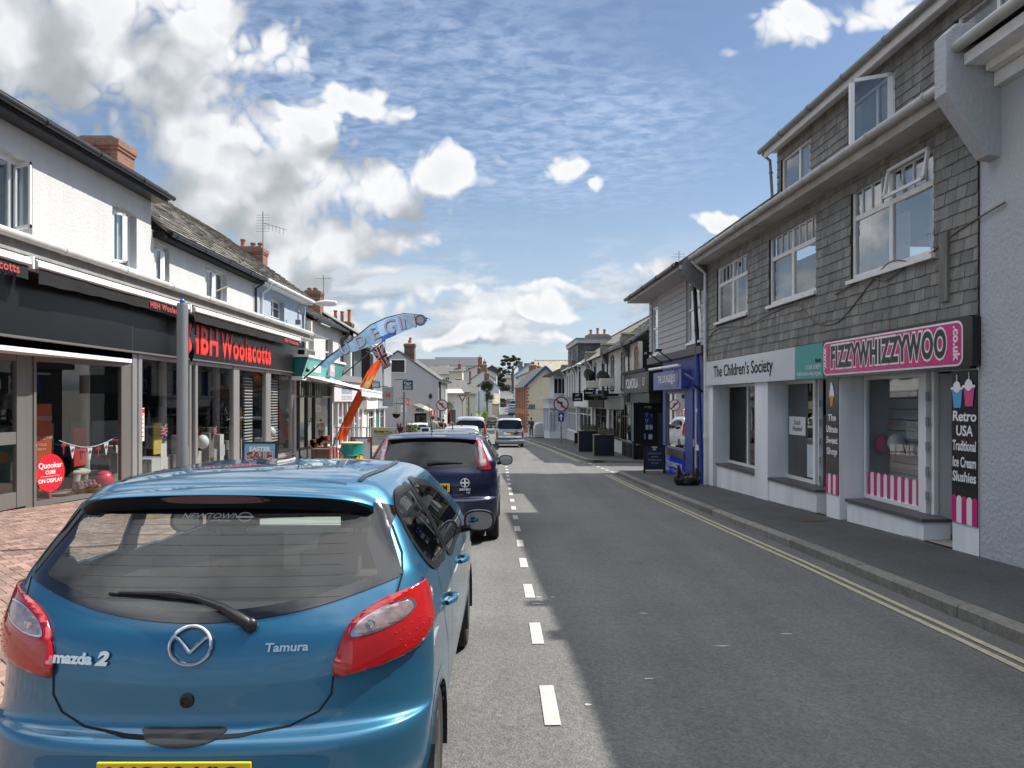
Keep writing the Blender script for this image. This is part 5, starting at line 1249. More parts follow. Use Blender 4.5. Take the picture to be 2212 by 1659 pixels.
# ---- corner pasty shop and the terrace beyond the side street
T=FR4
def RU(x,n=0): return T.u(x,n)
units=[(32.4,34.6,'corner house with brick dressed window above the black Polmorla shop','brick'),
       (34.6,41.0,'terraced unit with black stone dressed windows above the wide satellite dish','black'),
       (41.0,47.8,'terraced unit with blue framed windows and satellite dishes','blue'),
       (47.8,56.4,'terraced unit with two tall blue windows beside the wall street lamp','blue'),
       (56.4,65.0,'terraced unit carrying the square slate dormer','white')]
for i,(a,b,lab,st_) in enumerate(units):
    h=thing('terraced_house',lab,'house',T((a+b)/2,0,gz(a)))
    zg_=gz(a)+.1; W=[]
    n_=1 if i==0 else 2
    for k in range(n_):
        c=a+(b-a)*((k+.5)/n_) if i else a+.45
        W.append((c-(.42 if i else .3),c+(.42 if i else .3),2.35 if i<2 else 2.1,3.9,.1))
    if i==4: W=[(a+.7+1.9*k,a+1.7+1.9*k,1.9,3.85,.0) for k in range(4)]
    shopops=[(a+.5,b-1.6,zg_+.65,1.35),(b-1.3,b-.3,zg_,1.35)] if i else []
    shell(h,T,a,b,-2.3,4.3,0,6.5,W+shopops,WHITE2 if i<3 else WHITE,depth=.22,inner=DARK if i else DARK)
    dm={'brick':mat('brick_dressing',(.36,.13,.06),.8,var=.25,vs=9),'black':mat('black_dressing',(.03,.035,.035),.7),'blue':mat('grey_dressing',(.16,.18,.19),.7,var=.2),'white':OLDW}[st_]
    fmn={'brick':UPVC,'black':BLACKM,'blue':UPVC,'white':UPVC}[st_]
    for (wa,wb,wc,we,ar) in W:
        w=window(h,T,wa,wb,wc,we,n=-.2,cols=1,transom=.5,fm=fmn,gm=GLW,arch=ar,curtain=None if st_=='black' else ((.1,.9),))
        if st_!='white':
            q=MB(T)
            for k in range(7):
                e=.10 if k%2 else .17; z0_=wc+(we-wc)/7*k; z1_=z0_+(we-wc)/7-.01
                q.box(wa-e,wa,0,.025,z0_,z1_); q.box(wb,wb+e,0,.025,z0_,z1_)
            q.prism([(wa-.16,we-.05),(wa-.1,we+.14),((wa+wb)/2,we+.24),(wb+.1,we+.14),(wb+.16,we-.05),(wb,we),((wa+wb)/2,we+.06),(wa,we)],'b',0,.027)
            q.build('stone_dressing',dm,w)
            if st_=='blue':
                q=MB(T); q.box(wa,wa+.03,-.2,.0,wc,we); q.box(wb-.03,wb,-.2,.0,wc,we); q.build('painted_reveal',BLUES,w)
    pitched(h,T,a,b,.28,4.28,3.3,.72,ROOFS,real=(i<2),ridge=mat('brown_ridge',(.16,.08,.05),.8,var=.3),w=.4,h=.3,slatem=mat('grey_tiles',(.20,.21,.21),.75,island=.15,var=.2))
    gutter(h,T,a,b,.32,4.27,BLACKP if i in (0,1) else OLDW,.05)
    corbel(h,T,b-.18,b+.12,4.75,3.75,.42,CORB,cap=mat('cap_cream',(.45,.38,.24),.8,var=.3))
    pipe(h,T,[(b-.35,.3,4.2),(b-.4,.1,3.9),(b-.4,.06,1.5)],BLACKP if i<2 else OLDW,.04)
    if i==0:
        chimney(h,T,36.2,37.6,-4.2,-3.0,5.5,7.95,BRICKD,pots=((.2,.35),(.5,.35),(.8,.35)))
        chimney(h,T,33.4,34.2,-4.3,-3.2,5.5,7.9,BRICKD,pots=())
        q=MB(T); q.tube([(38.5,-3.2,6.5),(38.5,-3.2,9.3)],.02,5); q.tube([(38.5,-3.6,9.0),(38.5,-2.8,9.0)],.012,4); q.tube([(38.5,-3.5,9.15),(38.5,-2.9,9.15)],.012,4); q.build('tv_aerial',STEEL,h)
    if i:
        w=window(h,T,a+.5,b-1.6,zg_+.65,1.35,n=-.06,cols=4 if i<3 else 3,transom=.28,bars=2,fm=BLACKM if i<3 else UPVC,gm=GLS,sill=True,name='shop_window')
        q=MB(T); q.box(b-1.25,b-.35,-.2,-.15,zg_,1.3); d=q.build('door',BLACKM if i!=3 else UPVC,h); q=MB(T); q.box(b-1.1,b-.5,-.15,-.145,zg_+.4,1.2); q.build('pane',GLD,d)
        q=MB(T); q.box(a+.2,b-.2,0,.22,1.4,2.0); q.box(a+.15,b-.15,0,.32,2.0,2.08); q.build('sign_board',[None,GREYP,BLACKM,OLDW,GREYP][i],h)
    if i==4:
        q=MB(T); e0,e1=54.2,61.5; q.wall(e0,e1,4.4,5.85,[(56.0,57.2,4.75,5.6),(58.6,59.8,4.75,5.6)],.1,.1); q.quad([(e0,.1,4.0),(e0,-3.2,4.0),(e0,-3.2,5.85),(e0,.1,5.85)]); q.quad([(e1,.1,4.0),(e1,-3.2,4.0),(e1,-3.2,5.85),(e1,.1,5.85)]); dm_=q.build('dormer',SLATEB,h)
        s=MB(T); slates(s,lambda u,v,t:(e0+u,.112+t,4.2+v),e1-e0,1.6,.5,.34,[(56.0-e0,57.2-e0,.5,1.4),(58.6-e0,59.8-e0,.5,1.4)],tilt=.02); slates(s,lambda u,v,t:(e0-.012-t,.1-u,4.0+v),3.3,1.85,.42,.34,tilt=.02); s.build('slates',SLATED,dm_)
        for (wa,wb) in ((56.0,57.2),(58.6,59.8)): window(h,T,wa,wb,4.75,5.6,n=.08,cols=1,fm=UPVC)
        q=MB(T); q.box(e0-.12,e1+.1,-3.3,.25,5.85,6.15); q.build('dormer_roof',LGREY,h); q=MB(T); q.box(e0-.16,e1+.14,-3.35,.3,6.15,6.22); q.build('roof_edge',GREYP,h)
        chimney(h,T,60.0,60.8,-3.0,-1.2,5.9,6.95,CORB,pots=((.2,.45),(.5,.55),(.8,.42)))
# corner shop, black
h=thing('corner_shop','black corner shop with Polmorla 13 sign and pasties window facing the side street','shop',T(33,0,gz(33)))
CX=lambda Y:6.14-.025*Y
S=Fr((0,31.5),(1,0),(0,-1))     # side wall, faces the camera
x0=4.98
mb=MB(S); mb.wall(x0,9.5,-1.4,1.7,[(x0+.12,x0+.85,.15,1.35),(x0+1.0,x0+1.5,-.6,1.3)],.0,.1); mb.wall(5.35,9.5,1.7,4.3,[],-.02,.1)
mb.build('side_wall',mat('black_granite',(.010,.010,.011),.35,var=.3,vs=20,spec=.25),h)
w=window(h,S,x0+.12,x0+.85,.15,1.35,n=-.02,cols=1,fm=BLACKM,gm=GLS,sill=False,name='shop_window')
q=MB(S); q.box(x0+.05,x0+1.6,-.75,-.7,-1,1.6); q.box(x0+.92,x0+.95,-.7,-.1,-1,1.6); q.box(x0+.02,x0+.05,-.7,-.1,.1,1.6); q.build('room_back',mat('teal_grey_room',(.12,.18,.19),.8),w)
q=MB(S); q.box(x0+.30,x0+.85,-.10,-.09,.82,1.32); q.build('blue_screen',mat('blue_cloth',(.01,.02,.20),.6),w)
for (dx,z_) in ((.2,1.2),(.55,1.0),(.55,1.28),(.8,1.2)):
    q=MB(S); q.quad([(x0+dx-.08,-.08,z_+.04),(x0+dx+.08,-.08,z_+.04),(x0+dx+.01,-.08,z_-.16),(x0+dx-.01,-.08,z_-.16)]); q.build('pennant',UJW,w)
    q=MB(S); q.quad([(x0+dx-.015,-.078,z_+.04),(x0+dx+.015,-.078,z_+.04),(x0+dx+.004,-.078,z_-.14),(x0+dx-.004,-.078,z_-.14)]); q.build('emblem',UJB,w)
q=MB(S)
for (xa,za,xb,zb_2) in ((.5,.6,.62,.8),(.66,.6,.8,.8),(.32,.2,.5,.45),(.62,.18,.78,.42)): q.box(x0+xa,x0+xb,-.06,-.055,za,zb_2)
q.build('notices',WSIGN,w)
sg=MB(S); sg.box(x0+.1,x0+.9,0,.03,1.42,1.62); sg=sg.build('sign_panel',BLACKM,h); text('PASTIES',.13,(x0+.5,31.46,1.52),(1,0,0),(0,0,1),LGREY,sg,ext=.001)
z0_,z1_=2.12,2.95; ya,yb=29.9,35.3
sf=Fr((6.14,0),(-.025,1),(-1,-.025))
q=MB(sf); q.box(ya,yb,-.4,.12,z0_,z1_); q.prism([(-.4,z1_),(.2,z1_),(.26,z1_+.12),(-.4,z1_+.12)],'a',ya-.05,yb+.08); q.box(ya,yb,-.4,.06,z0_-.42,z0_-.02); sb=q.build('sign_board',mat('polmorla_black',(.02,.019,.018),.35,var=.4,vs=3,streak=1,spec=.25),h)
text('POLMORLA',.58,sf(33.35,.126,(z0_+z1_)/2-.02),(.025,-1,0),(0,0,1),WSIGN,sb,off=.016,fit=2.9,ext=.001); text('@',.52,sf(31.45,.126,(z0_+z1_)/2),(.025,-1,0),(0,0,1),GOLD,sb,ext=.001); text('13',.48,sf(30.75,.126,(z0_+z1_)/2),(.025,-1,0),(0,0,1),WSIGN,sb,off=.006,ext=.001)
q=MB(); q.box(CX(29.9)-.11,9.0,ya-.14,ya,z0_,z1_); q.box(CX(29.9)-.11,9.0,ya,31.5,z0_,z0_+.03); q.box(CX(29.9)-.11,9,ya,31.5,z1_-.02,z1_+.02); sb2=q.build('sign_board',mat('sign_black',(.015,.016,.02),.2),h)
text('P',.5,(CX(29.9)+.2,ya-.145,2.53),(1,0,0),(0,0,1),WSIGN,sb2,off=.012,shear=.15,ext=.001); text('@13',.42,(CX(29.9)+.78,ya-.145,2.53),(1,0,0),(0,0,1),GOLD,sb2,off=.004,ext=.001)
q=MB(sf)
for uu in (31.5,33.0,34.6,35.2): q.box(uu-.05,uu+.05,-.05,.22,-.9,1.7)
q.box(31.5,35.2,.0,.2,-1.3,.0); q.box(31.5,35.2,.1,.2,1.05,1.12); q.box(31.5,35.2,.1,.2,1.6,1.72)
for k in range(6): q.box(31.9+.55*k,31.95+.55*k,.12,.18,1.1,1.65)
wf=q.build('shopfront_frame',mat('black_granite',(.018,.018,.02),.3),h)
q=MB(sf); q.quad([(31.5,.17,0),(35.2,.17,0),(35.2,.17,1.6),(31.5,.17,1.6)]); q.build('pane',glass('mirror_window',(.3,.32,.33),1.8,boost=.35),wf)
q=MB(sf); q.box(31.45,35.2,.1,.28,-.04,.03); q.build('sill',mat('steel_sill',(.3,.3,.3),.35,metal=.6),wf)
# satellite dishes and roof boxes on the flat shop roof
def dish(x,y,Y,r,lab):
    p=D(x,y,Y); t=thing('satellite_dish',lab,'satellite dish',p)
    q=MB(); 
    M_=Matrix.Rotation(R(-35),4,'Z')@Matrix.Rotation(R(-65),4,'X')
    def tr(a,b,c): v=M_@Vector((a,b,c)); return (p.x+v.x,p.y+v.y,p.z+v.z)
    q.T=tr; q.lathe((0,0,0),[(.0,0),(r*.5,.03),(r,.12),(r+.01,.13)],24); q.build('dish',BLACKP,t,smooth=True,solid=.01)
    q=MB(tr); q.tube([(0,-r,.1),(0,-r*.4,r*.9)],.012,5); q.ball((0,-r*.4,r*.9),.04,8); q.build('feed_arm',BLACKP,t)
    q=MB(); q.tube([(p.x,p.y,p.z),(p.x,p.y+.1,p.z-.75)],.025,6); q.build('mast',STEEL,t)
dish(1271,812,43.5,.36,'large black satellite dish standing on the flat roof, farther of the two')
dish(1301,818,37.5,.36,'large black satellite dish next to the Polmorla sign, nearer of the two')
for (x,y,Y,lab) in ((1279,828,41,'cream box unit on the flat roof below the farther dish'),(1311,823,36.5,'cream box unit on the flat roof below the nearer dish')):
    p=D(x,y,Y); q=MB(); q.box(p.x-.35,p.x+.35,Y-.3,Y+.3,p.z-.25,p.z+.12); o=q.build('roof_unit',mat('cream_casing',(.6,.58,.5),.5),None,bevel=.01,recentre=True); tag(o,lab,'roof unit')
q=MB(T); q.box(35.6,40.9,-.0,1.0,2.02,2.12); o=q.build('flat_canopy',BLACKM,None,recentre=True); tag(o,'thin black flat canopy ledge under the satellite dishes','canopy')
for (nm,lab,x0_,x1_,y0_,y1_,Y,lines) in (
  ('hanging_sign','square black hanging sign reading Just Gentz',1260,1300-1300+1279+20-20+0,0,0,0,()),):
    pass
hang_sign('hanging_sign','small black hanging sign reading Just Gentz',1236.5,1258.5,849,867,49,BLACKM,(('JUST',.72,.28,WSIGN,.8),('GENTZ',.25,.28,WSIGN,.8)),arm=1)
hang_sign('hanging_sign','large black hanging sign reading bayleaf',1261,1283.5,842,864.5,44.5,BLACKM,(('bayleaf',.72,.24,WSIGN,1.1),('-----------',.5,.1,GREYP,1.1),('-------',.38,.1,GREYP,1.1)),arm=1)
hang_sign('hanging_sign','dark green hanging sign reading tomato leaf in red and white',1291,1315,843,864,40,mat('dark_green_board',(.012,.03,.03),.4),(('tom',.55,.3,RED,.8),('leaf',.35,.4,WSIGN,.8)),arm=1)

# ---- end shop with the white bow window
h=thing('corner_shop','white bow windowed shop with papered windows at the far end of the terrace','shop',(4.2,66,gz(66)))
S2=Fr((0,65.6),(1,0),(0,-1))
a=MB(); 
x0,x1=D(1176,0,66).x,D(1214,0,65).x
zb=gz(66)-.3
mb=MB(); P=[(2.78,66.6),(3.2,65.2),(4.6,64.6),(4.9,66.5),(4.6,72),(3.0,72)]
mb.prism(P,'c',zb,-.75); mb.prism([(p[0]-.1,p[1]-.1) for p in P],'c',1.15,1.95); mb.prism([(p[0]-.35 if p[0]<4 else p[0]+.1,p[1]-.3) for p in P],'c',1.95,2.05)
for p in P[:4]: mb.box(p[0]-.08,p[0]+.08,p[1]-.08,p[1]+.08,-.75,1.15)
mb.box(3.45,3.52,65.0,65.15,-.75,1.15); mb.box(2.95,3.01,65.85,65.95,-.75,1.15)
mb.build('bow_front',mat('pale_blue_white',(.58,.63,.67),.5,var=.06),h)
mb=MB()
for p,q_ in zip(P[:3],P[1:4]):
    c=Vector((4.3,67.5)); pp=Vector(p)+(c-Vector(p))*.04; qq=Vector(q_)+(c-Vector(q_))*.04
    mb.quad([(pp.x,pp.y,-.75),(qq.x,qq.y,-.75),(qq.x,qq.y,1.15),(pp.x,pp.y,1.15)])
mb.build('papered_window',mat('white_paper',(.50,.57,.60),.5,var=.15,vs=3),h)
mb=MB()
for k in range(3):
    uu=3.3+.45*k
    mb.prism([(uu-.18,.6),(uu-.15,.85),(uu,1.0),(uu+.15,.85),(uu+.18,.6),(uu+.12,.6),(uu+.1,.8),(uu,.9),(uu-.1,.8),(uu-.12,.6)],'b',64.95-.35*k*.45,65.0-.35*k*.45)
mb.build('arched_tracery',OLDW,h)
mb=MB(); mb.wall(3.75,4.9,1.95,4.05,[(3.85,4.8,2.1,3.75)],0,.1) if False else None
mb=MB(); mb.box(3.55,9,66.2,72,2.05,4.0); mb.build('wall',WHITE,h)
w=MB(); w.box(3.58,4.6,66.14,66.2,2.35,3.75); w=w.build('window',UPVC,h); g=MB()
for k in range(3): g.box(3.64+.33*k,3.92+.33*k,66.11,66.14,2.42,3.7)
g.build('pane',GLD,w)
mb=MB(); mb.prism([(2.75,3.98),(8.5,3.98),(8.5,6.2),(5.6,5.2)],'b',65.6,72); mb.build('roof',ROOFB,h)
# ================================================================ FAR TOWN
def fhouse(label,p0,yaw,w,dep,ze,zr,wm,rm,gable='front',wins=(),swins=(),chim=(),barge=None,name='house',zb=None,over=.25,door=None):
    c,s=math.cos(R(yaw)),math.sin(R(yaw)); G=Fr(p0,(c,s),(s,-c))
    zb=gz(p0[1])-.6 if zb is None else zb
    h=thing(name,label,'house' if 'house' in name else 'building',(p0[0],p0[1],zb))
    mb=MB(G); mb.wall(0,w,zb,ze,[],0,.1)
    mb.quad([(0,-dep,zb),(w,-dep,zb),(w,-dep,ze),(0,-dep,ze)])
    for a in (0,w): mb.quad([(a,0,zb),(a,-dep,zb),(a,-dep,ze),(a,0,ze)])
    if gable=='front':
        for n in (0,-dep): mb.f([mb.v(0,n,ze),mb.v(w,n,ze),mb.v(w/2,n,zr)])
    else:
        for a in (0,w): mb.f([mb.v(a,0,ze),mb.v(a,-dep,ze),mb.v(a,-dep/2,zr)])
    mb.build('wall',wm,h)
    mb=MB(G); t=.12; k=(zr-ze)/((w if gable=='front' else dep)/2)*over
    if gable=='front': mb.prism([(-over,ze-k+.02),(w/2,zr+.02),(w+over,ze-k+.02),(w+over,ze-k+t),(w/2,zr+t),(-over,ze-k+t)],'b',-dep-.1,over*.8)
    else: mb.prism([(over,ze-k+.02),(-dep/2,zr+.02),(-dep-over,ze-k+.02),(-dep-over,ze-k+t),(-dep/2,zr+t),(over,ze-k+t)],'a',-over*.6,w+over*.6)
    r=mb.build('roof',rm,h)
    if barge:
        q=MB(G)
        for sg in (0,1):
            a0=-over-.02 if sg==0 else w+over+.02
            q.prism([(a0,ze-k-.12),(w/2,zr-.12),(w/2,zr+t+.04),(a0,ze-k+t+.03)],'b',over*.8,over*.8+.06)
        q.build('bargeboard',barge,r)
    for (a,b,c0,d0) in wins:
        q=MB(G); q.box(a,b,0,.03,c0,d0); f=q.build('window',UPVC,h); q=MB(G); m=(a+b)/2
        q.box(a+.08,m-.04,.03,.035,c0+.08,d0-.08); q.box(m+.04,b-.08,.03,.035,c0+.08,d0-.08); q.build('pane',GLD,f)
    for (side,n0,n1,c0,d0) in swins:
        a=0 if side<0 else w; s_=-1 if side<0 else 1
        q=MB(G); q.box(min(a,a+.03*s_),max(a,a+.03*s_),-n1,-n0,c0,d0); f=q.build('window',UPVC,h); q=MB(G); q.box(min(a+.03*s_,a+.035*s_),max(a+.03*s_,a+.035*s_),-n1+.08,-n0-.08,c0+.08,d0-.08); q.build('pane',GLD,f)
    for (a,b,n0,n1,z1,pots) in chim:
        chimney(h,G,a,b,-n1,-n0,zr-1.3,z1,BRICK if pots!=9 else CORB,pots=tuple((.5,.45) for _ in range(1)) if pots==1 else ((.25,.5),(.75,.5)) if pots==2 else ((.2,.5),(.5,.5),(.8,.5)) if pots==3 else ())
    return h,G
X=lambda xd,Y:(xd-1106)/FL*Y
Z=lambda yd,Y:CZ+(866-yd)/FL*Y
# slate roofed house with pale stone gable and its white lean-to
hh,G=fhouse('slate roofed house with a pale stone block gable end turned to the street',(-10.9,83.4),14.5,6.35,6.0,2.75,4.05,STONE,ROOFB,'side',wins=(),swins=((1,1.9,2.5,.6,1.9),))
q=MB(G); q.box(-.1,6.0,0,.05,-2.3,2.5); q.build('rendered_front',WHITE2,hh)
fhouse('low white lean-to shop with dark eaves in front of the stone gabled house',(-10.6,79.0),14,5.6,3.6,2.55,2.95,WHITE2,mat('white_lead_roof',(.40,.40,.39),.7,var=.2),'side',wins=((.2,1.6,.9,2.3),(3.2,4.4,-.7,.8)),swins=((1,.5,2.2,-1.0,.7),),name='shop_building')
# white house with slate gable, porch wing with pale stone roof
fhouse('white gable fronted house with slate verge and brick chimney beside the hill road',(X(1029,140),140),0,X(1078,140)-X(1029,140),10,4.35,5.75,mat('pale_blue_render',(.56,.62,.70),.8,var=.05),ROOFB,'front',chim=((1.4,2.3,.3,1.1,6.9,2),),swins=((1,2,3,1,2.4),))
fhouse('small cream cottage wing with a lichened pale roof below the white gable',(X(1062,134),134),0,X(1074.5,134)-X(1062,134)+.35,4,1.3,2.95,CREAM,ROOFC,'side',name='cottage_house',over=.15)
# far hillside roofs
fhouse('long blue grey roofed school building on the skyline at the left',(X(938,260),260),0,X(1031,260)-X(938,260),9,13.7,16.7,mat('school_wall',(.50,.50,.46),.8,var=.05),ROOFG,'side',wins=tuple((1.0+2.6*k,2.0+2.6*k,11.6,13.1) for k in range(5)),name='school_building')
fhouse('lower left wing of the long skyline school with plain grey roof',(X(880,268),268),0,X(939,268)-X(880,268),9,13.4,16.5,mat('school_wall',(.50,.50,.46),.8),ROOFG,'side',wins=((3.5,4.6,11,12.8),(6.5,7.6,11,12.8)),name='school_building')
q=thing('dormer_block','small cream flat topped block standing in front of the school roof','building',(X(950,255),255,10)); m=MB(); m.box(X(950,255),X(969,255),252,255.5,9,Z(790,255)); m.build('wall',CREAM,q); m=MB(); m.box(X(957,252),X(963,252),251.9,252,Z(800,252),Z(797,252)); m.build('window',GLD,q)
fhouse('wide grey hipped roof house with white walls below the school',(X(925,200),200),0,X(1003,200)-X(925,200),10,8.7,10.9,WHITE2,ROOFB,'side',wins=((1.5,2.6,6.6,8.0),(4.5,5.6,6.6,8.0),(6.3,6.9,6.6,8.0)),chim=((7.5,8.3,3,4,11.6,1),))
q=thing('cream_block','plain cream block with flat roof in the middle of the hillside roofs','building',(X(970,172),172,2)); m=MB(); m.box(X(970,172),X(998,172),172,178,2,Z(803,172)); m.build('wall',CREAM,q); m=MB(); m.box(X(969,172),X(999,172),171.8,178.2,Z(803,172),Z(801.8,172)); m.build('roof_edge',GREYP,q)
fhouse('white gable wall with long black sloping verge below tall chimneys',(X(994,190),190),0,9.0,8,Z(807,190),Z(789,190),WHITE,ROOFB,'front',chim=((4.4,5.4,-.1,.8,12.6,3),(5.6,6.4,1,1.8,11.6,2)))
fhouse('white stepped gable house nearer than the long sloping verge',(X(1019,165),165),0,X(1068,165)-X(1019,165),8,Z(818,165),Z(801,165),WHITE,ROOFB,'front',chim=((2.2,3.2,.2,1.1,Z(787,165),2),(1.1,1.9,2,3,Z(794,165),2)))
fhouse('low dark slate cottage roof with square brick chimney among the hill roofs',(X(975,120),120),4,X(1028,120)-X(975,120),7,2.9,4.6,WHITE2,ROOFB,'side',chim=((.7,1.5,2.2,3.0,5.35,0),(2.8,3.1,3,3.4,6.6,1)),name='cottage_house')
fhouse('low flat fronted cottage with brick chimney beside the large grey gable',(X(950,100),100),0,X(985,100)-X(950,100),6,2.7,3.6,WHITE2,ROOFB,'side',chim=((.3,.9,1,1.7,4.3,1),),name='cottage_house')
fhouse('dark slate clad gabled building beside the pine tree',(X(1049,232),232),0,X(1077,232)-X(1049,232),12,Z(799,232),Z(789,232),mat('dark_cladding',(.05,.06,.07),.7,var=.15),ROOFG,'front',name='chapel_building')
fhouse('grey roofed hall behind the dark gabled building',(X(1040,262),262),0,X(1082,262)-X(1040,262),9,Z(800,262),Z(792,262),GREYP,ROOFG,'side',name='hall_building')
fhouse('small grey house with pale front below the pine at the top of the road',(X(1089,262),262),0,X(1106,262)-X(1089,262),7,Z(827,262)+1.6,Z(808,262),CREAM,ROOFG,'side',wins=((.4,1.2,5.6,6.6),))
# right of the hill road
hh,G=fhouse('white house with light blue bargeboard high on the right of the hill',(X(1110,172),172),-1,6.9,26,Z(811,172),Z(785.5,172),WHITE,ROOFB,'front',barge=mat('light_blue_paint',(.05,.25,.55),.5),swins=tuple((-1,1.5+4*k,2.6+4*k,Z(832,172),Z(818,172)) for k in range(5)))
fhouse('slate roofed terrace with white front and brick chimney behind the orange brick side',(X(1118,108),108),-2,5.4,26,Z(815,108),Z(797.5,108),WHITE,ROOFB,'front',swins=tuple((-1,1.5+3*k,2.7+3*k,2.6,4.3) for k in range(6)),chim=((1.6,2.6,.2,1.2,Z(788,108),0),(2.7,3.2,2,3,Z(789,108),2)))
fhouse('house roof with four chimney pots behind the blue bargeboard',(X(1131,190),190),0,5,9,Z(800,190),Z(790,190),BRICKD,ROOFB,'side',chim=((.2,1.9,3,4,Z(783,190),0),(2.0,4.4,3,4,Z(780,190),3)))
q=thing('chimney_stack','tall plain rendered stack standing clear beside the pine tree','chimney',(X(1124,180),180,4)); m=MB(); m.box(X(1120,180),X(1129,180),180,181.4,3,Z(782,180)); m.box(X(1119.6,180),X(1129.4,180),179.9,181.5,Z(782,180),Z(781,180)); m.build('stack',CORB,q)
q=thing('large_roof','broad cream lichened roof with scalloped ridge on the right skyline','roof',(X(1156,132),132,4)); x0,x1=X(1156,132),X(1235,132)
m=MB(); m.prism([(132,Z(808,132)-1),(136,Z(779,136)),(140,Z(808,132)-1)],'a',x0,x1+4); m.T=lambda a,b,c:(a,b,c); m.build('slates',ROOFC,q)
m=MB(); m.box(x0,x1+4,132.4,140,-1,Z(808,132)-.9); m.build('wall',WHITE2,q)
m=MB()
for k in range(40): m.tube([(x0+.26*k,136,Z(779,136)+.02),(x0+.26*k+.12,136,Z(779,136)+.1)],.07,6)
m.build('ridge_tiles',TERRA,q)
# orange brick and cream house with blue bargeboard
hh,G=fhouse('cream rendered gable with royal blue bargeboard and orange brick street side',(1.62,84),6,4.1,11.2,3.55,5.5,CREAM,ROOFB,'front',barge=mat('barge_blue',(.01,.03,.22),.5),over=.35)
q=MB(G); q.box(-.06,.0,-11.2,0,gz(84)-.5,3.5)
q.build('brick_side',BRICKO,hh)
q=MB(G)
for k in range(15): z=gz(84)+.1+.36*k; e=.26 if k%2 else .14; q.box(-.07,e,0,.03,z,z+.22); 
q.build('brick_quoins',mat('quoin_brick',(.34,.12,.06),.8,var=.3),hh)
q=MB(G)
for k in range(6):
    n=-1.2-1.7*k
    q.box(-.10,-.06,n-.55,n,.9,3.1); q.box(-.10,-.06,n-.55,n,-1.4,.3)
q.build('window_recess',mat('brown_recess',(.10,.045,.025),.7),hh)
q=MB(G); q.box(.0,4.1,.0,.012,.85,.90); q.build('string_course',mat('dirty_line',(.35,.28,.2),.9),hh)
# low white covered thing beside the bow fronted shop
q=MB(); a=D(1153,944,69); b=D(1180,944,69); q.prism([(a.x,a.z+.1),(b.x+1,a.z+.1),(b.x+1,a.z+1.25),(a.x+.45,a.z+1.3),(a.x+.12,a.z+1.15),(a.x,a.z+.8)],'b',68,71.5)
o=q.build('garden_wall',WHITE,None,recentre=True,bevel=.08); tag(o,'low rounded white wall on a dark plinth between the cream gable and the bow windowed shop','wall')
q=MB(); q.box(D(1140,0,78).x,6,77.8,78.2,gz(78),gz(78)+1.0); o=q.build('garden_wall',WHITE,None,recentre=True); tag(o,'long low white wall running in front of the cream gable','wall')
# walls by the hill road
for (x0,x1,y0,Y,m_,lab) in ((1012,1041,905,92,WHITE2,'low white wall at the foot of the stone gable'),(1056,1062,872,128,WHITE,'tall narrow white gate pier by the green hedge'),(1041,1055,896,108,mat('rubble',(.30,.27,.2),.9,var=.4,vs=4),'rough stone wall under the green hedge')):
    a=D(x0,y0,Y); b=D(x1,y0,Y); q=MB(); q.box(a.x,b.x,Y,Y+.4,gz(Y)-.3,a.z if y0<900 else gz(Y)+1.0); o=q.build('garden_wall',m_,None,recentre=True); tag(o,lab,'wall')

# ================================================================ TREES AND PLANTS
def leafm(name,c,v=.35): return mat(name,c,.7,island=v,var=.4,vs=.9)
def foliage(name,clumps,n,size,m,parent,flat=.6,kind=None,seed=1,blade=False):
    rnd=random.Random(seed); mb=MB()
    for (c,r) in clumps:
        rr=r if isinstance(r,tuple) else (r,r,r)
        for i in range(int(n*rr[0]*rr[2])+6):
            while True:
                p=Vector((rnd.uniform(-1,1),rnd.uniform(-1,1),rnd.uniform(-1,1)))
                if .25<p.length<1: break
            o=Vector((c[0]+p.x*rr[0],c[1]+p.y*rr[1],c[2]+p.z*rr[2]))
            a=Vector((rnd.gauss(0,1),rnd.gauss(0,1),rnd.gauss(0,flat))).normalized(); b=a.cross(Vector((rnd.gauss(0,1),rnd.gauss(0,1),rnd.gauss(0,1)))).normalized()
            s=size*rnd.uniform(.6,1.4)
            if blade: a=(p+Vector((0,0,.6))).normalized(); b=a.cross(Vector((0,1,.2))).normalized(); V=[o-b*s*.12,o+b*s*.12,o+a*s*2]
            else: V=[o-a*s,o+b*s*.6,o+a*s,o-b*s*.6]
            mb.f([mb.v(*v) for v in V])
    o=mb.build(name,m,parent)
    if kind: tag(o,kind=kind)
    return o
# pine
Y=222; pb=D(1108,845,Y); t=thing('pine_tree','wind shaped dark pine with flat spreading crown on the skyline','tree',(pb.x,Y,gz(Y)))
mb=MB(); pts=[D(1109,845,Y),D(1108,825,Y),D(1106.5,812,Y),D(1108,800,Y),D(1106,790,Y)]
mb.tube(pts,[.45,.4,.34,.28,.15],8)
limbs=[((1107,806),(1098,800),(1086,795)),((1107.5,803),(1114,794),(1120,790)),((1108,801),(1102,790),(1092,780)),((1107,798),(1110,785),(1112,776)),((1106.8,809),(1095,808),(1082,806))]
for l_ in limbs: mb.tube([D(*p,Y) for p in l_],[.2,.14,.07],6)
mb.build('trunk',mat('pine_bark',(.09,.07,.06),.9,var=.3),t)
sc=Y/FL; cl=[]
for (x,y,r) in ((1081,797,5),(1087,787,6),(1093,778,6),(1090,771,4),(1099,786,5),(1104,777,7),(1112,775,6),(1119,783,6),(1114,788,5),(1122,791,4),(1100,794,5),(1078,803,3.5),(1090,803,6),(1084,811,6),(1079,818,7),(1087,822,7),(1074,829,7),(1083,832,8),(1099,804,4),(1096,772,4),(1109,770,4),(1121,776,4),(1085,779,4)):
    cl.append(((D(x,y,Y).x,Y+random.uniform(-2,2),D(x,y,Y).z),(r*sc,r*sc*1.2,r*sc*.72)))
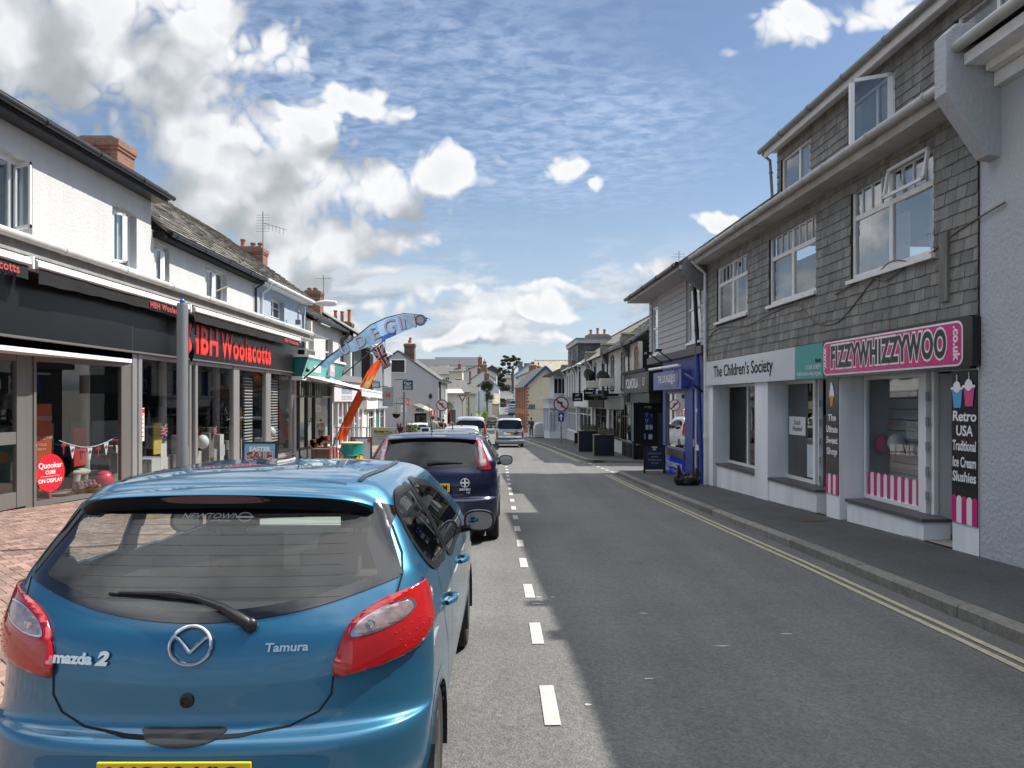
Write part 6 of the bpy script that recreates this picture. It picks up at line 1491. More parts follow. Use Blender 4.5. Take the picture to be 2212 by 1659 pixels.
foliage('crown',cl,1500,.14,leafm('pine_needles',(.045,.06,.03),.5),t,seed=3)
q=MB(); 
foliage_h=thing('hedge','dark hedge across the top of the hill road','hedge',D(1092,840,240)); foliage('leaves',[((D(x,840,245).x,245,D(x,838,245).z),(1.3,1.3,1.1)) for x in range(1079,1104,5)],300,.14,leafm('dark_hedge',(.03,.045,.025)),foliage_h,seed=5)
# cordyline / palm by the white gable, hedge ball, bare tree
Y=118; t=thing('palm_tree','shaggy headed cordyline palm in front of the white gable','tree',D(1052,880,Y))
mb=MB(); mb.tube([D(1053,893,Y),D(1052,868,Y),D(1051.5,842,Y)],[.16,.13,.11],8); mb.tube([D(1052,868,Y),D(1056,855,Y)],[.1,.08],6); mb.build('trunk',mat('palm_trunk',(.14,.10,.07),.9),t)
foliage('crown',[((D(1051.5,837,Y).x,Y,D(1051.5,836,Y).z),(.72,.7,.6))],2600,.26,leafm('palm_leaf',(.06,.09,.04)),t,seed=8,blade=True)
foliage('lower_crown',[((D(1057,862,Y).x,Y,D(1057,860,Y).z),(.55,.5,.7))],900,.24,leafm('palm_leaf',(.06,.09,.04)),t,seed=9,blade=True)
Y=106; t=thing('bush','bright green rounded bush above the stone wall','bush',D(1047,895,Y)); foliage('leaves',[((D(1047,889,Y).x,Y,D(1047,889,Y).z),(.45,.5,.62)),((D(1050,893,Y).x,Y,D(1050,895,Y).z),(.4,.5,.5)),((D(1045,898,Y).x,Y,D(1045,898,Y).z),(.5,.5,.4))],900,.06,leafm('bright_leaf',(.13,.24,.03)),t,seed=11)
Y=72; t=thing('street_tree','small budding street tree in front of the low white shop','tree',D(973,905,Y)); mb=MB()
base=D(974,912,Y); mb.tube([base,D(974,895,Y),D(973.5,880,Y)],[.05,.04,.03],6)
rn=random.Random(4); tips=[]
for i in range(16):
    s_=D(973.7,893-i*1.1,Y); e=D(973.5+rn.uniform(-9,9),s_.z and 893-i*1.6-rn.uniform(1,6),Y); e.y+=rn.uniform(-.6,.6); mb.tube([s_,(s_+e)/2+Vector((0,0,.05)),e],[.02,.014,.006],4); tips.append(e); tips.append((s_+e)/2)
mb.build('trunk',mat('twig',(.12,.09,.07),.9),t); foliage('leaves',[((p.x,p.y,p.z),(.16,.16,.13)) for p in tips],500,.035,leafm('bud_leaf',(.18,.16,.09)),t,seed=13)
# planter and shrubs on the left pavement
pl=thing('planter_wall','white rendered planter with grey coping on the left pavement','planter',(D(873,960,31).x,31,gz(31)+.1))
a=D(851,939,31.5); b=D(897,939,31.5); q=MB(); q.box(a.x,b.x,31.5,33.2,gz(31)-.1,a.z-.06); q.build('box',WHITE2,pl); q=MB(); q.box(a.x-.04,b.x+.04,31.46,33.3,a.z-.06,a.z+.02); q.build('coping',GREYP,pl)
q=MB(); q.box(a.x+.1,b.x-.1,31.49,31.5,a.z-.28,a.z-.18); q.build('band',WSIGN,pl)
t=thing('shrub','dark red spiky cordyline growing in the white planter','plant',(D(870,935,32).x,32,D(870,939,32).z)); foliage('leaves',[((D(868,932,32).x,32,D(868,934,32).z),(.3,.25,.2)),((D(878,932,32).x,32,D(878,934,32).z),(.28,.25,.2))],1500,.14,leafm('red_leaf',(.10,.03,.03)),t,seed=20,blade=True)
t=thing('shrub','dense green conifer shrub at the right end of the white planter','plant',(D(892,940,30).x,30,gz(30)+.1)); c=D(892,927,30); foliage('leaves',[((c.x,30,c.z),(.26,.3,.26)),((c.x+.16,30,c.z-.15),(.25,.3,.24)),((c.x-.2,30,c.z-.1),(.2,.3,.2)),((c.x+.05,30,c.z-.32),(.3,.3,.25))],2600,.035,leafm('conifer_leaf',(.06,.08,.02)),t,seed=21)
t=thing('hanging_basket','dark hanging basket with pale flowers below the signs','hanging basket',D(856,904,38)); q=MB(); c=D(856,904,38); q.lathe((c.x,c.y,c.z),[(.04,0),(.16,.08),(.21,.24),(.22,.24)],16); q.build('bowl',BLACKM,t); foliage('flowers',[((c.x,c.y,c.z+.28),(.22,.2,.10))],3000,.03,leafm('pale_flower',(.35,.36,.18)),t,seed=22); q=MB(); q.tube([(c.x,c.y,c.z+.2),(c.x,c.y,c.z+1.0)],.01,4); q.build('chain',BLACKM,t)

# ================================================================ STREET FURNITURE
def on(x,y): return gz(y)+.1
# galvanised post by the shop
px=D(394,650,10.0); t=thing('steel_post','galvanised round post with blue cap and two cable ties in front of the black shop','post',(px.x,10,on(0,10)))
mb=MB(); z0=on(0,10); mb.lathe((px.x,10,z0),[(.078,0),(.078,1.2),(.071,1.24),(.070,px.z-z0-.07),(.062,px.z-z0-.03)],24); mb.build('pole',STEEL,t,smooth=True)
mb=MB(); mb.lathe((px.x,10,px.z-.035),[(.032,0),(.032,.04),(.02,.06)],14); mb.build('cap',mat('blue_cap',(.03,.08,.45),.4),t)
mb=MB()
for z in (1.78-(1017-866)/FL*10+.0,1.78-(1076-866)/FL*10+.35): mb.lathe((px.x,10,z),[(.073,0),(.076,.004),(.076,.012),(.073,.016)],20)
mb.build('cable_tie',BLACKP,t)
# wall street lamps
def wall_lamp(lab,x0,x1,yl,Y,side):
    a=D(x0,yl,Y); b=D(x1,yl,Y); t=thing('street_lamp',lab,'street lamp',a)
    m=MB(); s=1 if side>0 else -1
    L=(b-a).length*s
    m.tube([(a.x,Y,a.z-.75),(a.x,Y,a.z-.12),(a.x+.08*s,Y,a.z),(a.x+L*.5,Y,a.z+.02)],.028,8); m.box(a.x-.1,a.x+.1,Y-.06,Y+.06,a.z-.85,a.z-.65); m.tube([(a.x-.1*s,Y,a.z-.2),(a.x+.06*s,Y,a.z-.35)],.05,6); m.build('bracket',STEEL,t,smooth=True)
    m=MB(); xs=[a.x+L*.45,a.x+L*.55,a.x+L*.75,a.x+L*.97,a.x+L]; m.tube([(xs[0],Y,a.z+.02),(xs[1],Y,a.z+.03),(xs[2],Y,a.z+.05),(xs[3],Y,a.z+.03),(xs[4],Y,a.z+.01)],[.05,.10,.12,.10,.03],12); m.build('lamp_head',mat('lamp_head_grey',(.55,.56,.54),.5),t,smooth=True)
    m=MB(); m.box(min(xs[1],xs[3]),max(xs[1],xs[3]),Y-.08,Y+.08,a.z-.09,a.z-.04); m.build('lens',mat('lamp_lens',(.5,.52,.5),.2),t)
    return t
wall_lamp('wall bracket street lamp with long pale head on the blue-grey house',644,728,656.5,31.5,1)
wall_lamp('wall bracket street lamp on the blue windowed terrace across the road',1268,1246,789,50,-1)
# tall grey pole on left pavement
def pole(lab,x,yt,Y,r=.045,m=STEEL,name='street_pole',cat='pole'):
    p=D(x,yt,Y); t=thing(name,lab,cat,(p.x,Y,on(0,Y))); q=MB(); q.lathe((p.x,Y,on(0,Y)),[(r*1.5,0),(r*1.5,.7),(r,.75),(r,p.z-on(0,Y))],12); q.build('pole',m,t,smooth=True); return t,p
pole('plain grey pole rising from the white planter',873.5,846,30.5,.06)
# wall mounted feather flag (blue)
t=thing('feather_flag','long blue and white feather flag lettered GIN blowing out over the road','flag',D(657,815,28.6))
tip=(931,691); path=[(656,818,28.6),(680,797,28.4),(706,773,28.2),(735,752,28),(765,730,27.8),(800,702,27.6),(835,686,27.5),(872,677,27.5),(905,680,27.5),(925,688,27.5),(931,692,27.5)]
P=[D(*p) for p in path]; mb=MB(); mb.tube(P,[.035,.03,.028,.02,.02,.02,.018,.016,.014,.012,.01],8); mb.build('pole',BLACKP,t,smooth=True)
low=[(712,771,28.0),(703,793,28.0),(716,790,28.0),(742,778,27.9),(775,770,27.8),(815,765,27.7),(845,752,27.6),(875,733,27.5),(905,717,27.5),(925,700,27.5)]
up_=[(690,789,28.3),(706,773,28.2),(735,752,28),(765,731,27.8),(800,704,27.6),(835,688,27.5),(872,679,27.5),(905,682,27.5),(923,688,27.5),(930,692,27.5)]
def lerp(a,b,t): return tuple(x+(y-x)*t for x,y in zip(a,b))
def samp(L,t): 
    k=t*(len(L)-1); i=min(int(k),len(L)-2); return lerp(L[i],L[i+1],k-i)
def FP(s,t,lay=0):     # s along flag, t 0 top .. 1 bottom
    a=samp(up_,s); b=samp(low[1:] if False else [(700,795,28.1),(712,790,28.05),(742,767,27.9),(775,756,27.8),(815,741,27.7),(845,729,27.6),(875,716,27.5),(905,702,27.5),(920,695,27.5),(930,692,27.5)],s)
    p=D(*lerp(a,b,t)); p.y+=.10*math.sin(s*15+t*2)*t-.01*lay; return p
mb=MB(); N,Mq=60,8
for i in range(N):
    for j in range(Mq):
        s0=i/N
        mi=0 if s0<.47 else (1 if s0<.72 else 2)
        if .47<s0<.6 and j>5: mi=3
        if s0>.86 and s0<.9: mi=3
        mb.f([mb.v(*FP(i/N,j/Mq)),mb.v(*FP((i+1)/N,j/Mq)),mb.v(*FP((i+1)/N,(j+1)/Mq)),mb.v(*FP(i/N,(j+1)/Mq))],mi)
fl=mb.build('flag',[mat('flag_sea_blue',(.28,.48,.68),.6,var=.5,vs=2.2,trl=.45),mat('flag_sky_blue',(.40,.60,.88),.6,var=.2,vs=3,trl=.45),mat('flag_lilac_white',(.70,.74,.88),.6,var=.08,trl=.45),mat('flag_deep_blue',(.06,.16,.55),.6,var=.3,trl=.4)],t,smooth=True)
for s_,ss,m_ in (('U',.25,.8),('D',.36,.95),('E',.455,1.0),('G',.57,1.15),('I',.64,1.1),('N',.705,1.1)):
    c=FP(ss,.5,4); d_=(FP(ss+.04,.5)-FP(ss-.04,.5)); d_.y=0; d_.normalize(); u_=Vector((-d_.z,0,d_.x))
    text(s_,.62*m_,c+Vector((.02,.004,-.02)),d_,u_,mat('flag_shadow',(.05,.08,.2),.6),fl,off=.012,ext=.001); text(s_,.62*m_,c-Vector((0,.01,0)),d_,u_,mat('flag_letter',(.66,.66,.78),.6),fl,off=.006,ext=.001)
c=FP(.80,.5,6); q=MB(); q.lathe((c.x,c.y-.02,c.z),[(0,0),(.21,0),(.21,.002),(0,.002)],24,'b'); e_=q.build('emblem',mat('emblem_grey',(.20,.21,.24),.6),fl)
q=MB(); q.lathe((c.x,c.y-.03,c.z),[(0,0),(.13,0),(.13,.002),(0,.002)],20,'b'); q.build('emblem_centre',mat('flag_lilac_white',(.5,.5,.6)),e_)
# union flag on pole
t=thing('union_flag','union flag hanging from a long black pole over the awning','flag',D(735,815,36)); a=D(733,816,36.5); b=D(830,735,34)
mb=MB(); mb.tube([a,b],.03,8); mb.ball(tuple(b),.06,8); k=a+(b-a)*.68; mb.tube([k+Vector((-.15,0,.1)),k+Vector((.15,0,-.1))],.025,6); mb.build('pole',BLACKP,t)
def UP(s,t_,L):
    A=D(827,741,34);B=D(803,759,34.3);C_=D(845,790,34.2);E=D(829,798,34.4)
    top=B+(A-B)*t_; bot=E+(C_-E)*t_; p=top+(bot-top)*s; p.y+=.08*math.sin(s*7+t_*3)-.006*L; return tuple(p)
mb=MB(); union_jack(mb,UP,1.5,.8); mb.build('flag',[UJB,UJW,UJR],t,smooth=True)
# orange feather flag
t=thing('feather_flag','bright orange feather flag leaning right behind the teal drum','flag',(D(716,985,33).x,33,gz(33)+.1))
cp=[(714,985,33),(722,954,33),(745,905,33),(770,853,33),(790,818,33),(806,790,33),(818,777,33)]; P=[D(*p) for p in cp]
mb=MB(); mb.tube(P[:5],[.03,.025,.02,.02,.015],8); mb.build('pole',BLACKP,t,smooth=True)
L1=[(726,952),(735,927),(742,910),(750,892),(778,835),(793,802),(806,785),(817,776)]; L2=[(749,950),(755,927),(761,910),(769,892),(799,835),(817,802),(822,790),(825,786)]
def OP(s,t_): a=samp(L1,s);b=samp(L2,s); q=D(a[0]+(b[0]-a[0])*t_,a[1]+(b[1]-a[1])*t_,33); q.y+=.07*math.sin(s*9+t_*5)+.05*math.sin(t_*9); return q
mb=MB()
for i in range(40):
    for j in range(8): mb.f([mb.v(*OP(i/40,j/8)),mb.v(*OP((i+1)/40,j/8)),mb.v(*OP((i+1)/40,(j+1)/8)),mb.v(*OP(i/40,(j+1)/8))])
fl=mb.build('flag',ORANGE,t,smooth=True)
mb=MB(); 
def off(v): return (v.x,v.y-.02,v.z)
mb.f([mb.v(*off(OP(.56,.28))),mb.v(*off(OP(.56,.85))),mb.v(*off(OP(.67,.85))),mb.v(*off(OP(.67,.28)))]); mb.build('emblem',mat('flag_gold',(.62,.45,.12),.6,var=.4,vs=8),fl)
# teal drum table
c=D(760,955,20.5); t=thing('drum_table','teal oil drum table with orange and yellow painted spots','drum',(c.x,20.5,on(0,20.5))); z0=on(0,20.5); H=c.z-z0
mb=MB(); mb.lathe((c.x,20.5,z0),[(.285,0),(.295,.02),(.29,.04),(.29,H*.33),(.305,H*.35),(.29,H*.37),(.29,H*.66),(.305,H*.68),(.29,H*.70),(.29,H-.04)],36); dr=mb.build('drum',mat('drum_teal',(.005,.20,.16),.3,coat=.4,var=.08),t,smooth=True)
mb=MB(); mb.lathe((c.x,20.5,z0+H-.04),[(.30,0),(.305,.02),(.30,.04)],36); mb.build('table_top',mat('pale_wood',(.55,.46,.28),.5),t)
def spot(ang,zc,r,m,nm):
    q=MB(); pts=[]
    for k in range(20):
        a=2*math.pi*k/20; aa=ang+r*math.cos(a)/.30; pts.append(q.v(c.x+.31*math.sin(aa),20.5-.31*math.cos(aa),z0+zc+r*math.sin(a)))
    q.f(pts); q.build(nm,m,dr)
spot(-1.0,H*.62,.15,mat('spot_orange',(.62,.22,.03),.4),'painted_spot'); spot(1.05,H*.50,.22,BLACKP,'painted_spot'); spot(1.06,H*.50,.195,mat('spot_yellow',(.80,.55,.02),.4),'painted_spot')
# A boards / easels
def board(name,lab,x0,x1,yt,Y,H,m,fm,lines,tm,legs=True,lean=.12,cat='sign board',side_legs=True,hdr=None):
    a=D(x0,yt,Y); b=D(x1,yt,Y); zt=a.z; zb=on(0,Y) if a.x<-2.5 or a.x>2 else gz(Y)
    t=thing(name,lab,cat,((a.x+b.x)/2,Y,zb)); q=MB()
    def tr(u,n,z): return (u,Y-n-lean*(zt-z)*.8+.0,z)
    q.T=tr; zl=max(zb+.12,zt-H); q.box(a.x,b.x,-.012,.012,zl,zt); p=q.build('panel',m,t)
    q=MB(tr); e=.03; q.box(a.x-.005,a.x+e,-.02,.02,zb,zt+.005); q.box(b.x-e,b.x+.005,-.02,.02,zb,zt+.005); q.box(a.x+e,b.x-e,-.019,.019,zt-e,zt+.004); q.box(a.x+e,b.x-e,-.019,.019,zl-.002,zl+e); q.build('frame',fm,t)
    q=MB(lambda u,n,z:(u,Y-n+lean*(zt-z)*.9,z)); q.box(a.x,a.x+e,-.02,.02,zb,zt-.02); q.build('rear_leg',fm,t); q=MB(lambda u,n,z:(u,Y-n+lean*(zt-z)*.9,z)); q.box(b.x-e,b.x,-.02,.02,zb,zt-.02); q.build('rear_leg',fm,t)
    Hh=zt-zl; W=b.x-a.x
    for (s_,fy,sz,tmm,sx,off_) in lines:
        z=zl+Hh*fy; text(s_,sz*Hh,((a.x+b.x)/2,Y-.018-lean*(zt-z)*.8,z),(1,0,0),(0,lean*.8,1),tmm or tm,p,off=off_,ext=.001,sx=sx)
    return t,p
board('pavement_sign','light blue Easter Sale pavement board in a black frame',525.5,599,954.5,14.2,1.0,mat('easter_blue',(.16,.42,.60),.5,var=.05),BLACKP,(('EASTER',.865,.11,WSIGN,1.05,.006),('SALE',.73,.19,mat('sale_shadow',(.75,.72,.6),.5),1.15,.022),('SALE',.735,.19,mat('sale_red',(.45,.03,.05),.5),1.15,.014)),WSIGN)
board('menu_board','white menu board with red rosettes in a black frame beside the teal drum',758,803,944.5,22,.95,mat('menu_white',(.55,.58,.62),.5),BLACKP,(('Bellini',.83,.10,GREYP,1,0),('DELI',.70,.08,GREYP,1,.002)),WSIGN)
t_=[o for o in col.objects if o.get('label','').startswith('white menu board')][0]
for xx in (764,797):
    c=D(xx,952,21.9); q=MB(); q.lathe((c.x,c.y-.0,c.z),[(0,0),(.055,0),(.055,.004),(0,.004)],20,'b'); q.build('rosette',mat('rosette_red',(.40,.06,.04),.5),t_)
board('pavement_sign','navy chalk board headed Doom Bar listing live music at the cafe corner',1391,1436,962,23.6,.86,NAVY,BLACKM,(('DOOM',.92,.085,WSIGN,.8,.003),('BAR',.835,.085,WSIGN,.8,.003),('FRIDAY 5TH MAY',.66,.095,LGREY,.75,0),('LIVE MUSIC',.53,.08,LGREY,.75,0),('THE BEACH BUZZ',.40,.09,LGREY,.75,0),('FROM 8:30',.27,.08,LGREY,.8,0)),WSIGN)
board('pavement_sign','black opticians pavement board with a ringed letter E beside the cafe barriers',1241,1252.5+28,935.5,47,.62,BLACKM,BLACKM,(('BLUE EYE LONDON',.82,.13,LGREY,.8,0),('E',.5,.32,GOLD,1,0),('OPTICIANS',.16,.13,LGREY,.9,0)),WSIGN)
board('pavement_sign','white framed arched chalk board beside the parked white car',909,928,923.5,28.5,.75,NAVY,UPVC,(('open',.7,.2,TEAL,1,0),('food',.4,.2,TEAL,1,0)),WSIGN)
# railing with Strokes banner
t=thing('railing_banner','grey painters and decorators banner lettered Strokes hung on a railing','banner',(D(826,960,29).x,29,on(0,29)))
a=D(801,924,29); b=D(852,924,29); zb=D(801,962,29).z; q=MB(); q.box(a.x,b.x,28.98,29.0,zb,a.z); p=q.build('sheet',mat('banner_grey_green',(.36,.40,.36),.6,var=.06),t)
q=MB(); q.tube([(a.x-1.4,29.05,a.z+.0),(b.x+.1,29.05,a.z+.0)],.02,6); q.tube([(a.x-1.4,29.05,zb-.3),(b.x+.1,29.05,zb-.3)],.02,6)
for k in range(5): xx=a.x-1.3+k*(b.x-a.x+1.35)/4; q.tube([(xx,29.05,on(0,29)),(xx,29.05,a.z)],.018,6)
q.build('rail',GREYP,t)
q=MB(); q.lathe(((a.x+b.x)/2-.05,28.975,a.z-.13),[(0,0),(.09,0),(.09,.002),(0,.002)],16,'b'); q.box((a.x+b.x)/2-.33,(a.x+b.x)/2+.1,28.974,28.978,a.z-.18,a.z-.08); sm=q.build('paint_swoosh',mat('swoosh_yellow',(.55,.52,.05),.5),p)
for s_,z_,sz in (('Strokes',a.z-.14,.13),('Painters & Decorators',a.z-.23,.055),('Decorating, Wallpapering & Spray Painting',a.z-.32,.038),('07796 401 983',a.z-.42,.05)):
    text(s_,sz,((a.x+b.x)/2-(.12 if sz>.1 else 0),28.97,z_),(1,0,0),(0,0,1),BLACKM,p,ext=.001,off=.004 if sz>.1 else 0)
q=MB(); q.tube([((a.x+b.x)/2+.1,28.97,a.z-.12),((a.x+b.x)/2+.3,28.97,a.z-.17),((a.x+b.x)/2+.36,28.97,a.z-.2)],.012,5); q.build('brush_picture',BLACKM,p)
# cafe table, chair, stock outside the deli
c=D(705,973,24); t=thing('cafe_table','low brown slatted cafe table outside the delicatessen','table',(c.x,24,on(0,24))); q=MB(); q.box(c.x-.42,c.x+.42,23.7,24.3,c.z+.02,c.z+.06); q.build('table_top',mat('table_brown',(.10,.06,.05),.5),t); 
for sx_ in (-.38,.35):
    for sy_ in (23.75,24.22): q=MB(); q.box(c.x+sx_,c.x+sx_+.04,sy_,sy_+.04,on(0,24),c.z+.02); q.build('leg',mat('table_brown',(.1,.06,.05)),t)
c=D(690,955,25.2); t=thing('snack_display','heap of bright snack bags on a crate by the delicatessen window','display',(c.x,25.2,on(0,25))); q=MB(); q.box(c.x-.25,c.x+.35,25.1,25.6,on(0,25),c.z-.15); q.build('crate',mat('crate_brown',(.12,.08,.05),.7),t)
q=MB()
for i in range(16): 
    x_,z_=c.x+random.uniform(-.22,.3),c.z+random.uniform(-.15,.18); q.box(x_-.06,x_+.06,25.0,25.1,z_-.08,z_+.08)
q.build('packets',mat('bright_packets',(.30,.10,.05),.4,island=.8),t)
c=D(721,975,22.8); q=MB(); q.quad([(c.x-.12,22.8,c.z+.12),(c.x+.12,22.75,c.z+.15),(c.x+.1,22.9,c.z-.5),(c.x-.15,22.7,c.z-.45)]); o=q.build('checked_cloth',two('red_white_check',(.6,.04,.06),(.7,.6,.6),w=.05),None,solid=.01,recentre=True); tag(o,'red and white checked cloth hanging from the cafe table','cloth')
# refuse sack
c=D(1485,1048,19.3); t=thing('refuse_sack','black plastic refuse sack slumped at the foot of the blue pipe','bag',(c.x,19.3,on(0,19.3))); mb=MB(); zb=on(0,19.3); rn=random.Random(5)
rings=[]
for j,(z,r) in enumerate(((0,.25),(.05,.31),(.14,.33),(.22,.30),(.28,.24),(.30,.12))):
    rings.append([mb.v(c.x+r*math.cos(k*.314)*(1+.0)+rn.uniform(-.03,.03),19.35+r*.7*math.sin(k*.314)+rn.uniform(-.03,.03),zb+z+rn.uniform(-.02,.03)) for k in range(20)])
for A,B in zip(rings,rings[1:]):
    for k in range(20): mb.f([A[k],A[(k+1)%20],B[(k+1)%20],B[k]])
mb.f(rings[-1]); mb.build('sack',mat('sack_plastic',(.018,.018,.018),.28,var=.1,bump=.03,bs=9),t)
for sx_,h_ in ((-.22,.22),(.24,.16)): mb=MB(); mb.prism([(c.x+sx_-.07,zb+.2),(c.x+sx_+.09,zb+.24),(c.x+sx_+.02*sx_,zb+.3+h_),(c.x+sx_-.05,zb+.28+h_)],'b',19.2,19.28); mb.build('handle',mat('sack_plastic',(.018,.018,.018)),t)
# cafe barriers with planters
for (x0,x1,yt,Y,lab) in ((1282,1327,938,34.2,'dark cafe barrier with a long planter on top, nearer to the camera'),(1249,1288,929.5,38.4,'dark cafe barrier with a planter on top, farther from the camera')):
    a=D(x0,yt,Y); b=D(x1,yt,Y); t=thing('cafe_barrier',lab,'barrier',((a.x+b.x)/2,Y,on(0,Y))); q=MB(); q.box(a.x,b.x,Y,Y+.06,on(0,Y)+.02,a.z-.04); q.build('panel',mat('barrier_navy',(.006,.010,.022),.45,var=.1),t)
    q=MB(); q.box(a.x-.03,b.x+.03,Y-.03,Y+.12,a.z-.04,a.z); q.box(a.x-.02,a.x+.03,Y-.01,Y+.07,on(0,Y),a.z-.04); q.build('rail',mat('rail_cream',(.35,.32,.22),.6),t)
    q=MB(); w_=b.x-a.x; q.prism([(a.x+w_*.3,a.z+.02),(b.x-.03,a.z+.02),(b.x,a.z+.2),(a.x+w_*.26,a.z+.2)],'b',Y-.08,Y+.14); o=q.build('planter_trough',mat('trough_brown',(.10,.09,.07),.7),None,recentre=True); tag(o,'brown plastic trough of small plants on the '+('nearer' if Y<35 else 'farther')+' cafe barrier','planter')
    pt=thing('small_plants','low green plants in the trough on the '+('nearer' if Y<35 else 'farther')+' cafe barrier','plant',(b.x-.3,Y,a.z+.2)); foliage('leaves',[((a.x+w_*(.4+.18*k),Y+.03,a.z+.22),(.13,.1,.08)) for k in range(4)],6000,.025,leafm('trough_leaf',(.05,.08,.03)),pt,seed=int(Y))
# road signs
def disc_sign(lab,x,yc,Y,r,under=False,kind='noturn'):
    c=D(x,yc,Y); t=thing('road_sign',lab,'road sign',(c.x,Y,on(0,Y))); q=MB(); q.lathe((c.x,Y+.05,on(0,Y)),[(.06,0),(.06,1.1),(.04,1.15),(.04,c.z+r-on(0,Y))],10); q.build('pole',GREYP,t,smooth=True)
    q=MB(); q.lathe((c.x,Y-.02,c.z),[(0,0),(r,0),(r,.02),(0,.02)],32,'b'); f=q.build('sign_face',mat('sign_face_grey',(.52,.55,.55),.4),t)
    q=MB(); N=32
    for k in range(N):
        a0,a1=2*math.pi*k/N,2*math.pi*(k+1)/N
        q.quad([(c.x+r*1.02*math.cos(a0),Y-.03,c.z+r*1.02*math.sin(a0)),(c.x+r*1.02*math.cos(a1),Y-.03,c.z+r*1.02*math.sin(a1)),(c.x+r*.86*math.cos(a1),Y-.03,c.z+r*.86*math.sin(a1)),(c.x+r*.86*math.cos(a0),Y-.03,c.z+r*.86*math.sin(a0))])
    w=.07*r; q.quad([(c.x-.62*r-w,Y-.034,c.z+.62*r-w),(c.x-.62*r+w,Y-.034,c.z+.62*r+w),(c.x+.62*r+w,Y-.034,c.z-.62*r+w),(c.x+.62*r-w,Y-.034,c.z-.62*r-w)]); q.build('red_ring',mat('sign_ring_red',(.20,.012,.03),.4),f)
    q=MB(); q.box(c.x+.02*r,c.x+.18*r,Y-.028,Y-.024,c.z-.45*r,c.z+.3*r); q.box(c.x-.35*r,c.x+.18*r,Y-.028,Y-.024,c.z+.16*r,c.z+.32*r); q.prism([(c.x-.3*r,c.z+.02*r),(c.x-.3*r,c.z+.46*r),(c.x-.6*r,c.z+.24*r)],'b',Y-.028,Y-.024); q.build('arrow',BLACKM,f)
    if under:
        h_=.37*.9; z1=c.z-r-.06; q=MB(); q.box(c.x-.2,c.x+.2,Y-.02,Y,z1-.62,z1); g=q.build('sign_plate',mat('sign_blue',(.008,.03,.20),.4),t)
        q=MB(); q.box(c.x-.04,c.x+.04,Y-.03,Y-.022,z1-.54,z1-.25); q.prism([(c.x-.13,z1-.28),(c.x+.13,z1-.28),(c.x,z1-.08)],'b',Y-.03,Y-.022); q.build('arrow',WSIGN,g)
        q=MB(); q.box(c.x-.25,c.x+.25,Y-.06,Y+.05,c.z+r+.06,c.z+r+.1); q.build('sign_light',GREYP,t)
disc_sign('no left turn roundel above a small blue one way arrow on the right pavement',1212,873,53,.52,True)
disc_sign('no turn roundel on a grey pole by the pet shop corner',955,875.5,57,.43)
c=D(999,861,76); t=thing('road_sign','give way triangle on a tall post in front of the low white shop','road sign',(c.x,76,on(0,76))); q=MB(); q.tube([(c.x,76,on(0,76)),(c.x,76,c.z+.5)],.04,8); q.build('pole',GREYP,t)
q=MB(); q.prism([(c.x-.42,c.z+.38),(c.x+.42,c.z+.38),(c.x,c.z-.42)],'b',75.9,75.93); f=q.build('sign_plate',mat('sign_ring_red',(.2,.012,.03)),t); q=MB(); q.prism([(c.x-.26,c.z+.28),(c.x+.26,c.z+.28),(c.x,c.z-.2)],'b',75.88,75.9); q.build('sign_face',mat('sign_face_grey',(.52,.55,.55)),f)
c=D(1149,879,80); t=thing('road_sign','small square grey backed sign on a thin post by the cream gable','road sign',(c.x,80,on(0,80))); q=MB(); q.tube([(c.x,80,on(0,80)),(c.x,80,c.z+.4)],.035,8); q.build('pole',GREYP,t); q=MB(); q.box(c.x-.33,c.x+.33,79.93,79.96,c.z-.25,c.z+.27); q.build('sign_plate',mat('dark_sign_back',(.10,.12,.12),.5),t)
# heritage lamps
for (x,yl,yb,Y,lab) in ((1034.5,845,910,104,'black heritage lantern lamp post at the corner of the stone gabled house'),(1110,795,845,205,'black lamp post high on the hill road by the blue bargeboard house')):
    a=D(x,yl,Y); zb=gz(Y); t=thing('street_lamp',lab,'street lamp',(a.x,Y,zb)); q=MB(); q.lathe((a.x,Y,zb),[(.12,0),(.12,.9),(.06,1.0),(.05,a.z-zb)],10); q.build('post',BLACKM,t,smooth=True)
    q=MB(); q.lathe((a.x,Y,a.z),[(.12,0),(.24,.55),(.26,.6)],6); q.build('lantern',mat('lantern_glass',(.55,.58,.6),.2),t); q=MB(); q.lathe((a.x,Y,a.z+.6),[(.28,0),(.08,.28),(.02,.4)],6); q.build('lantern_cap',BLACKM,t)
for (x,yt,Y,lab) in ((1012.5,857,79,'tall thin black post at the stone gable corner'),(1019,893,80,'short black post with box beside the low white shop')):
    pole(lab,x,yt,Y,.05,BLACKM)
# green and red feather flags by the far corner
c=D(966,880,68); t=thing('feather_flag','small olive green feather flag near the far crossing','flag',(c.x,68,on(0,68))); q=MB(); q.prism([(c.x-.5,c.z-1.2),(c.x-.1,c.z-1.2),(c.x+.35,c.z+.4),(c.x+.1,c.z+.5),(c.x-.35,c.z+.1)],'b',68,68.02); q.build('flag',mat('olive_flag',(.14,.19,.11),.7),t); q=MB(); q.tube([(c.x-.5,68,on(0,68)),(c.x-.45,68,c.z),(c.x+.1,68,c.z+.5)],.02,5); q.build('pole',BLACKM,t)
for (x,m_,lab) in ((975,mat('dull_red',(.28,.05,.03),.7),'dull red banner stand near the far crossing'),(981,TEALD,'narrow dark teal banner stand near the far crossing')):
    c=D(x,890,70); q=MB(); q.box(c.x-.14,c.x+.14,70,70.03,on(0,70),c.z+.2); o=q.build('banner_stand',m_,None,recentre=True); tag(o,lab,'banner')
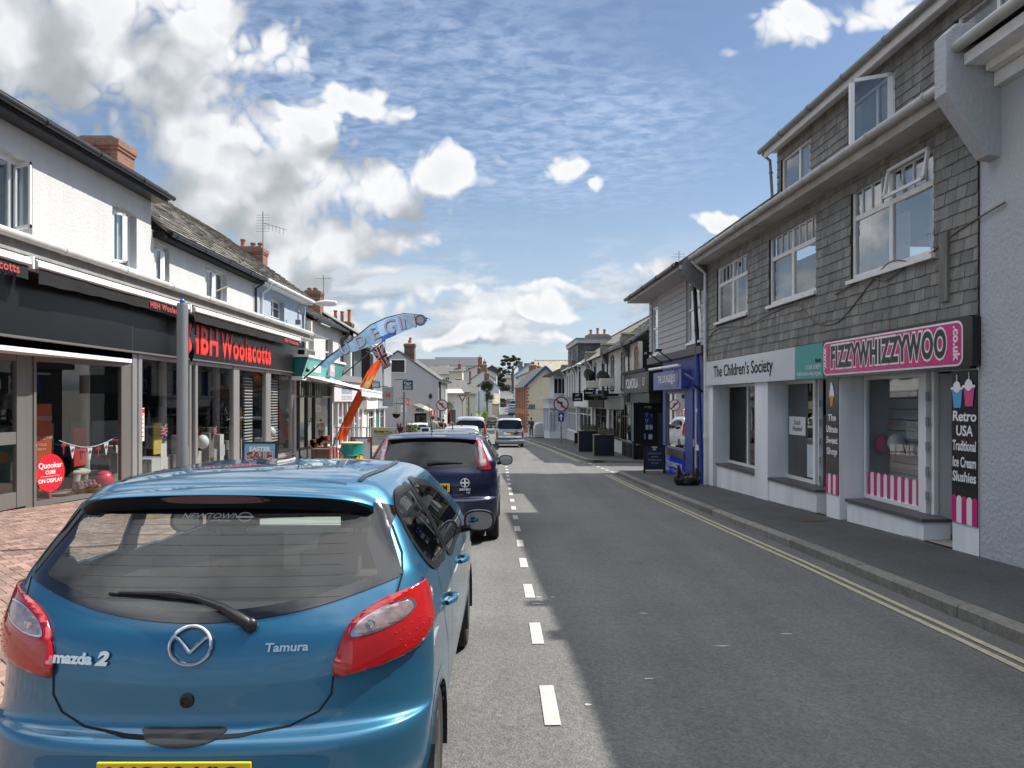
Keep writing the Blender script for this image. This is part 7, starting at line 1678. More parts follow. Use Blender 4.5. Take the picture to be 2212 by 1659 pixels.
# ================================================================ PEOPLE
def skinmesh(name,pts,edges,radii,m,parent,sub=1):
    me=bpy.data.meshes.new(name); me.from_pydata([tuple(p) for p in pts],edges,[]); me.materials.append(m)
    o=bpy.data.objects.new(name,me); link(o,parent)
    s=o.modifiers.new('skin','SKIN'); 
    for i,r in enumerate(radii):
        v=me.skin_vertices[0].data[i] if me.skin_vertices else None
        if v: v.radius=r if isinstance(r,tuple) else (r,r); v.use_root=(i==0)
    b=o.modifiers.new('sub','SUBSURF'); b.levels=sub; b.render_levels=sub; s.use_smooth_shade=True
    return o
SKIN=mat('skin',(.45,.27,.19),.6,var=.05)
def person(lab,pos,yaw,shirt,trousers,hair,H=1.72,step=.12,bag=None,sleeve=.5,sit=False,crop=False):
    k=H/1.75; c,s=math.cos(yaw),math.sin(yaw)
    t=thing('person',lab,'person',pos)
    def W(x,y,z): return (pos[0]+(x*c-y*s)*k,pos[1]+(x*s+y*c)*k,pos[2]+z*k)
    legL=[(-.09,0,.9),(-.10,step*.5,.48),(-.10,step*.2-.0,.08),(-.10,step*.2+.13,.03)]
    legR=[(.09,0,.9),(.10,-step*.2,.5),(.10,-step-.05,.10),(.10,-step+.09,.03)]
    armL=[(-.19,0,1.42),(-.25,-.04,1.14),(-.24,.06,.90),(-.24,.09,.80)]
    armR=[(.19,0,1.42),(.25,.03,1.14),(.26,.10,.92),(.26,.14,.83)]
    if sit:
        legL=[(-.09,0,.12),(-.12,.42,.16),(-.13,.85,.08),(-.13,.88,.20)]; legR=[(.09,0,.12),(.12,.42,.30),(.14,.8,.08),(.14,.85,.2)]
    hz=.78 if sit else 0
    P=[(0,0,.97),(0,.0,1.15),(0,.0,1.36),(0,.0,1.50),(0,.01,1.60),(0,.01,1.70)]
    pts=[W(x,y,z-hz) for x,y,z in P]; rad=[(.15,.10),(.14,.10),(.17,.11),(.055,.055),(.085,.095),(.06,.07)]
    E=[(0,1),(1,2),(2,3),(3,4),(4,5)]
    def add(ch,root,rr,dz=0):
        prev=root
        for (p,r) in zip(ch,rr):
            pts.append(W(p[0],p[1],p[2]-dz)); rad.append((r,r)); E.append((prev,len(pts)-1)); prev=len(pts)-1
    add(legL,0,(.09,.06,.04,.035)); add(legR,0,(.09,.06,.04,.035)); add(armL,2,(.05,.042,.03,.03),hz); add(armR,2,(.05,.042,.03,.03),hz)
    b=skinmesh('body',pts,E,[(r[0]*k,r[1]*k) for r in rad],SKIN,t)
    tp=[W(*p[:2],p[2]-hz) for p in ((0,0,.95),(0,0,1.15),(0,0,1.36),(0,0,1.45))]; te=[(0,1),(1,2),(2,3)]; tr_=[(.165,.125),(.155,.12),(.185,.13),(.10,.09)]
    for arm in (armL,armR):
        e=arm[0]; m=tuple(e[i]+(arm[1][i]-e[i])*min(1,sleeve*2) for i in range(3)); tp.append(W(e[0],e[1],e[2]-hz)); tr_.append((.065,.065)); te.append((2,len(tp)-1)); tp.append(W(m[0],m[1],m[2]-hz)); tr_.append((.058,.058)); te.append((len(tp)-2,len(tp)-1))
    skinmesh('shirt',tp,te,[(a*k,b_*k) for a,b_ in tr_],shirt,t)
    lp=[W(0,0,.93-hz)]; lr=[(.165,.125)]; le=[]
    for L in (legL,legR):
        pr=0
        for i,p in enumerate(L[:3]): lp.append(W(*p)); lr.append([(.10,.10),(.075,.075),(.058,.058)][i]); le.append((pr,len(lp)-1)); pr=len(lp)-1
    skinmesh('trousers',lp,le,[(a*k,b_*k) for a,b_ in lr],trousers,t)
    for L in (legL,legR):
        q=MB(); a=W(*L[2]); e=W(*L[3]); q.tube([a,((a[0]+e[0])/2,(a[1]+e[1])/2,(a[2]+e[2])/2),e],[.055*k,.05*k,.045*k],8); q.build('shoe',WSIGN if sit else BLACKM,t,smooth=True)
    q=MB(); hc=W(0,-.015,1.665-hz); q.ball(hc,(.095*k,.10*k,.105*k),12); q.build('hair',hair,t,smooth=True)
    if bag:
        q=MB(); p=W(.17,-.12,1.0); q.ball(p,(.14*k,.11*k,.24*k),12); p1=W(-.1,-.08,1.45); q.tube([p,W(.1,-.13,1.3),p1],.02,6); q.build('bag',bag,t,smooth=True)
    return t
HB=mat('brown_hair',(.05,.03,.02),.8); HG=mat('grey_hair',(.25,.22,.2),.8)
def pp(x,Y,road=False): return (X(x,Y),Y,gz(Y)+(0 if road else .1))
person('person in dark grey clothes walking away on the right pavement with a dark bag',pp(1147.5,71.5),0.1,mat('dark_grey_top',(.045,.045,.045),.9),mat('grey_trousers',(.06,.06,.065),.9),HB,bag=mat('navy_bag',(.01,.012,.04),.7),H=1.78,sleeve=.5)
person('person in a pale green t-shirt seen from behind near the chalk board',pp(935,40),.1,mat('pale_green_shirt',(.30,.36,.32),.9),NAVY,HB,H=1.82)
person('person in black partly hidden behind the parked cars',pp(947.5,44),.5,BLACKM,BLACKM,HB,H=1.75)
person('person in a brown top at the corner beside the roundel pole',pp(958,50),-.6,mat('brown_top',(.10,.06,.05),.9),BLACKM,HB,H=1.65)
person('person in a red patterned dress crossing beyond the parked cars',pp(975.5,58),-.9,mat('red_dress',(.42,.04,.03),.9,var=.5,vs=14),mat('red_dress2',(.3,.04,.03)),HB,H=1.65)
person('person seated on the pavement behind the cafe barrier, outstretched legs and white shoes',(D(1272,960,42).x+.35,42.3,on(0,42)),1.45,BLACKM,BLACKM,HB,sit=True)
# ================================================================ CARS
def crom(P,t):
    n=len(P)-1; k=min(int(t),n-1); u=t-k
    p0=P[max(k-1,0)];p1=P[k];p2=P[k+1];p3=P[min(k+2,n)]
    return [ (2*b+(c-a)*u+(2*a-5*b+4*c-d)*u*u+(-a+3*b-3*c+d)*u**3)/2 for a,b,c,d in zip(p0,p1,p2,p3)]
def spl(P,n=8,closed=True):
    out=[]; N=len(P); P=[tuple(p) for p in P]
    for i in range(N if closed else N-1):
        a=P[(i-1)%N] if closed or i>0 else P[0]; b=P[i]; c=P[(i+1)%N]; d=P[(i+2)%N] if closed or i<N-2 else P[-1]
        for k in range(n):
            u=k/n; out.append(tuple((2*q+(r-p)*u+(2*p-5*q+4*r-s)*u*u+(-p+3*q-3*r+s)*u**3)/2 for p,q,r,s in zip(a,b,c,d)))
    if not closed: out.append(P[-1])
    return out
def paint_mat(name,c,flake=.25,rough=.28,dark=None):
    if name in MATS: return MATS[name]
    m,n,l,out=nt(name)
    b=n.new('ShaderNodeBsdfPrincipled'); l.new(b.outputs[0],out.inputs[0])
    b.inputs['Metallic'].default_value=.55 if flake else 0; b.inputs['Roughness'].default_value=rough
    b.inputs['Coat Weight'].default_value=1; b.inputs['Coat Roughness'].default_value=.02
    tc=n.new('ShaderNodeTexCoord'); v=n.new('ShaderNodeTexNoise'); v.inputs['Scale'].default_value=2.2; v.inputs['Detail'].default_value=8; l.new(tc.outputs['Object'],v.inputs['Vector'])
    # road dust: thicker low on the body
    s=n.new('ShaderNodeSeparateXYZ'); l.new(tc.outputs['Object'],s.inputs[0])
    r=n.new('ShaderNodeMapRange'); r.inputs['From Min'].default_value=.75; r.inputs['From Max'].default_value=.15; r.inputs['To Min'].default_value=0; r.inputs['To Max'].default_value=.42; l.new(s.outputs['Z'],r.inputs['Value'])
    mm=n.new('ShaderNodeMath'); mm.operation='MULTIPLY'; l.new(r.outputs[0],mm.inputs[0]); l.new(v.outputs['Fac'],mm.inputs[1])
    x=n.new('ShaderNodeMix'); x.data_type='RGBA'; l.new(mm.outputs[0],x.inputs[0]); x.inputs[6].default_value=(*c,1); x.inputs[7].default_value=(.20,.17,.13,1)
    l.new(x.outputs[2],b.inputs['Base Color'])
    rr=n.new('ShaderNodeMath'); rr.operation='MULTIPLY_ADD'; l.new(mm.outputs[0],rr.inputs[0]); rr.inputs[1].default_value=1.2; rr.inputs[2].default_value=.03; l.new(rr.outputs[0],b.inputs['Coat Roughness'])
    MATS[name]=m; return m
TYRE=mat('tyre_rubber',(.018,.018,.018),.85,var=.3,vs=12)
ALLOY=mat('alloy_wheel',(.40,.38,.36),.35,metal=.8,var=.25,vs=8)
LREDc=mat('tail_light_red',(.36,.004,.006),.10,coat=1,var=.25,vs=14)
LCLR=mat('tail_light_clear',(.34,.26,.27),.12,metal=.35,coat=1,var=.5,vs=26)
CHROME=mat('chrome',(.65,.66,.68),.08,metal=1,var=0)
TRIM=mat('car_trim_black',(.010,.010,.011),.25,var=.05)
SEAM=mat('panel_gap',(.002,.002,.002),.9,var=0)
PLY=mat('plate_yellow',(.72,.50,.02),.35,var=.05); PLW=mat('plate_white',(.7,.7,.7),.35,var=.03)
CABIN=mat('cabin_grey',(.30,.30,.29),.85,var=.1)
HATCH=[(.16,.16,3.78,.74),(.22,.08,3.84,.79),(.40,.00,3.90,.835),(.55,.00,3.91,.845),(.615,.02,3.90,.847),(.65,.075,3.88,.847),(.80,.10,3.78,.845),
 (.92,.13,3.45,.838),(1.00,.17,3.05,.82),(1.08,.22,2.86,.795),(1.20,.30,2.62,.74),(1.32,.385,2.35,.678),(1.40,.44,2.15,.63),(1.452,.50,1.95,.55),(1.486,.74,1.65,.40),(1.497,1.1,1.4,.12)]
class Car:
    def __init__(s,name,label,cat,keys,paint,res=1,arches=((.64,.325),(3.12,.325)),ar=.10,cr=.26,ar2=.07,cr2=.13,zmid=.95,half=None,glassy=False,group=None,L=None):
        s.root=thing(name,label,cat,(0,0,0),group); s.paint=paint; s.keys=keys
        nr,ns=(46,90) if res>1 else (22,40); nv=8 if res>1 else 4
        V=[]; K=len(keys)-1
        for i in range(K*nv+1):
            z,Rr,F,w=crom(keys,i/nv); f=min(1,max(0,(z-zmid)/.35+.5)); a=ar+(ar2-ar)*f; c=cr+(cr2-cr)*f; row=[]; w=max(w,.02)
            c=min(c,(F-Rr)*.3)
            def end(x,sg,y0):
                t=min(1,abs(x)/w); return y0+sg*(a*t*t+c*(1-math.sqrt(max(0,1-t**5))))
            for k in range(nr): x=w*math.sin(-math.pi/2+math.pi*k/nr); row.append((x,end(x,1,Rr),z))
            yr=Rr+a+c; yf=F-a-c; ym=(yr+yf)/2; hl=(yf-yr)/2
            for k in range(ns): y=yr+(yf-yr)*k/ns; row.append((w,y,z))
            for k in range(nr): x=w*math.sin(math.pi/2-math.pi*k/nr); row.append((x,end(x,-1,F),z))
            for k in range(ns): y=yf+(yr-yf)*k/ns; row.append((-w,y,z))
            # barrelled plan and shoulder
            row=[(x*(1-.035*abs((y-2.0)/2.0)**3 if hl>0 else x),y,zz) for x,y,zz in row]
            V.append(row)
        s.V=V; bm=bmesh.new(); rows=[[bm.verts.new(p) for p in r] for r in V]
        for A,B in zip(rows,rows[1:]):
            n=len(A)
            for k in range(n): bm.faces.new((A[k],A[(k+1)%n],B[(k+1)%n],B[k]))
        bm.faces.new(rows[-1]); bm.faces.new(rows[0][::-1])
        bmesh.ops.recalc_face_normals(bm,faces=bm.faces[:])
        s.bm=bm; s.bvh=BVHTree.FromBMesh(bm); s.holes=[]; s.arches=arches
    def ray(s,p,axis):
        if axis=='rear': o=Vector((p[0],-4,p[1])); d=Vector((0,1,0))
        elif axis=='front': o=Vector((p[0],9,p[1])); d=Vector((0,-1,0))
        elif axis=='right': o=Vector((4,p[0],p[1])); d=Vector((-1,0,0))
        elif axis=='corner':
            a=R(p[0]); loc,nor,i,dist=s.bvh.ray_cast(Vector((0,1.2,p[1])),Vector((math.sin(a),-math.cos(a),0)))
            if nor.dot(Vector((math.sin(a),-math.cos(a),0)))<0: nor=-nor
            return loc,nor
        elif axis=='left': o=Vector((-4,p[0],p[1])); d=Vector((1,0,0))
        else: o=Vector((p[0],p[1],4)); d=Vector((0,0,-1))
        loc,nor,i,dist=s.bvh.ray_cast(o,d)
        if loc is None: 
            loc,nor,i,dist=s.bvh.find_nearest(Vector((p[0],0.3,p[1])) if axis=='rear' else Vector((p[0],3.5,p[1])) if axis=='front' else Vector((.8 if axis=='right' else -.8,p[0],p[1])) if axis!='top' else Vector((p[0],p[1],1.4)))
        if nor.dot(d)>0: nor=-nor
        return loc,nor
    def patch(s,outl,axis,m,name,off=.003,step=.05,parent=None,solid=0,crown=0,sxy=(1,1)):
        bm=bmesh.new(); vs=[bm.verts.new((p[0],p[1],0)) for p in outl]
        tris=tessellate_polygon([[Vector((p[0],p[1],0)) for p in outl]])
        for t in tris:
            try: bm.faces.new([vs[i] for i in t])
            except ValueError: pass
        for ax in (0,1):
            lo=min(p[ax] for p in outl); hi=max(p[ax] for p in outl); k=lo+step*sxy[ax]
            while k<hi:
                co=[0,0,0]; co[ax]=k; no=[0,0,0]; no[ax]=1
                bmesh.ops.bisect_plane(bm,geom=bm.verts[:]+bm.edges[:]+bm.faces[:],plane_co=co,plane_no=no,dist=1e-6); k+=step*sxy[ax]
        cx=sum(p[0] for p in outl)/len(outl); cy=sum(p[1] for p in outl)/len(outl)
        bd={v for e in bm.edges if e.is_boundary for v in e.verts}
        for v in bm.verts:
            l,n=s.ray((v.co.x,v.co.y),axis); e=off if v in bd or not crown else off+crown
            v.co=l+n*e
        bmesh.ops.recalc_face_normals(bm,faces=bm.faces[:])
        ctr=Vector((0,2,.8))
        if bm.faces and sum((f.normal.dot(f.calc_center_median()-ctr) for f in bm.faces))<0: bmesh.ops.reverse_faces(bm,faces=bm.faces[:])
        me=bpy.data.meshes.new(name); bm.to_mesh(me); bm.free(); me.materials.append(m); me.polygons.foreach_set('use_smooth',[True]*len(me.polygons))
        o=bpy.data.objects.new(name,me); link(o,parent or s.root)
        if solid: b=o.modifiers.new('s','SOLIDIFY'); b.thickness=solid; b.offset=-1
        return o
    def ring(s,outer,inner,axis,m,name,off=.004,parent=None,n=3):
        mb=MB(); N=len(outer); rows=[]
        for k in range(n+1):
            row=[]
            for a,b in zip(outer,inner):
                p=(a[0]+(b[0]-a[0])*k/n,a[1]+(b[1]-a[1])*k/n); l,no=s.ray(p,axis); l=l+no*off; row.append(mb.v(*l))
            rows.append(row)
        for A,B in zip(rows,rows[1:]):
            for k in range(N): mb.f([A[k],A[(k+1)%N],B[(k+1)%N],B[k]])
        return mb.build(name,m,parent or s.root,smooth=2)
    def seam(s,pts,axis,w=.006,off=.002,m=None,name='panel_gap',closed=False,mb=None):
        own=mb is None; mb=mb or MB(); P=list(pts)+([pts[0]] if closed else []); Q=[P[0]]
        for a,b in zip(P,P[1:]):
            d=math.hypot(b[0]-a[0],b[1]-a[1]); k=max(1,int(d/.04))
            Q+=[(a[0]+(b[0]-a[0])*i/k,a[1]+(b[1]-a[1])*i/k) for i in range(1,k+1)]
        pr=None
        for i,p in enumerate(Q):
            a=Q[max(i-1,0)]; b=Q[min(i+1,len(Q)-1)]; dx,dy=b[0]-a[0],b[1]-a[1]; L=math.hypot(dx,dy) or 1; nx,ny=-dy/L*w/2,dx/L*w/2
            c=[]
            for sg in (1,-1):
                l,n=s.ray((p[0]+nx*sg,p[1]+ny*sg),axis); c.append(mb.v(*(l+n*off)))
            if pr: mb.f([pr[0],pr[1],c[1],c[0]])
            pr=c
        if own: return mb.build(name,m or SEAM,s.root)
    def finish(s,holes,inner=None):
        """cut window holes (axis, polygon) and wheel arches out of the shell"""
        def inside(p,poly):
            c=False; n=len(poly); j=n-1
            for i in range(n):
                if (poly[i][1]>p[1])!=(poly[j][1]>p[1]) and p[0]<(poly[j][0]-poly[i][0])*(p[1]-poly[i][1])/(poly[j][1]-poly[i][1])+poly[i][0]: c=not c
                j=i
            return c
        kill=[]
        for f in s.bm.faces:
            c=f.calc_center_median(); n=f.normal
            for ax,poly in holes:
                if ax=='rear' and n.y<-.2 and inside((c.x,c.z),poly): kill.append(f);break
                if ax=='front' and n.y>.2 and inside((c.x,c.z),poly): kill.append(f);break
                if ax=='right' and n.x>.3 and inside((c.y,c.z),poly): kill.append(f);break
                if ax=='left' and n.x<-.3 and inside((c.y,c.z),poly): kill.append(f);break
            else:
                for (y,r) in s.arches:
                    if abs(c.x)>.3 and math.hypot(c.y-y,c.z-.29)<r+.01 and abs(n.x)>.3: kill.append(f);break
                if c.z<.2 and abs(n.z)>.9 and f not in kill: pass
        bmesh.ops.delete(s.bm,geom=list(set(kill)),context='FACES')
        me=bpy.data.meshes.new('body'); s.bm.to_mesh(me); s.bm.free(); me.materials.append(s.paint); me.materials.append(inner or CABIN)
        me.polygons.foreach_set('use_smooth',[True]*len(me.polygons))
        o=bpy.data.objects.new('body',me); link(o,s.root)
        b=o.modifiers.new('s','SOLIDIFY'); b.thickness=.018; b.offset=-1; b.material_offset=1; b.material_offset_rim=0
        s.body=o; return o
    def wheels(s,r=.29,w=.185,spokes=10,xo=.80,simple=False,sides=(1,-1)):
        for (y,ra) in s.arches:
            for sg in sides:
                t=MB(); T=lambda a,b,c,y=y,sg=sg:(sg*(xo-a),y+b,r+c); t.T=T
                t.lathe((0,0,0),[(r*.62,0),(r*.93,-.003),(r*.99,.012),(r,.04),(r,w-.04),(r*.97,w-.01),(r*.62,w)],40 if not simple else 20,'a')
                ty=t.build('wheel',TYRE,s.root,smooth=True)
                q=MB(T); q.lathe((0,0,0),[(r*.66,.004),(r*.62,.02),(r*.60,.06),(0.02,.07)],36 if not simple else 16,'a'); q.build('rim_well',TRIM,ty,smooth=True)
                q=MB(T)
                q.lathe((0,0,0),[(r*.70,.0),(r*.70,.012),(r*.62,.03),(r*.62,.0)],36 if not simple else 16,'a')
                for k in range(spokes):
                    a=2*math.pi*k/spokes; ca,sa=math.cos(a),math.sin(a); hw=.016
                    P=[(.035,0),(r*.65,0)]
                    V=[]
                    for (rr,dp) in ((.03,.025),(r*.65,.01)):
                        for sg2 in (-1,1): V.append(q.v(dp,rr*ca-sg2*hw*sa,rr*sa+sg2*hw*ca))
                    V2=[]
                    for (rr,dp) in ((.03,.05),(r*.65,.04)):
                        for sg2 in (-1,1): V2.append(q.v(dp,rr*ca-sg2*hw*sa,rr*sa+sg2*hw*ca))
                    q.f([V[0],V[2],V[3],V[1]]); q.f([V[0],V[2],V2[2],V2[0]]); q.f([V[1],V[3],V2[3],V2[1]])
                q.lathe((0,0,0),[(.05,.02),(.045,.012),(.0,.01)],14,'a'); q.build('rim',ALLOY,ty,smooth=True)
        # arch liners and lips
        for (y,ra) in s.arches:
            for sg in (1,-1):
                mb=MB(); N=18; pr=None
                for k in range(N+1):
                    a=-.25+ (math.pi+.5)*k/N; yy=y+(ra)*math.cos(a); zz=.29+ra*math.sin(a)
                    c=[mb.v(sg*.845*1.0,yy,zz),mb.v(sg*.45,yy,zz)]
                    if pr: mb.f([pr[0],pr[1],c[1],c[0]])
                    pr=c
                mb.build('wheel_arch_liner',TRIM,s.root)
        for (y,ra) in s.arches:
            for ax in ('right','left'):
                out=[];inn=[]
                for k in range(33):
                    a=-.12+(math.pi+.24)*k/32; out.append((y+(ra+.045)*math.cos(a),.29+(ra+.045)*math.sin(a))); inn.append((y+(ra-.012)*math.cos(a),.29+(ra-.012)*math.sin(a)))
                q=MB(); rows=[]
                for P,off in ((out,.001),(out,.001),(inn,.006)):
                    row=[]
                    for p in P:
                        l,n=s.ray(p,ax); row.append(q.v(*(l+n*off)))
                    rows.append(row)
                A,B=rows[0],rows[2]
                for k in range(32): q.f([A[k],A[k+1],B[k+1],B[k]])
                q.build('arch_lip',s.paint,s.root,smooth=2,solid=.0)
    def place(s,X_,Y_,yaw=0,tilt=None):
        z=gz(Y_+.7); z2=gz(Y_+3.2); p=math.atan2(z2-z,2.5)
        s.root.location=(X_,Y_,z-(math.tan(p))*.7); s.root.rotation_euler=(p,0,yaw); return s
def mirror(pl,off): return [(-x,z) for x,z in pl]
def inset(P,d):
    out=[]; n=len(P); A=sum(P[i][0]*P[(i+1)%n][1]-P[(i+1)%n][0]*P[i][1] for i in range(n)); sg=1 if A>0 else -1
    for i in range(n):
        a,b,c=P[i-1],P[i],P[(i+1)%n]; dx,dy=c[0]-a[0],c[1]-a[1]; L=math.hypot(dx,dy) or 1
        out.append((b[0]-sg*dy/L*d,b[1]+sg*dx/L*d))
    return out
def car_mirror(c,sg,y,z,m,w=.12,glass_=True,x=.83,hs=1.0):
    q=MB(); q.tube([(sg*(x-.06),y+.06,z-.05),(sg*(x+.06),y+.03,z-.02)],.028,8); N=14
    cx=sg*(x+.13*hs); rings=[]
    for (dy,k) in ((0,1.0),(.03,1.02),(.08,.85),(.12,.45)):
        rings.append([q.v(cx+.115*hs*k*(abs(math.cos(a))**.75*(1 if math.cos(a)>0 else -1)),y+dy,z+.02+.082*hs*k*(abs(math.sin(a))**.75*(1 if math.sin(a)>0 else -1))) for a in [2*math.pi*i/24 for i in range(24)]])
    for A,B in zip(rings,rings[1:]):
        for i in range(24): q.f([A[i],A[(i+1)%24],B[(i+1)%24],B[i]])
    q.f(rings[-1]); o=q.build('mirror',m,c.root,smooth=True)
    q=MB(); q.f([q.v(cx+.100*hs*(abs(math.cos(a))**.75*(1 if math.cos(a)>0 else -1)),y+.012,z+.02+.067*hs*(abs(math.sin(a))**.75*(1 if math.sin(a)>0 else -1))) for a in [2*math.pi*i/24 for i in range(24)]]); q.build('mirror_glass',mat('mirror_glass',(.25,.27,.3),.02,metal=1,var=0),o)
    q=MB(); q.f([q.v(cx+.114*hs*(abs(math.cos(a))**.75*(1 if math.cos(a)>0 else -1)),y+.016,z+.02+.081*hs*(abs(math.sin(a))**.75*(1 if math.sin(a)>0 else -1))) for a in [2*math.pi*i/24 for i in range(24)]]); q.build('mirror_rim',TRIM,o)
def plate(c,y,z,txt,m=None,w=.52,h=.111,x=0,sx=1,tilt=0):
    q=MB(); q.box(x-w/2,x+w/2,y-.012,y,z-h/2,z+h/2); p=q.build('number_plate',m or PLY,c.root,bevel=.004)
    text(txt,.102,(x,y-.0135,z+.0),(1,0,0),(0,0,1),BLACKM,p,ext=.0006,off=.003,sx=.86,space=1.08)
    return p

# ---------------- the blue hatchback in front of the camera
BLUE=paint_mat('metallic_blue_paint',(.018,.135,.245),.3,.36)
c=Car('parked_car','metallic blue hatchback seen close from behind, nearest parked car','car',HATCH,BLUE,res=2,ar=.10,cr=.27)
RW=[(-.60,1.372),(0,1.385),(.60,1.372),(.655,1.26),(.705,1.145),(.712,1.118),(.665,1.098),(.42,1.03),(.2,.995),(0,.985),(-.2,.995),(-.42,1.03),(-.665,1.098),(-.712,1.118),(-.705,1.145),(-.655,1.26)]
RWo=spl(RW,5); RWi=[(x*.875,1.17+(z-1.17)*.80-.0) for x,z in RWo]; hole=[(x*.93,1.17+(z-1.17)*.9) for x,z in RWo]
SWr=[(.60,1.345),(.80,1.39),(1.02,1.385),(1.14,1.37),(1.22,1.06),(1.0,1.045),(.80,1.06),(.66,1.12),(.58,1.22)]
SWf=[(1.24,1.375),(1.50,1.37),(1.85,1.315),(2.2,1.17),(2.42,1.03),(2.38,1.0),(1.85,1.005),(1.34,1.025)]
WS=[(-.56,1.34),(0,1.37),(.56,1.34),(.62,1.2),(.68,1.05),(.4,1.02),(0,1.0),(-.4,1.02),(-.68,1.05),(-.62,1.2)]
WSo=spl(WS,5); WSi=[(x*.94,1.18+(z-1.18)*.9) for x,z in WSo]
holes=[('rear',hole),('front',WSi)]
for ax in ('right','left'): holes+=[(ax,inset(SWr,.02)),(ax,inset(SWf,.02))]
c.finish(holes)
g=c.patch(RWi,'rear',glass('rear_glass',(.92,.96,.93),1.4,dust=.075),'rear_window',off=.0055,step=.06); c.ring(RWo,RWi,'rear',mat('window_frit',(.008,.008,.009),.04,coat=1,var=0),'window_border',off=.005,parent=g,n=5)
mb=MB()   # heater lines
for k in range(9):
    z=1.06+.035*k; hw=.50-.0*k; pr=None
    for i in range(25):
        x=-hw+2*hw*i/24; l,n=c.ray((x,z),'rear'); l=l+n*.0065; q_=[mb.v(l.x,l.y,l.z+.0006),mb.v(l.x,l.y,l.z-.0006)]
        if pr: mb.f([pr[0],q_[0],q_[1],pr[1]])
        pr=q_
mb.build('heater_lines',mat('heater_line',(.12,.08,.06),.7),g)
text('NEWTOWN',.030,(-.035,c.ray((-.03,1.34),'rear')[0].y-.009,1.34),(1,0,0),(0,.45,1),mat('sticker_white',(.55,.56,.56),.5),g,shear=.3,ext=.0005,sx=1.35); text('CWMBRAN',.014,(-.0,c.ray((-.0,1.322),'rear')[0].y-.009,1.322),(1,0,0),(0,.45,1),mat('sticker_white',(.5,.5,.5)),g,ext=.0005,sx=1.3)
q=MB(); yy=c.ray((.10,1.337),'rear')[0].y-.009; q.tube([(.10+.026*math.cos(a),yy+.012*math.sin(a)*.5,1.337+.016*math.sin(a)) for a in [2*math.pi*i/20 for i in range(21)]],.002,5); q.box(.066,.134,yy-.004,yy,1.334,1.340); q.build('sticker_ring',mat('sticker_white',(.5,.5,.5)),g)
gf=c.patch(WSi,'front',GLC,'windscreen',off=.0055,step=.08); c.ring(WSo,WSi,'front',TRIM,'window_border',off=.005,parent=gf,n=2)
for ax in ('right','left'):
    for W_ in (SWr,SWf):
        o_=spl(W_,4); i_=inset(o_,.022); gg=c.patch(i_,ax,GLC if ax=='left' else glass('side_glass',(.25,.27,.27),1.6,boost=.03),'side_window',off=.004,step=.07); c.ring(inset(o_,-.012),i_,ax,TRIM,'window_border',off=.006,parent=gg,n=2)
    c.patch([(1.14,1.365),(1.25,1.37),(1.35,1.03),(1.21,1.05)],ax,TRIM,'door_pillar',off=.0045,step=.08)
# spoiler with brake light
mb=MB(); rows=[]
sp=[(.66,1.452),(.50,1.450),(.38,1.443),(.345,1.436),(.338,1.428),(.36,1.405),(.40,1.378),(.50,1.36)]
N=30
for i in range(N+1):
    t=-1+2*i/N; x=.585*t; b=.05*t*t+.07*abs(t)**8; dz=-.028*t*t-.030*abs(t)**10
    rows.append([mb.v(x*(1 if k<2 else 1.0),y+b,z+dz) for k,(y,z) in enumerate(sp)])
for A,B in zip(rows,rows[1:]):
    for k in range(len(sp)-1): mb.f([A[k],A[k+1],B[k+1],B[k]])
mb.f(rows[0]); mb.f(rows[-1][::-1]); sp_=mb.build('spoiler',BLUE,c.root,smooth=True)
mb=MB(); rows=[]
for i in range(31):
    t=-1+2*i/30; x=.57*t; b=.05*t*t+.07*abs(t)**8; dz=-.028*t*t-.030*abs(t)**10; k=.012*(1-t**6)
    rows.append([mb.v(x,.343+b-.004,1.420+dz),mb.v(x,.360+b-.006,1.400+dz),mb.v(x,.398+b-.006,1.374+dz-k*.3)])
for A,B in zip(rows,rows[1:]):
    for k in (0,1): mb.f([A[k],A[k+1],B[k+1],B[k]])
mb.build('spoiler_rear_shade',mat('painted_spoiler_shade',(.006,.009,.013),.5,spec=.2),sp_,smooth=True)  # dark sheet on the rear face, its shade and ground reflection put into colour
mb=MB(); N=16; r2=[]
for i in range(N+1):
    t=-1+2*i/N; x=.21*t; b=.055*(x/.6)**2; hh=.014*(1-abs(t)**4)+.002
    r2.append([mb.v(x,.345+b-.009,1.413+hh*.7),mb.v(x,.357+b-.010,1.403-hh*.6)])
for A,B in zip(r2,r2[1:]): mb.f([A[0],A[1],B[1],B[0]])
mb.build('brake_light',mat('dark_red_lens',(.09,.003,.005),.1,coat=1),sp_)
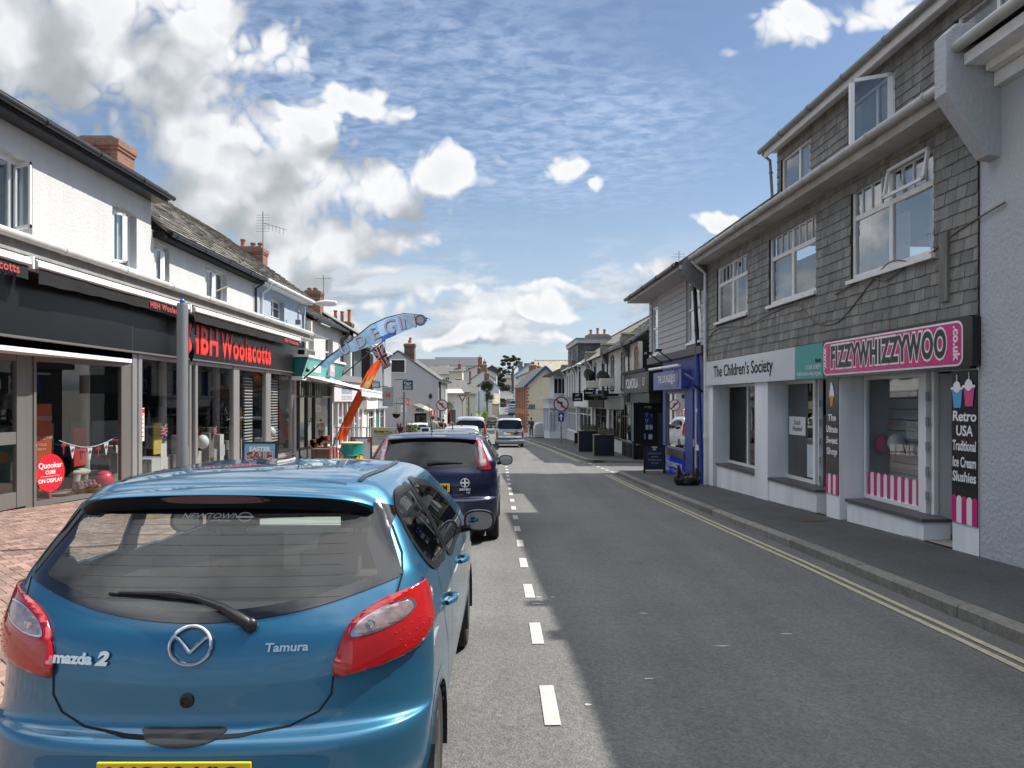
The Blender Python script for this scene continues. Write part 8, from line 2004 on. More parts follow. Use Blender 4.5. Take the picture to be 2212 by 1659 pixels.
# lights
LO=[(25.5,.800),(26.5,.90),(29.5,.985),(36,1.045),(44,1.075),(47.8,1.07),(48.8,1.02),(47.2,.94),(43,.875),(37,.835),(31,.813)]
LI=[(29.2,.935),(31,.975),(35.5,1.012),(40,1.024),(40.8,1.0),(39,.975),(36,.955),(32.5,.938)]
for sg in (1,-1):
    o_=spl([(sg*x,z) for x,z in LO],5); i_=spl([(sg*x,z) for x,z in LI],5)
    L=c.patch(o_,'corner',LREDc,'tail_light',off=.010,step=.03,crown=.010,solid=.02,sxy=(60,1))
    c.patch(i_,'corner',LCLR,'reversing_lens',off=.0225,step=.03,parent=L,crown=.002,sxy=(60,1))
    q=MB()
    for (x,z) in ((32.2,.962),): 
        l,n=c.ray((sg*x,z),'corner'); l=l+n*.026; q.lathe((l.x,l.y,l.z),[(.017,-.002),(.013,-.004),(.008,-.001),(0.0,.0)],16,'b')
    q.build('bulb',CHROME,L)
    q=MB()
    for i in range(5):
        for j in range(3):
            l,n=c.ray((sg*(36.5+1.7*i+.8*j),.925-.025*j+.012*i),'corner'); l=l+n*.021; q.ball(tuple(l-n*.002),.0038,6)
    q.build('led_dots',mat('led_red',(.48,.02,.02),.1),L)
    cx_=sum(p[0] for p in i_)/len(i_); cz_=sum(p[1] for p in i_)/len(i_); ring_=[(cx_+(p[0]-cx_)*1.09,cz_+(p[1]-cz_)*1.12) for p in i_]; c.ring(ring_,i_,'corner',CHROME,'lens_trim',off=.0235,parent=L,n=1)
# shut lines
ht=[(.50,.80),(.495,.74),(.455,.685),(.36,.645),(.2,.628),(0,.622)]; 
mb=MB(); hp=[(-x,z) for x,z in ht[::-1]][::-1]; full=[(-x,z) for x,z in ht]+[(x,z) for x,z in ht[::-1]][1:]
c.seam(full,'rear',w=.0065,mb=mb,off=.0025)
for sg in (1,-1):
    c.seam([(sg*.70,1.045),(sg*.716,1.12),(sg*.705,1.19),(sg*.66,1.28),(sg*.60,1.365)],'rear',w=.007,mb=mb)
c.seam([(.88,1.05),(.82,.95),(.90,.80),(1.03,.66),(1.10,.50),(1.12,.30)],'right',w=.007,mb=mb); c.seam([(1.30,1.03),(1.28,.6),(1.30,.3)],'right',w=.007,mb=mb); c.seam([(2.40,1.0),(2.38,.6),(2.35,.3)],'right',w=.007,mb=mb); c.seam([(1.10,.30),(2.36,.30)],'right',w=.005,mb=mb)
mb.build('panel_gap',SEAM,c.root)
# number plate recess and grab handle, badges
c.patch(spl([(-.50,.50),(-.5,.36),(0,.35),(.5,.36),(.50,.50),(.46,.565),(0,.575),(-.46,.565)],4),'rear',TRIM if False else mat('plate_recess',(.012,.10,.19),.4),'plate_recess',off=.002,step=.06)
pl=plate(c,-.006,.512,'WO13 VJC')
c.patch(spl([(-.14,.648),(-.115,.62),(0,.602),(.115,.62),(.14,.648),(0,.65)],4),'rear',TRIM,'hatch_handle',off=.004,step=.03)
l,n=c.ray((0,.735),'rear'); q=MB(); q.lathe((l.x,l.y-.004,l.z),[(.026,.003),(.024,-.004),(.016,-.006),(.014,-.001),(0,-.001)],24,'b'); q.build('lock',TRIM,c.root,smooth=True)
l,n=c.ray((0,.915),'rear'); em=MB(); ez=l.z; ey=l.y-.012; sl=n
def on_hatch(x,z,o=.010): l,n=c.ray((x,z),'rear'); return l+n*o
q=MB(); q.tube([on_hatch(.073*math.cos(a),.915+.060*math.sin(a)) for a in [2*math.pi*i/36 for i in range(37)]],.0075,8)
for sg in (1,-1): q.tube([on_hatch(sg*.068,.945),on_hatch(sg*.045,.935,.013),on_hatch(sg*.022,.915,.014),on_hatch(0,.893,.014)],[.004,.006,.007,.006],8)
q.build('emblem',CHROME,c.root,smooth=True)
ey_=Vector((0,.25,1))
text('mazda',.052,on_hatch(-.425,.866,.008),(1,-.16,0),ey_,CHROME,c.root,name='badge',ext=.003,off=.0025,sx=1.15); text('2',.062,on_hatch(-.315,.868,.008),(1,-.12,0),ey_,CHROME,c.root,name='badge',ext=.003,off=.004,sx=1.25,shear=.25)
text('Tamura',.042,on_hatch(.335,.905,.008),(1,.12,0),ey_,CHROME,c.root,name='badge',ext=.002,off=.001,sx=1.15,shear=.1)
# wiper: arm from its pivot low right of centre to the blade at left
q=MB(); wp=[on_hatch(.20,.975,.018),on_hatch(.17,.99,.030),on_hatch(.10,1.025,.032),on_hatch(.0,1.055,.030),on_hatch(-.10,1.07,.026),on_hatch(-.3,1.075,.018)]
q.tube(wp,[.022,.022,.016,.012,.010,.006],10); q.ball(tuple(wp[0]),(.028,.02,.028),14); wi=q.build('wiper',BLACKP,c.root,smooth=True)
q=MB(); q.tube([on_hatch(.02,1.045,.012),on_hatch(-.15,1.062,.012),on_hatch(-.34,1.072,.012)],.006,6); q.build('wiper_blade',BLACKM,wi)
# roof channels, aerial, handles
for sg in (1,-1): mb=MB(); c.seam([(sg*.50,.62),(sg*.515,1.1),(sg*.51,1.6),(sg*.48,1.95)],'top',w=.022,off=.004,mb=mb); mb.build('roof_channel',TRIM,c.root)
mb=MB(); c.seam([(-.46,.56),(-.1,.60),(.1,.60),(.46,.56)],'top',w=.006,off=.003,mb=mb); mb.build('roof_seam',SEAM,c.root)
l,n=c.ray((-.05,1.78),'top'); q=MB(); q.tube([l,l+Vector((.0,-.05,.02)),l+Vector((.0,-.10,.19))],[.010,.005,.003],8); q.build('aerial',BLACKP,c.root)
for y in (1.04,2.0):
    l,n=c.ray((y,.86),'right'); q=MB(); q.tube([(l.x+.005,y-.09,.86),(l.x+.035,y-.04,.865),(l.x+.035,y+.04,.865),(l.x+.005,y+.09,.86)],[.012,.016,.016,.012],8); q.build('door_handle',BLUE,c.root,smooth=True)
l,n=c.ray((.80,.82),'right')
for sg in (1,-1): car_mirror(c,sg,2.32,1.02,TRIM,hs=.85,x=.83)
c.wheels(r=.295,xo=.825)
# cabin
q=MB(); q.box(-.70,.70,.35,2.95,.28,.34); q.box(-.60,.60,.45,.62,.34,.95); q.box(-.64,.64,2.55,2.95,.34,.98); q.build('cabin_floor',CABIN,c.root)
q=MB()
for (x,w_) in ((0,1.16),): q.box(-w_/2,w_/2,.80,.95,.5,1.02)
for x in (-.36,.36): q.box(x-.25,x+.25,1.50,1.64,.5,1.08); q.box(x-.13,x+.13,1.50,1.60,1.12,1.30); q.box(x-.07,x-.055,1.54,1.56,1.05,1.15); q.box(x+.055,x+.07,1.54,1.56,1.05,1.15)
q.box(-.46,-.2,.80,.90,1.03,1.12); q.box(.2,.46,.80,.90,1.03,1.12)
q.build('seats',mat('seat_fabric',(.15,.15,.155),.9,var=.1),c.root,bevel=.03)
q=MB(); q.tube([(.36+.18*math.cos(a),2.28+.05*math.sin(a),.98+.18*math.sin(a)) for a in [2*math.pi*i/24 for i in range(25)]],.014,8); q.box(.3,.42,2.3,2.5,.93,1.0); q.build('steering_wheel',BLACKP,c.root)
c.place(-1.14,2.60,R(.3))

# ---------------- generic cars
def scalekeys(K,L,W,H,dz=0): return [(z*H/1.475+dz,r*L/3.9,f*L/3.9,w*W/.847) for z,r,f,w in K]
VAN=[(.20,.10,4.05,.78),(.30,.02,4.10,.83),(.50,0,4.12,.85),(.62,.02,4.12,.855),(.70,.05,4.10,.86),(.95,.06,4.0,.86),(1.02,.08,3.6,.855),(1.10,.09,3.25,.845),(1.30,.12,3.05,.80),(1.55,.16,2.75,.745),(1.68,.20,2.5,.70),(1.76,.26,2.3,.60),(1.79,.5,2.0,.40),(1.80,1.0,1.5,.12)]
def simple_car(lab,paint,keys,L,W,H,rw,lights,platez,txt,side=None,name='parked_car',lm=None,res=1,arch=None,rear_trim=None,wiper=None,fs=1,mir=True,mm=None,xo=None,grp='cars in the street',lm2=None,badge=None,platew=.52,place=None,rr=.29,cat='car'):
    sx,sz=W/.847,H/1.475
    c=Car(name,lab,cat,keys,paint,res=res,arches=arch or ((.66*L/3.9,.33),(3.12*L/3.9,.33)),group=grp)
    c.finish([])
    o_=spl([(x*W/.847,z) for x,z in rw],4); g=c.patch(o_,'rear',GLD,'rear_window',off=.006,step=.08)
    for sg in (1,-1):
        for li,(poly,m_) in enumerate(lights):
            c.patch(spl([(sg*x,z) for x,z in poly],3),'rear',m_,'tail_light',off=.012+.004*li,step=.06,solid=.01)
    if side:
        for ax in ('right','left'):
            for P in side: c.patch(spl(P,3),ax,GLD,'side_window',off=.005,step=.1)
    y=c.ray((0,platez),'rear')[0].y-.015; plate(c,y,platez,txt,w=platew)
    if mir:
        for sg in (1,-1): car_mirror(c,sg,L*.59,H*.68,mm or paint,x=W*.96,hs=1.0)
    c.wheels(r=rr,xo=xo or W-.02,simple=True,spokes=8)
    return c,g
BLK=paint_mat('black_car_paint',(.006,.007,.008),0,.3); SIL=paint_mat('silver_car_paint',(.42,.45,.48),.3,.35); NAV=paint_mat('navy_car_paint',(.004,.008,.040),.3,.3); GRY=paint_mat('grey_car_paint',(.12,.14,.16),.3,.35); WHT=paint_mat('white_car_paint',(.70,.71,.72),0,.35); REDc=paint_mat('red_car_paint',(.30,.02,.02),0,.3); LBL=paint_mat('light_blue_car_paint',(.13,.25,.42),.3,.35)
# navy estate-like hatch behind the blue one
K2=[(z*1.5/1.475,r*.78 if z>.7 else r,f*4.34/3.9,w*.915/.847*(1.0 if z<1.05 else 1.035)) for z,r,f,w in HATCH]
SW2=[[(.75,1.36),(1.1,1.41),(1.5,1.405),(1.52,1.06),(1.0,1.08),(.72,1.2)],[(1.58,1.40),(2.0,1.37),(2.4,1.25),(2.85,1.04),(1.6,1.05)]]
c,g=simple_car('dark navy hatchback with tall white and red lights beside its rear window','' and None or NAV,K2,4.34,.915,1.5,
   [(-.50,1.40),(0,1.42),(.50,1.40),(.54,1.25),(.565,1.08),(.3,1.045),(0,1.035),(-.3,1.045),(-.565,1.08),(-.54,1.25)],
   [([(.66,1.40),(.72,1.25),(.79,1.06),(.80,1.02),(.64,1.03),(.63,1.2),(.60,1.40)],LREDc),([(.61,1.38),(.67,1.36),(.715,1.2),(.745,1.07),(.655,1.06),(.64,1.2)],LCLR)],.78,'WF09 HXM',SW2,res=2,arch=((.86,.35),(3.50,.35)),rr=.315,xo=.905)
def on_(c,x,z,o=.01): l,n=c.ray((x,z),'rear'); return l+n*o
q=MB(); q.tube([on_(c,-.42,1.36,.03),on_(c,.42,1.36,.03)],.0,4) if False else None
q=MB(); rows=[]
for i in range(21):
    t=-1+2*i/20; b=.06*t*t; rows.append([q.v(.60*t,.42+b,1.485-.02*t*t),q.v(.60*t,.28+b,1.462-.03*t*t),q.v(.60*t,.27+b,1.445-.03*t*t),q.v(.60*t,.36+b,1.41-.03*t*t)])
for A,B in zip(rows,rows[1:]):
    for k in range(3): q.f([A[k],A[k+1],B[k+1],B[k]])
q.build('spoiler',NAV,c.root,smooth=True)
q=MB(); q.tube([on_(c,-.05,1.095,.02),on_(c,.12,1.105,.028),on_(c,.42,1.10,.015)],[.03,.02,.008],8); q.build('wiper',BLACKP,c.root)
c.patch([(-.13,1.425),(.13,1.425),(.13,1.44),(-.13,1.44)],'rear',mat('dark_red_lens',(.09,.003,.005)),'brake_light',off=.03,step=.05)
mb=MB(); c.seam([(-.60,1.0),(-.62,.75),(-.55,.66),(0,.64),(.55,.66),(.62,.75),(.60,1.0)],'rear',w=.01,mb=mb); c.seam([(.83,1.0),(.9,.55),(1.0,.35)],'right',w=.008,mb=mb); c.seam([(1.5,1.05),(1.55,.35)],'right',w=.008,mb=mb); mb.build('panel_gap',SEAM,c.root)
l=on_(c,.46,.845,.008); q=MB(); q.lathe(tuple(l),[(0,-.002),(.062,-.002),(.062,0)],28,'b'); st=q.build('cross_sticker',WSIGN,c.root); q=MB()
for a0 in range(4):
    P=[(.012,.012)]+[(.052*math.cos(R(13+64*k/6)),.052*math.sin(R(13+64*k/6))) for k in range(7)]; sxx,szz=[(1,1),(-1,1),(-1,-1),(1,-1)][a0]; q.f([q.v(l.x+x*sxx,l.y-.004,l.z+z*szz) for x,z in P])
q.build('cross_sticker_black',BLACKM,st)
text('ZETEC',.035,on_(c,.46,.755,.01),(1,.1,0),(0,.1,1),CHROME,c.root,name='badge',sx=1.5,ext=.001,off=.001); text('1·6',.03,on_(c,.50,.715,.01),(1,.1,0),(0,.1,1),CHROME,c.root,name='badge',sx=1.3,ext=.001,off=.001)
mb=MB()
for sg in (1,-1): c.seam([(sg*.5,.6),(sg*.52,1.5),(sg*.5,2.1)],'top',w=.03,off=.004,mb=mb)
mb.build('roof_channel',TRIM,c.root)
q=MB(); l,n=c.ray((-.05,.85),'top'); q.tube([l,l+Vector((-.04,-.12,.40))],[.008,.003],6); q.build('aerial',BLACKP,c.root)
c.place(-1.09,10.15,R(.5))
# third: dark grey/silver-roofed car with tall curved red light
K3=[(z*1.5/1.475,r*.8,f*4.0/3.9,w*.86/.847) for z,r,f,w in HATCH]
c,g=simple_car('dark grey hatchback with high curved red light just beyond the navy car',GRY,K3,4.0,.86,1.52,[(-.56,1.38),(0,1.40),(.56,1.38),(.62,1.1),(0,1.02),(-.62,1.1)],
   [([(.70,1.18),(.78,1.08),(.83,.92),(.82,.82),(.74,.80),(.69,.95),(.66,1.12)],LREDc)],.8,'WK58 OPY',SW2,res=1,mm=TRIM)
c.patch([(-.24,1.44),(.0,1.452),(.24,1.44),(.2,1.415),(-.2,1.415)],'rear',mat('bright_brake_red',(.5,.02,.02),.2),'brake_light',off=.02,step=.06)
q=MB(); l,n=c.ray((0,.75),'top'); q.tube([l,l+Vector((0,-.03,.32))],[.012,.004],6); q.build('aerial',BLACKP,c.root)
c.place(-1.36,17.0,R(1.0))
K4=[(z*1.5/1.475,r*.8,f*4.1/3.9,w*.86/.847) for z,r,f,w in HATCH]
c,g=simple_car('silver hatchback with a small shark fin aerial in the middle of the parked row',SIL,K4,4.1,.86,1.52,[(-.56,1.38),(0,1.40),(.56,1.38),(.62,1.1),(0,1.02),(-.62,1.1)],[([(.68,1.1),(.80,1.05),(.82,.85),(.62,.82)],LREDc)],.8,'WA12 KLN',SW2,mm=SIL)
q=MB(); l,n=c.ray((0,.7),'top'); q.tube([l,l+Vector((0,-.08,.12))],[.035,.01],6); q.build('aerial',BLACKP,c.root)
c.place(-1.95,29.2,R(1.5))
K5=[(z*1.9/1.8,r,f*1.1,w*.93/.86) for z,r,f,w in VAN]
c,g=simple_car('grey blue people carrier van at the head of the near parked row',SIL,K5,4.6,.93,1.9,[(-.62,1.62),(0,1.66),(.62,1.62),(.70,1.25),(0,1.2),(-.70,1.25)],[([(.80,1.5),(.86,1.2),(.87,.9),(.78,.9),(.76,1.4)],LREDc)],.9,'VN14 RGE',[[(.6,1.6),(1.8,1.65),(1.8,1.2),(.6,1.2)],[(1.9,1.65),(2.7,1.5),(3.3,1.2),(1.9,1.2)]],arch=((.85,.35),(3.7,.35)),rr=.32,name='parked_van',cat='van',mm=TRIM)
q=MB(); q.tube([(0,.5,1.88),(0,.42,2.4)],.008,5); q.build('aerial',BLACKP,c.root)
c.place(-2.32,42.6,R(2.0))
# white-silver small van driving away in the lane
c,g=simple_car('silver boxy small van driving away in the middle of the road','' and None or paint_mat('pale_silver_paint',(.50,.53,.56),.3,.35),VAN,4.1,.86,1.8,[(-.62,1.64),(0,1.68),(.62,1.64),(.70,1.45),(.715,1.16),(0,1.12),(-.715,1.16),(-.70,1.45)],
   [([(.76,.98),(.85,.98),(.855,.60),(.74,.60)],mat('tail_dark_red',(.12,.006,.01),.1,coat=1))],.92,'AE02 SKN',[[(.5,1.6),(1.6,1.64),(1.6,1.16),(.5,1.16)],[(1.7,1.62),(2.5,1.5),(3.1,1.12),(1.7,1.14)]],arch=((.75,.33),(3.35,.33)),name='driving_van',cat='van',mm=TRIM,rr=.30,grp='cars in the street')
c.patch(spl([(-.45,1.02),(.45,1.02),(.47,.80),(-.47,.80)],2),'rear',CHROME,'plate_surround',off=.008,step=.08)
c.patch([(-.80,.60),(.80,.60),(.82,.47),(-.82,.47)],'rear',mat('grey_bumper',(.06,.065,.07),.6),'bumper_strip',off=.014,step=.1)
q=MB(); rows=[]
for i in range(21):
    t=-1+2*i/20; b=.12*abs(t)**3; rows.append([q.v(.84*t,.0+b,.47),q.v(.84*t,-.07+b,.44),q.v(.84*t,-.07+b,.32),q.v(.84*t,.02+b,.27)])
for A,B in zip(rows,rows[1:]):
    for k in range(3): q.f([A[k],A[k+1],B[k+1],B[k]])
q.build('bumper',mat('light_grey_bumper',(.33,.35,.36),.5),c.root,smooth=True)
c.place(-.12,46.6,R(2.5))
# dark car farther down
KF=HATCH
c,g=simple_car('black hatchback far down the street turning at the junction',BLK,[(z*1.0,r,f,w*1.03) for z,r,f,w in KF],3.95,.87,1.475,[(-.56,1.36),(0,1.38),(.56,1.36),(.64,1.12),(0,1.04),(-.64,1.12)],[([(.62,1.02),(.82,1.02),(.80,.86),(.62,.88)],mat('tail_dark_red',(.12,.006,.01)))],.92,'WJ57 ANB',None,grp='cars in the street',name='driving_car')
c.place(X(1064,100),100,R(3))
for i,(x,Y,p,lab,kk) in enumerate(((1108.5,133,LBL,'light blue car parked lowest on the right of the hill road','h'),(1107.5,142,LBL,'blue car parked second up the right of the hill road','h'),(1109,150,GRY,'grey pickup like van with roof bar parked above the two blue cars','v'),(1085.5,160,BLK,'tall black off roader parked on the left of the hill road','v'),
      (1111,238,LBL,'blue car near the top of the hill road','h'),(1105.0,250,SIL,'silver car parked above the blue one at the top of the hill','h'),(1100.5,262,REDc,'dark red car parked highest on the hill road','h'))):
    K_=HATCH if kk=='h' else VAN
    c,g=simple_car(lab,p,K_,3.9,.85,1.475 if kk=='h' else 1.8,[(-.56,1.36),(0,1.38),(.56,1.36),(.64,1.12),(0,1.04),(-.64,1.12)] if kk=='h' else [(-.6,1.6),(.6,1.6),(.68,1.2),(-.68,1.2)],[([(.62,1.02),(.82,1.02),(.80,.86),(.62,.88)] if kk=='h' else [(.74,1.0),(.85,1.0),(.85,.7),(.74,.7)],LREDc)],.85,['WG05 TRE','WL11 OPD','WD09 HHJ','WM61 ZZA','WE04 UKS','WU15 LPF','WR08 MNB'][i],None,mir=i<4)
    c.place(X(x,Y),Y,0); 
# white car parked across at the pet shop corner
c,g=simple_car('white car parked side on in front of the grey gable and pet shop',WHT,[(z,r,f,w) for z,r,f,w in HATCH],3.9,.85,1.475,[(-.56,1.36),(0,1.38),(.56,1.36),(.64,1.12),(0,1.04),(-.64,1.12)],[([(.62,1.02),(.82,1.02),(.80,.86),(.62,.88)],LREDc)],.6,'WN13 EAB',[SWr,SWf])
c.root.location=(X(945,51),51,gz(51)); c.root.rotation_euler=(0,0,R(86))
# blue and white motorcycle by the stone gable
p=D(1016,910,88); t=thing('motorcycle','blue and white motorcycle parked by the low wall under the stone gable','motorcycle',(p.x,88,gz(88))); z0=gz(88); q=MB(); q.ball((p.x,88,z0+1.0),(.22,.4,.2),10); q.ball((p.x-.05,87.6,z0+1.15),(.16,.15,.22),8); q.build('fairing',mat('moto_blue',(.05,.12,.40),.3),t,smooth=True); q=MB(); q.box(p.x-.1,p.x+.1,87.6,88.6,z0+.75,z0+.9); q.tube([(p.x-.35,87.7,z0+1.25),(p.x+.35,87.7,z0+1.25)],.02,6); q.build('seat',WSIGN,t)
for dy in (-.65,.65): q=MB(); q.lathe((p.x-.06,88+dy,z0+.3),[(.2,0),(.3,.01),(.3,.11),(.2,.12)],20,'a'); q.build('wheel',TYRE,t)
# ================================================================ SKY, SUN, CAMERA
SKYS=.075; SUN_AZ=R(20); SUN_EL=R(52.5)
w=bpy.data.worlds.new('World'); scn.world=w; w.use_nodes=True
n=w.node_tree.nodes; l=w.node_tree.links; n.clear()
out=n.new('ShaderNodeOutputWorld')
sky=n.new('ShaderNodeTexSky'); sky.sky_type='NISHITA'; sky.sun_disc=False; sky.sun_elevation=SUN_EL; sky.sun_rotation=R(90)-SUN_AZ
sky.air_density=1.0; sky.dust_density=.6; sky.ozone_density=2.2; sky.altitude=10
bg=n.new('ShaderNodeBackground'); bg.inputs[1].default_value=SKYS; l.new(sky.outputs[0],bg.inputs[0])
def direc(x,y): return Vector(((x-1106)/FL,1,(866-y)/FL)).normalized()
def group_density(fine):
    g=bpy.data.node_groups.new('cloud_density','ShaderNodeTree')
    g.interface.new_socket('Vector',in_out='INPUT',socket_type='NodeSocketVector'); g.interface.new_socket('Value',in_out='OUTPUT',socket_type='NodeSocketFloat')
    N=g.nodes; K=g.links; gi=N.new('NodeGroupInput'); go=N.new('NodeGroupOutput')
    def MM(op,a,b=None,c=None):
        m=N.new('ShaderNodeMath'); m.operation=op
        for i,v in enumerate((a,b,c)):
            if v is None: continue
            if isinstance(v,(int,float)): m.inputs[i].default_value=v
            else: K.new(v,m.inputs[i])
        return m.outputs[0]
    nz=N.new('ShaderNodeTexNoise'); nz.inputs['Scale'].default_value=7; nz.inputs['Detail'].default_value=4; K.new(gi.outputs[0],nz.inputs['Vector'])
    sb=N.new('ShaderNodeVectorMath'); sb.operation='SUBTRACT'; sb.inputs[1].default_value=(.5,.5,.5); K.new(nz.outputs['Color'],sb.inputs[0])
    sc=N.new('ShaderNodeVectorMath'); sc.operation='SCALE'; sc.inputs['Scale'].default_value=.10; K.new(sb.outputs[0],sc.inputs[0])
    ad=N.new('ShaderNodeVectorMath'); ad.operation='ADD'; K.new(gi.outputs[0],ad.inputs[0]); K.new(sc.outputs[0],ad.inputs[1])
    prev=None
    for (x,y,rx,ry,pw) in BLOBS:
        c=direc(x,y)
        s1=N.new('ShaderNodeVectorMath'); s1.operation='SUBTRACT'; K.new(ad.outputs[0],s1.inputs[0]); s1.inputs[1].default_value=c
        s2=N.new('ShaderNodeVectorMath'); s2.operation='MULTIPLY'; K.new(s1.outputs[0],s2.inputs[0]); s2.inputs[1].default_value=(FL/rx,FL/((rx+ry)),FL/ry)
        s3=N.new('ShaderNodeVectorMath'); s3.operation='LENGTH'; K.new(s2.outputs[0],s3.inputs[0])
        m=MM('MULTIPLY_ADD',s3.outputs['Value'],-pw,pw)
        prev=m if prev is None else MM('SMOOTH_MAX',prev,m,.25)
    def billow(scale,amp):
        q=N.new('ShaderNodeTexNoise'); q.inputs['Scale'].default_value=scale; q.inputs['Detail'].default_value=0.0; K.new(ad.outputs[0],q.inputs['Vector'])
        return MM('MULTIPLY',MM('ABSOLUTE',MM('SUBTRACT',q.outputs['Fac'],.5)),amp)
    m1=MM('ADD',billow(10,VA),billow(24,VA*.55))
    if fine: m1=MM('ADD',m1,billow(58,VA*.30))
    m1=MM('SUBTRACT',m1,VB)
    n2=N.new('ShaderNodeTexNoise'); n2.inputs['Scale'].default_value=6; n2.inputs['Detail'].default_value=8 if fine else 3; n2.inputs['Roughness'].default_value=.6; K.new(ad.outputs[0],n2.inputs['Vector'])
    m2=MM('MULTIPLY_ADD',n2.outputs['Fac'],NA,-NA*.5+BIAS)
    K.new(MM('ADD',MM('ADD',prev,m1),m2),go.inputs[0]); return g
VA,VB,NA,BIAS=1.9,.37,1.25,.03
BLOBS=[(150,80,340,170,.9),(-180,120,300,230,.9),(420,60,100,90,.8),(450,310,150,80,.9),(400,440,200,85,.85),(560,400,170,110,.85),(700,190,50,55,.6),(770,215,65,50,.6),(660,330,75,120,.75),(640,440,150,70,.8),(960,390,85,55,.85),(860,420,110,50,.8),
       (740,520,200,55,.85),(620,590,130,45,.7),(830,590,90,26,.6),(700,665,200,36,.6),(1215,352,60,22,.45),(1290,392,12,9,.3),(1185,628,110,14,.5),(1165,674,120,24,.75),(950,640,90,16,.5),(1240,732,110,14,.55),(960,722,90,16,.55),(1715,95,50,20,.22),(1780,45,80,22,.25),(1920,12,120,28,.4),(1545,488,50,18,.55),(1425,592,60,18,.5),(3300,200,500,200,.9),(-900,500,500,200,.9)]
GD=group_density(True); GD2=group_density(False)
tc=n.new('ShaderNodeTexCoord')
nm=n.new('ShaderNodeVectorMath'); nm.operation='NORMALIZE'; l.new(tc.outputs['Generated'],nm.inputs[0])
def grp(vec,t=None):
    g=n.new('ShaderNodeGroup'); g.node_tree=t or GD; l.new(vec,g.inputs[0]); return g.outputs[0]
d0=grp(nm.outputs[0])
ofs=n.new('ShaderNodeVectorMath'); ofs.operation='ADD'; ofs.inputs[1].default_value=(.035,0,.055); l.new(nm.outputs[0],ofs.inputs[0])
d1=grp(ofs.outputs[0],GD2); d00=grp(nm.outputs[0],GD2)
def M(op,a=None,b=None,c=None,clamp=False):
    m=n.new('ShaderNodeMath'); m.operation=op; m.use_clamp=clamp
    for i,v in enumerate((a,b,c)):
        if v is None: continue
        if isinstance(v,(int,float)): m.inputs[i].default_value=v
        else: l.new(v,m.inputs[i])
    return m.outputs[0]
def MR(v,a,b,c=0,d=1,smooth=True):
    m=n.new('ShaderNodeMapRange'); m.interpolation_type='SMOOTHSTEP' if smooth else 'LINEAR'
    l.new(v,m.inputs['Value'])
    for k,x in zip(('From Min','From Max','To Min','To Max'),(a,b,c,d)): m.inputs[k].default_value=x
    return m.outputs[0]
sep=n.new('ShaderNodeSeparateXYZ'); l.new(nm.outputs[0],sep.inputs[0]); ez=sep.outputs['Z']
# cloud deck coordinates (flat layer overhead seen in perspective)
den=M('MAXIMUM',M('ADD',ez,.03),.03)
dk=n.new('ShaderNodeCombineXYZ'); l.new(M('DIVIDE',sep.outputs['X'],den),dk.inputs[0]); l.new(M('DIVIDE',sep.outputs['Y'],den),dk.inputs[1])
# low far bands of cumulus towards the horizon
def lown(off):
    mp=n.new('ShaderNodeMapping'); mp.inputs['Scale'].default_value=(1,1,2.7); mp.inputs['Location'].default_value=off; l.new(nm.outputs[0],mp.inputs[0])
    nb=n.new('ShaderNodeTexNoise'); nb.inputs['Scale'].default_value=7.5; nb.inputs['Detail'].default_value=7; nb.inputs['Roughness'].default_value=.6; l.new(mp.outputs[0],nb.inputs['Vector']); return nb
nb=lown((0,0,0)); nb2=lown((.02,0,.07))
lowd=M('MULTIPLY',MR(nb.outputs['Fac'],.44,.52),MR(ez,.23,.10))
# thin veil above the horizon
veil=M('MULTIPLY',MR(ez,.34,.02),.6)
# mackerel sky: fine ripples, masked to the upper middle
mpc=n.new('ShaderNodeMapping'); mpc.inputs['Scale'].default_value=(5.5,7.5,1); mpc.inputs['Rotation'].default_value=(0,0,.5); l.new(dk.outputs[0],mpc.inputs[0])
nc=n.new('ShaderNodeTexNoise'); nc.inputs['Scale'].default_value=2.4; nc.inputs['Detail'].default_value=6; nc.inputs['Roughness'].default_value=.55; nc.inputs['Distortion'].default_value=.4; l.new(mpc.outputs[0],nc.inputs['Vector'])
mpd=n.new('ShaderNodeMapping'); mpd.inputs['Scale'].default_value=(.7,.9,1); l.new(dk.outputs[0],mpd.inputs[0])
nd=n.new('ShaderNodeTexNoise'); nd.inputs['Scale'].default_value=1.3; nd.inputs['Detail'].default_value=5; l.new(mpd.outputs[0],nd.inputs['Vector'])
def blobmask(x,y,rx,ry):
    c=direc(x,y); s1=n.new('ShaderNodeVectorMath'); s1.operation='SUBTRACT'; l.new(nm.outputs[0],s1.inputs[0]); s1.inputs[1].default_value=c
    s2=n.new('ShaderNodeVectorMath'); s2.operation='MULTIPLY'; l.new(s1.outputs[0],s2.inputs[0]); s2.inputs[1].default_value=(FL/rx,FL/(rx+ry),FL/ry)
    s3=n.new('ShaderNodeVectorMath'); s3.operation='LENGTH'; l.new(s2.outputs[0],s3.inputs[0]); return MR(s3.outputs['Value'],1.0,.25)
cm=M('MAXIMUM',blobmask(820,120,680,420),blobmask(1240,300,480,200))
cir=M('MULTIPLY',M('MULTIPLY',MR(nc.outputs['Fac'],.30,.72),M('ADD',MR(nd.outputs['Fac'],.25,.55),.25)),cm)
cir=M('MULTIPLY',cir,.42)
wisp=M('MULTIPLY',MR(nd.outputs['Fac'],.48,.8),.25)
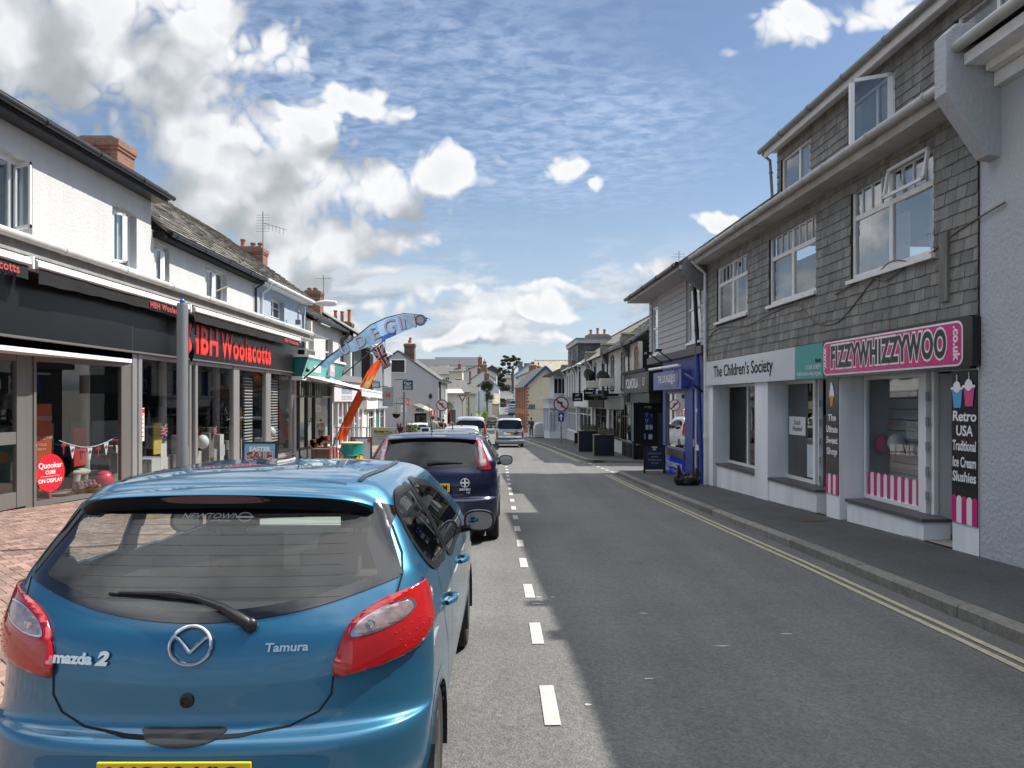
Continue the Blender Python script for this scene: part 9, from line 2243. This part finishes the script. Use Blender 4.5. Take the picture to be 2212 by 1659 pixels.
# cumulus opacity & light
alpha=MR(d0,-.03,.36)
lit=M('MULTIPLY_ADD',M('ADD',M('MULTIPLY',M('SUBTRACT',d00,d1),1.0),M('MULTIPLY',M('SUBTRACT',d0,d00),.7)),.85,.56,clamp=True)
thick=MR(d0,.1,1.1)
lit=M('SUBTRACT',lit,M('MULTIPLY',thick,.13),clamp=True)
ramp=n.new('ShaderNodeValToRGB'); l.new(lit,ramp.inputs[0]); e=ramp.color_ramp.elements
e[0].position=.12; e[0].color=(.29,.32,.335,1); e[1].position=1.0; e[1].color=(.70,.71,.72,1)
x_=e.new(.45); x_.color=(.37,.40,.43,1); x_=e.new(.68); x_.color=(.50,.52,.55,1)
litl=M('MULTIPLY_ADD',M('SUBTRACT',nb.outputs['Fac'],nb2.outputs['Fac']),3.0,.55,clamp=True)
ramp2=n.new('ShaderNodeValToRGB'); l.new(litl,ramp2.inputs[0]); e=ramp2.color_ramp.elements
e[0].position=.1; e[0].color=(.30,.36,.43,1); e[1].position=.9; e[1].color=(.62,.64,.66,1)
def mixbg(under,fac,color,strength):
    b=n.new('ShaderNodeBackground'); b.inputs[1].default_value=strength
    if isinstance(color,tuple): b.inputs[0].default_value=(*color,1)
    else: l.new(color,b.inputs[0])
    x=n.new('ShaderNodeMixShader'); l.new(fac,x.inputs[0]); l.new(under,x.inputs[1]); l.new(b.outputs[0],x.inputs[2]); return x.outputs[0]
s=bg.outputs[0]
s=mixbg(s,M('ADD',cir,wisp,clamp=True),(.46,.55,.72),.87)
s=mixbg(s,veil,(.44,.53,.63),.87)
s=mixbg(s,lowd,ramp2.outputs[0],.84)
s=mixbg(s,alpha,ramp.outputs[0],.87)
# broken cloud high overhead, out of view, added and brightened to lift the shade
ovm=MR(ez,.52,.70)
ov=M('MULTIPLY',M('MULTIPLY',MR(nd.outputs['Fac'],.36,.56),ovm),MR(ez,-.02,.1))
s=mixbg(s,ov,(.95,.96,1.0),1.35)
l.new(s,out.inputs[0])
w.cycles.sampling_method='MANUAL'; w.cycles.sample_map_resolution=1024

sd=bpy.data.lights.new('sun','SUN'); sd.energy=4.5; sd.angle=R(.53); sd.color=(1,.955,.88)
so=bpy.data.objects.new('sun',sd); col.objects.link(so)
dv=Vector((-math.cos(SUN_EL)*math.cos(SUN_AZ),-math.cos(SUN_EL)*math.sin(SUN_AZ),-math.sin(SUN_EL)))
so.rotation_euler=dv.to_track_quat('-Z','Y').to_euler(); so.location=(10,0,30)
cd=bpy.data.cameras.new('camera'); cam=bpy.data.objects.new('camera',cd); col.objects.link(cam); scn.camera=cam
cam.location=(0,0,CZ); cam.rotation_euler=(R(90),0,0); cd.sensor_width=36; cd.lens=36*FL/2212; cd.shift_y=36.5/2212
cd.clip_start=.05; cd.clip_end=6000
scn.view_settings.view_transform='Standard'; scn.view_settings.look='None'; scn.view_settings.exposure=.68; scn.view_settings.gamma=1
scn.cycles.max_bounces=8; scn.cycles.diffuse_bounces=3; scn.cycles.glossy_bounces=4; scn.cycles.transmission_bounces=4; scn.cycles.transparent_max_bounces=12
scn.cycles.sample_clamp_indirect=6; scn.cycles.caustics_reflective=False; scn.cycles.caustics_refractive=False
scn.render.film_transparent=False

# repeats of a kind carry one group phrase
tops={}
for o in scn.objects:
    if o.parent is None and o.get('category') and not o.get('group'): tops.setdefault(o['category'],[]).append(o)
GRP={'house':'houses lining the streets and the hill','building':'larger buildings of the town','sign':'hanging signs over the shop fronts','balloon':'balloons in the shop windows','person':'people on the pavements','flag':'flags over the street','car':'cars in the street','sign board':'boards standing on the pavement','road sign':'road signs along the street','street lamp':'street lamps','tree':'trees beyond the shops','wall':'low garden walls','shop':'shops at street level','satellite dish':'satellite dishes on the flat roof','roof unit':'box units on the flat roof','planter':'planters','plant':'plants in planters','barrier':'cafe barriers','van':'cars in the street','pole':'plain poles','banner':'banners'}
for c_,os_ in tops.items():
    if len(os_)>1 and c_ in GRP:
        for o in os_: o['group']=GRP[c_]
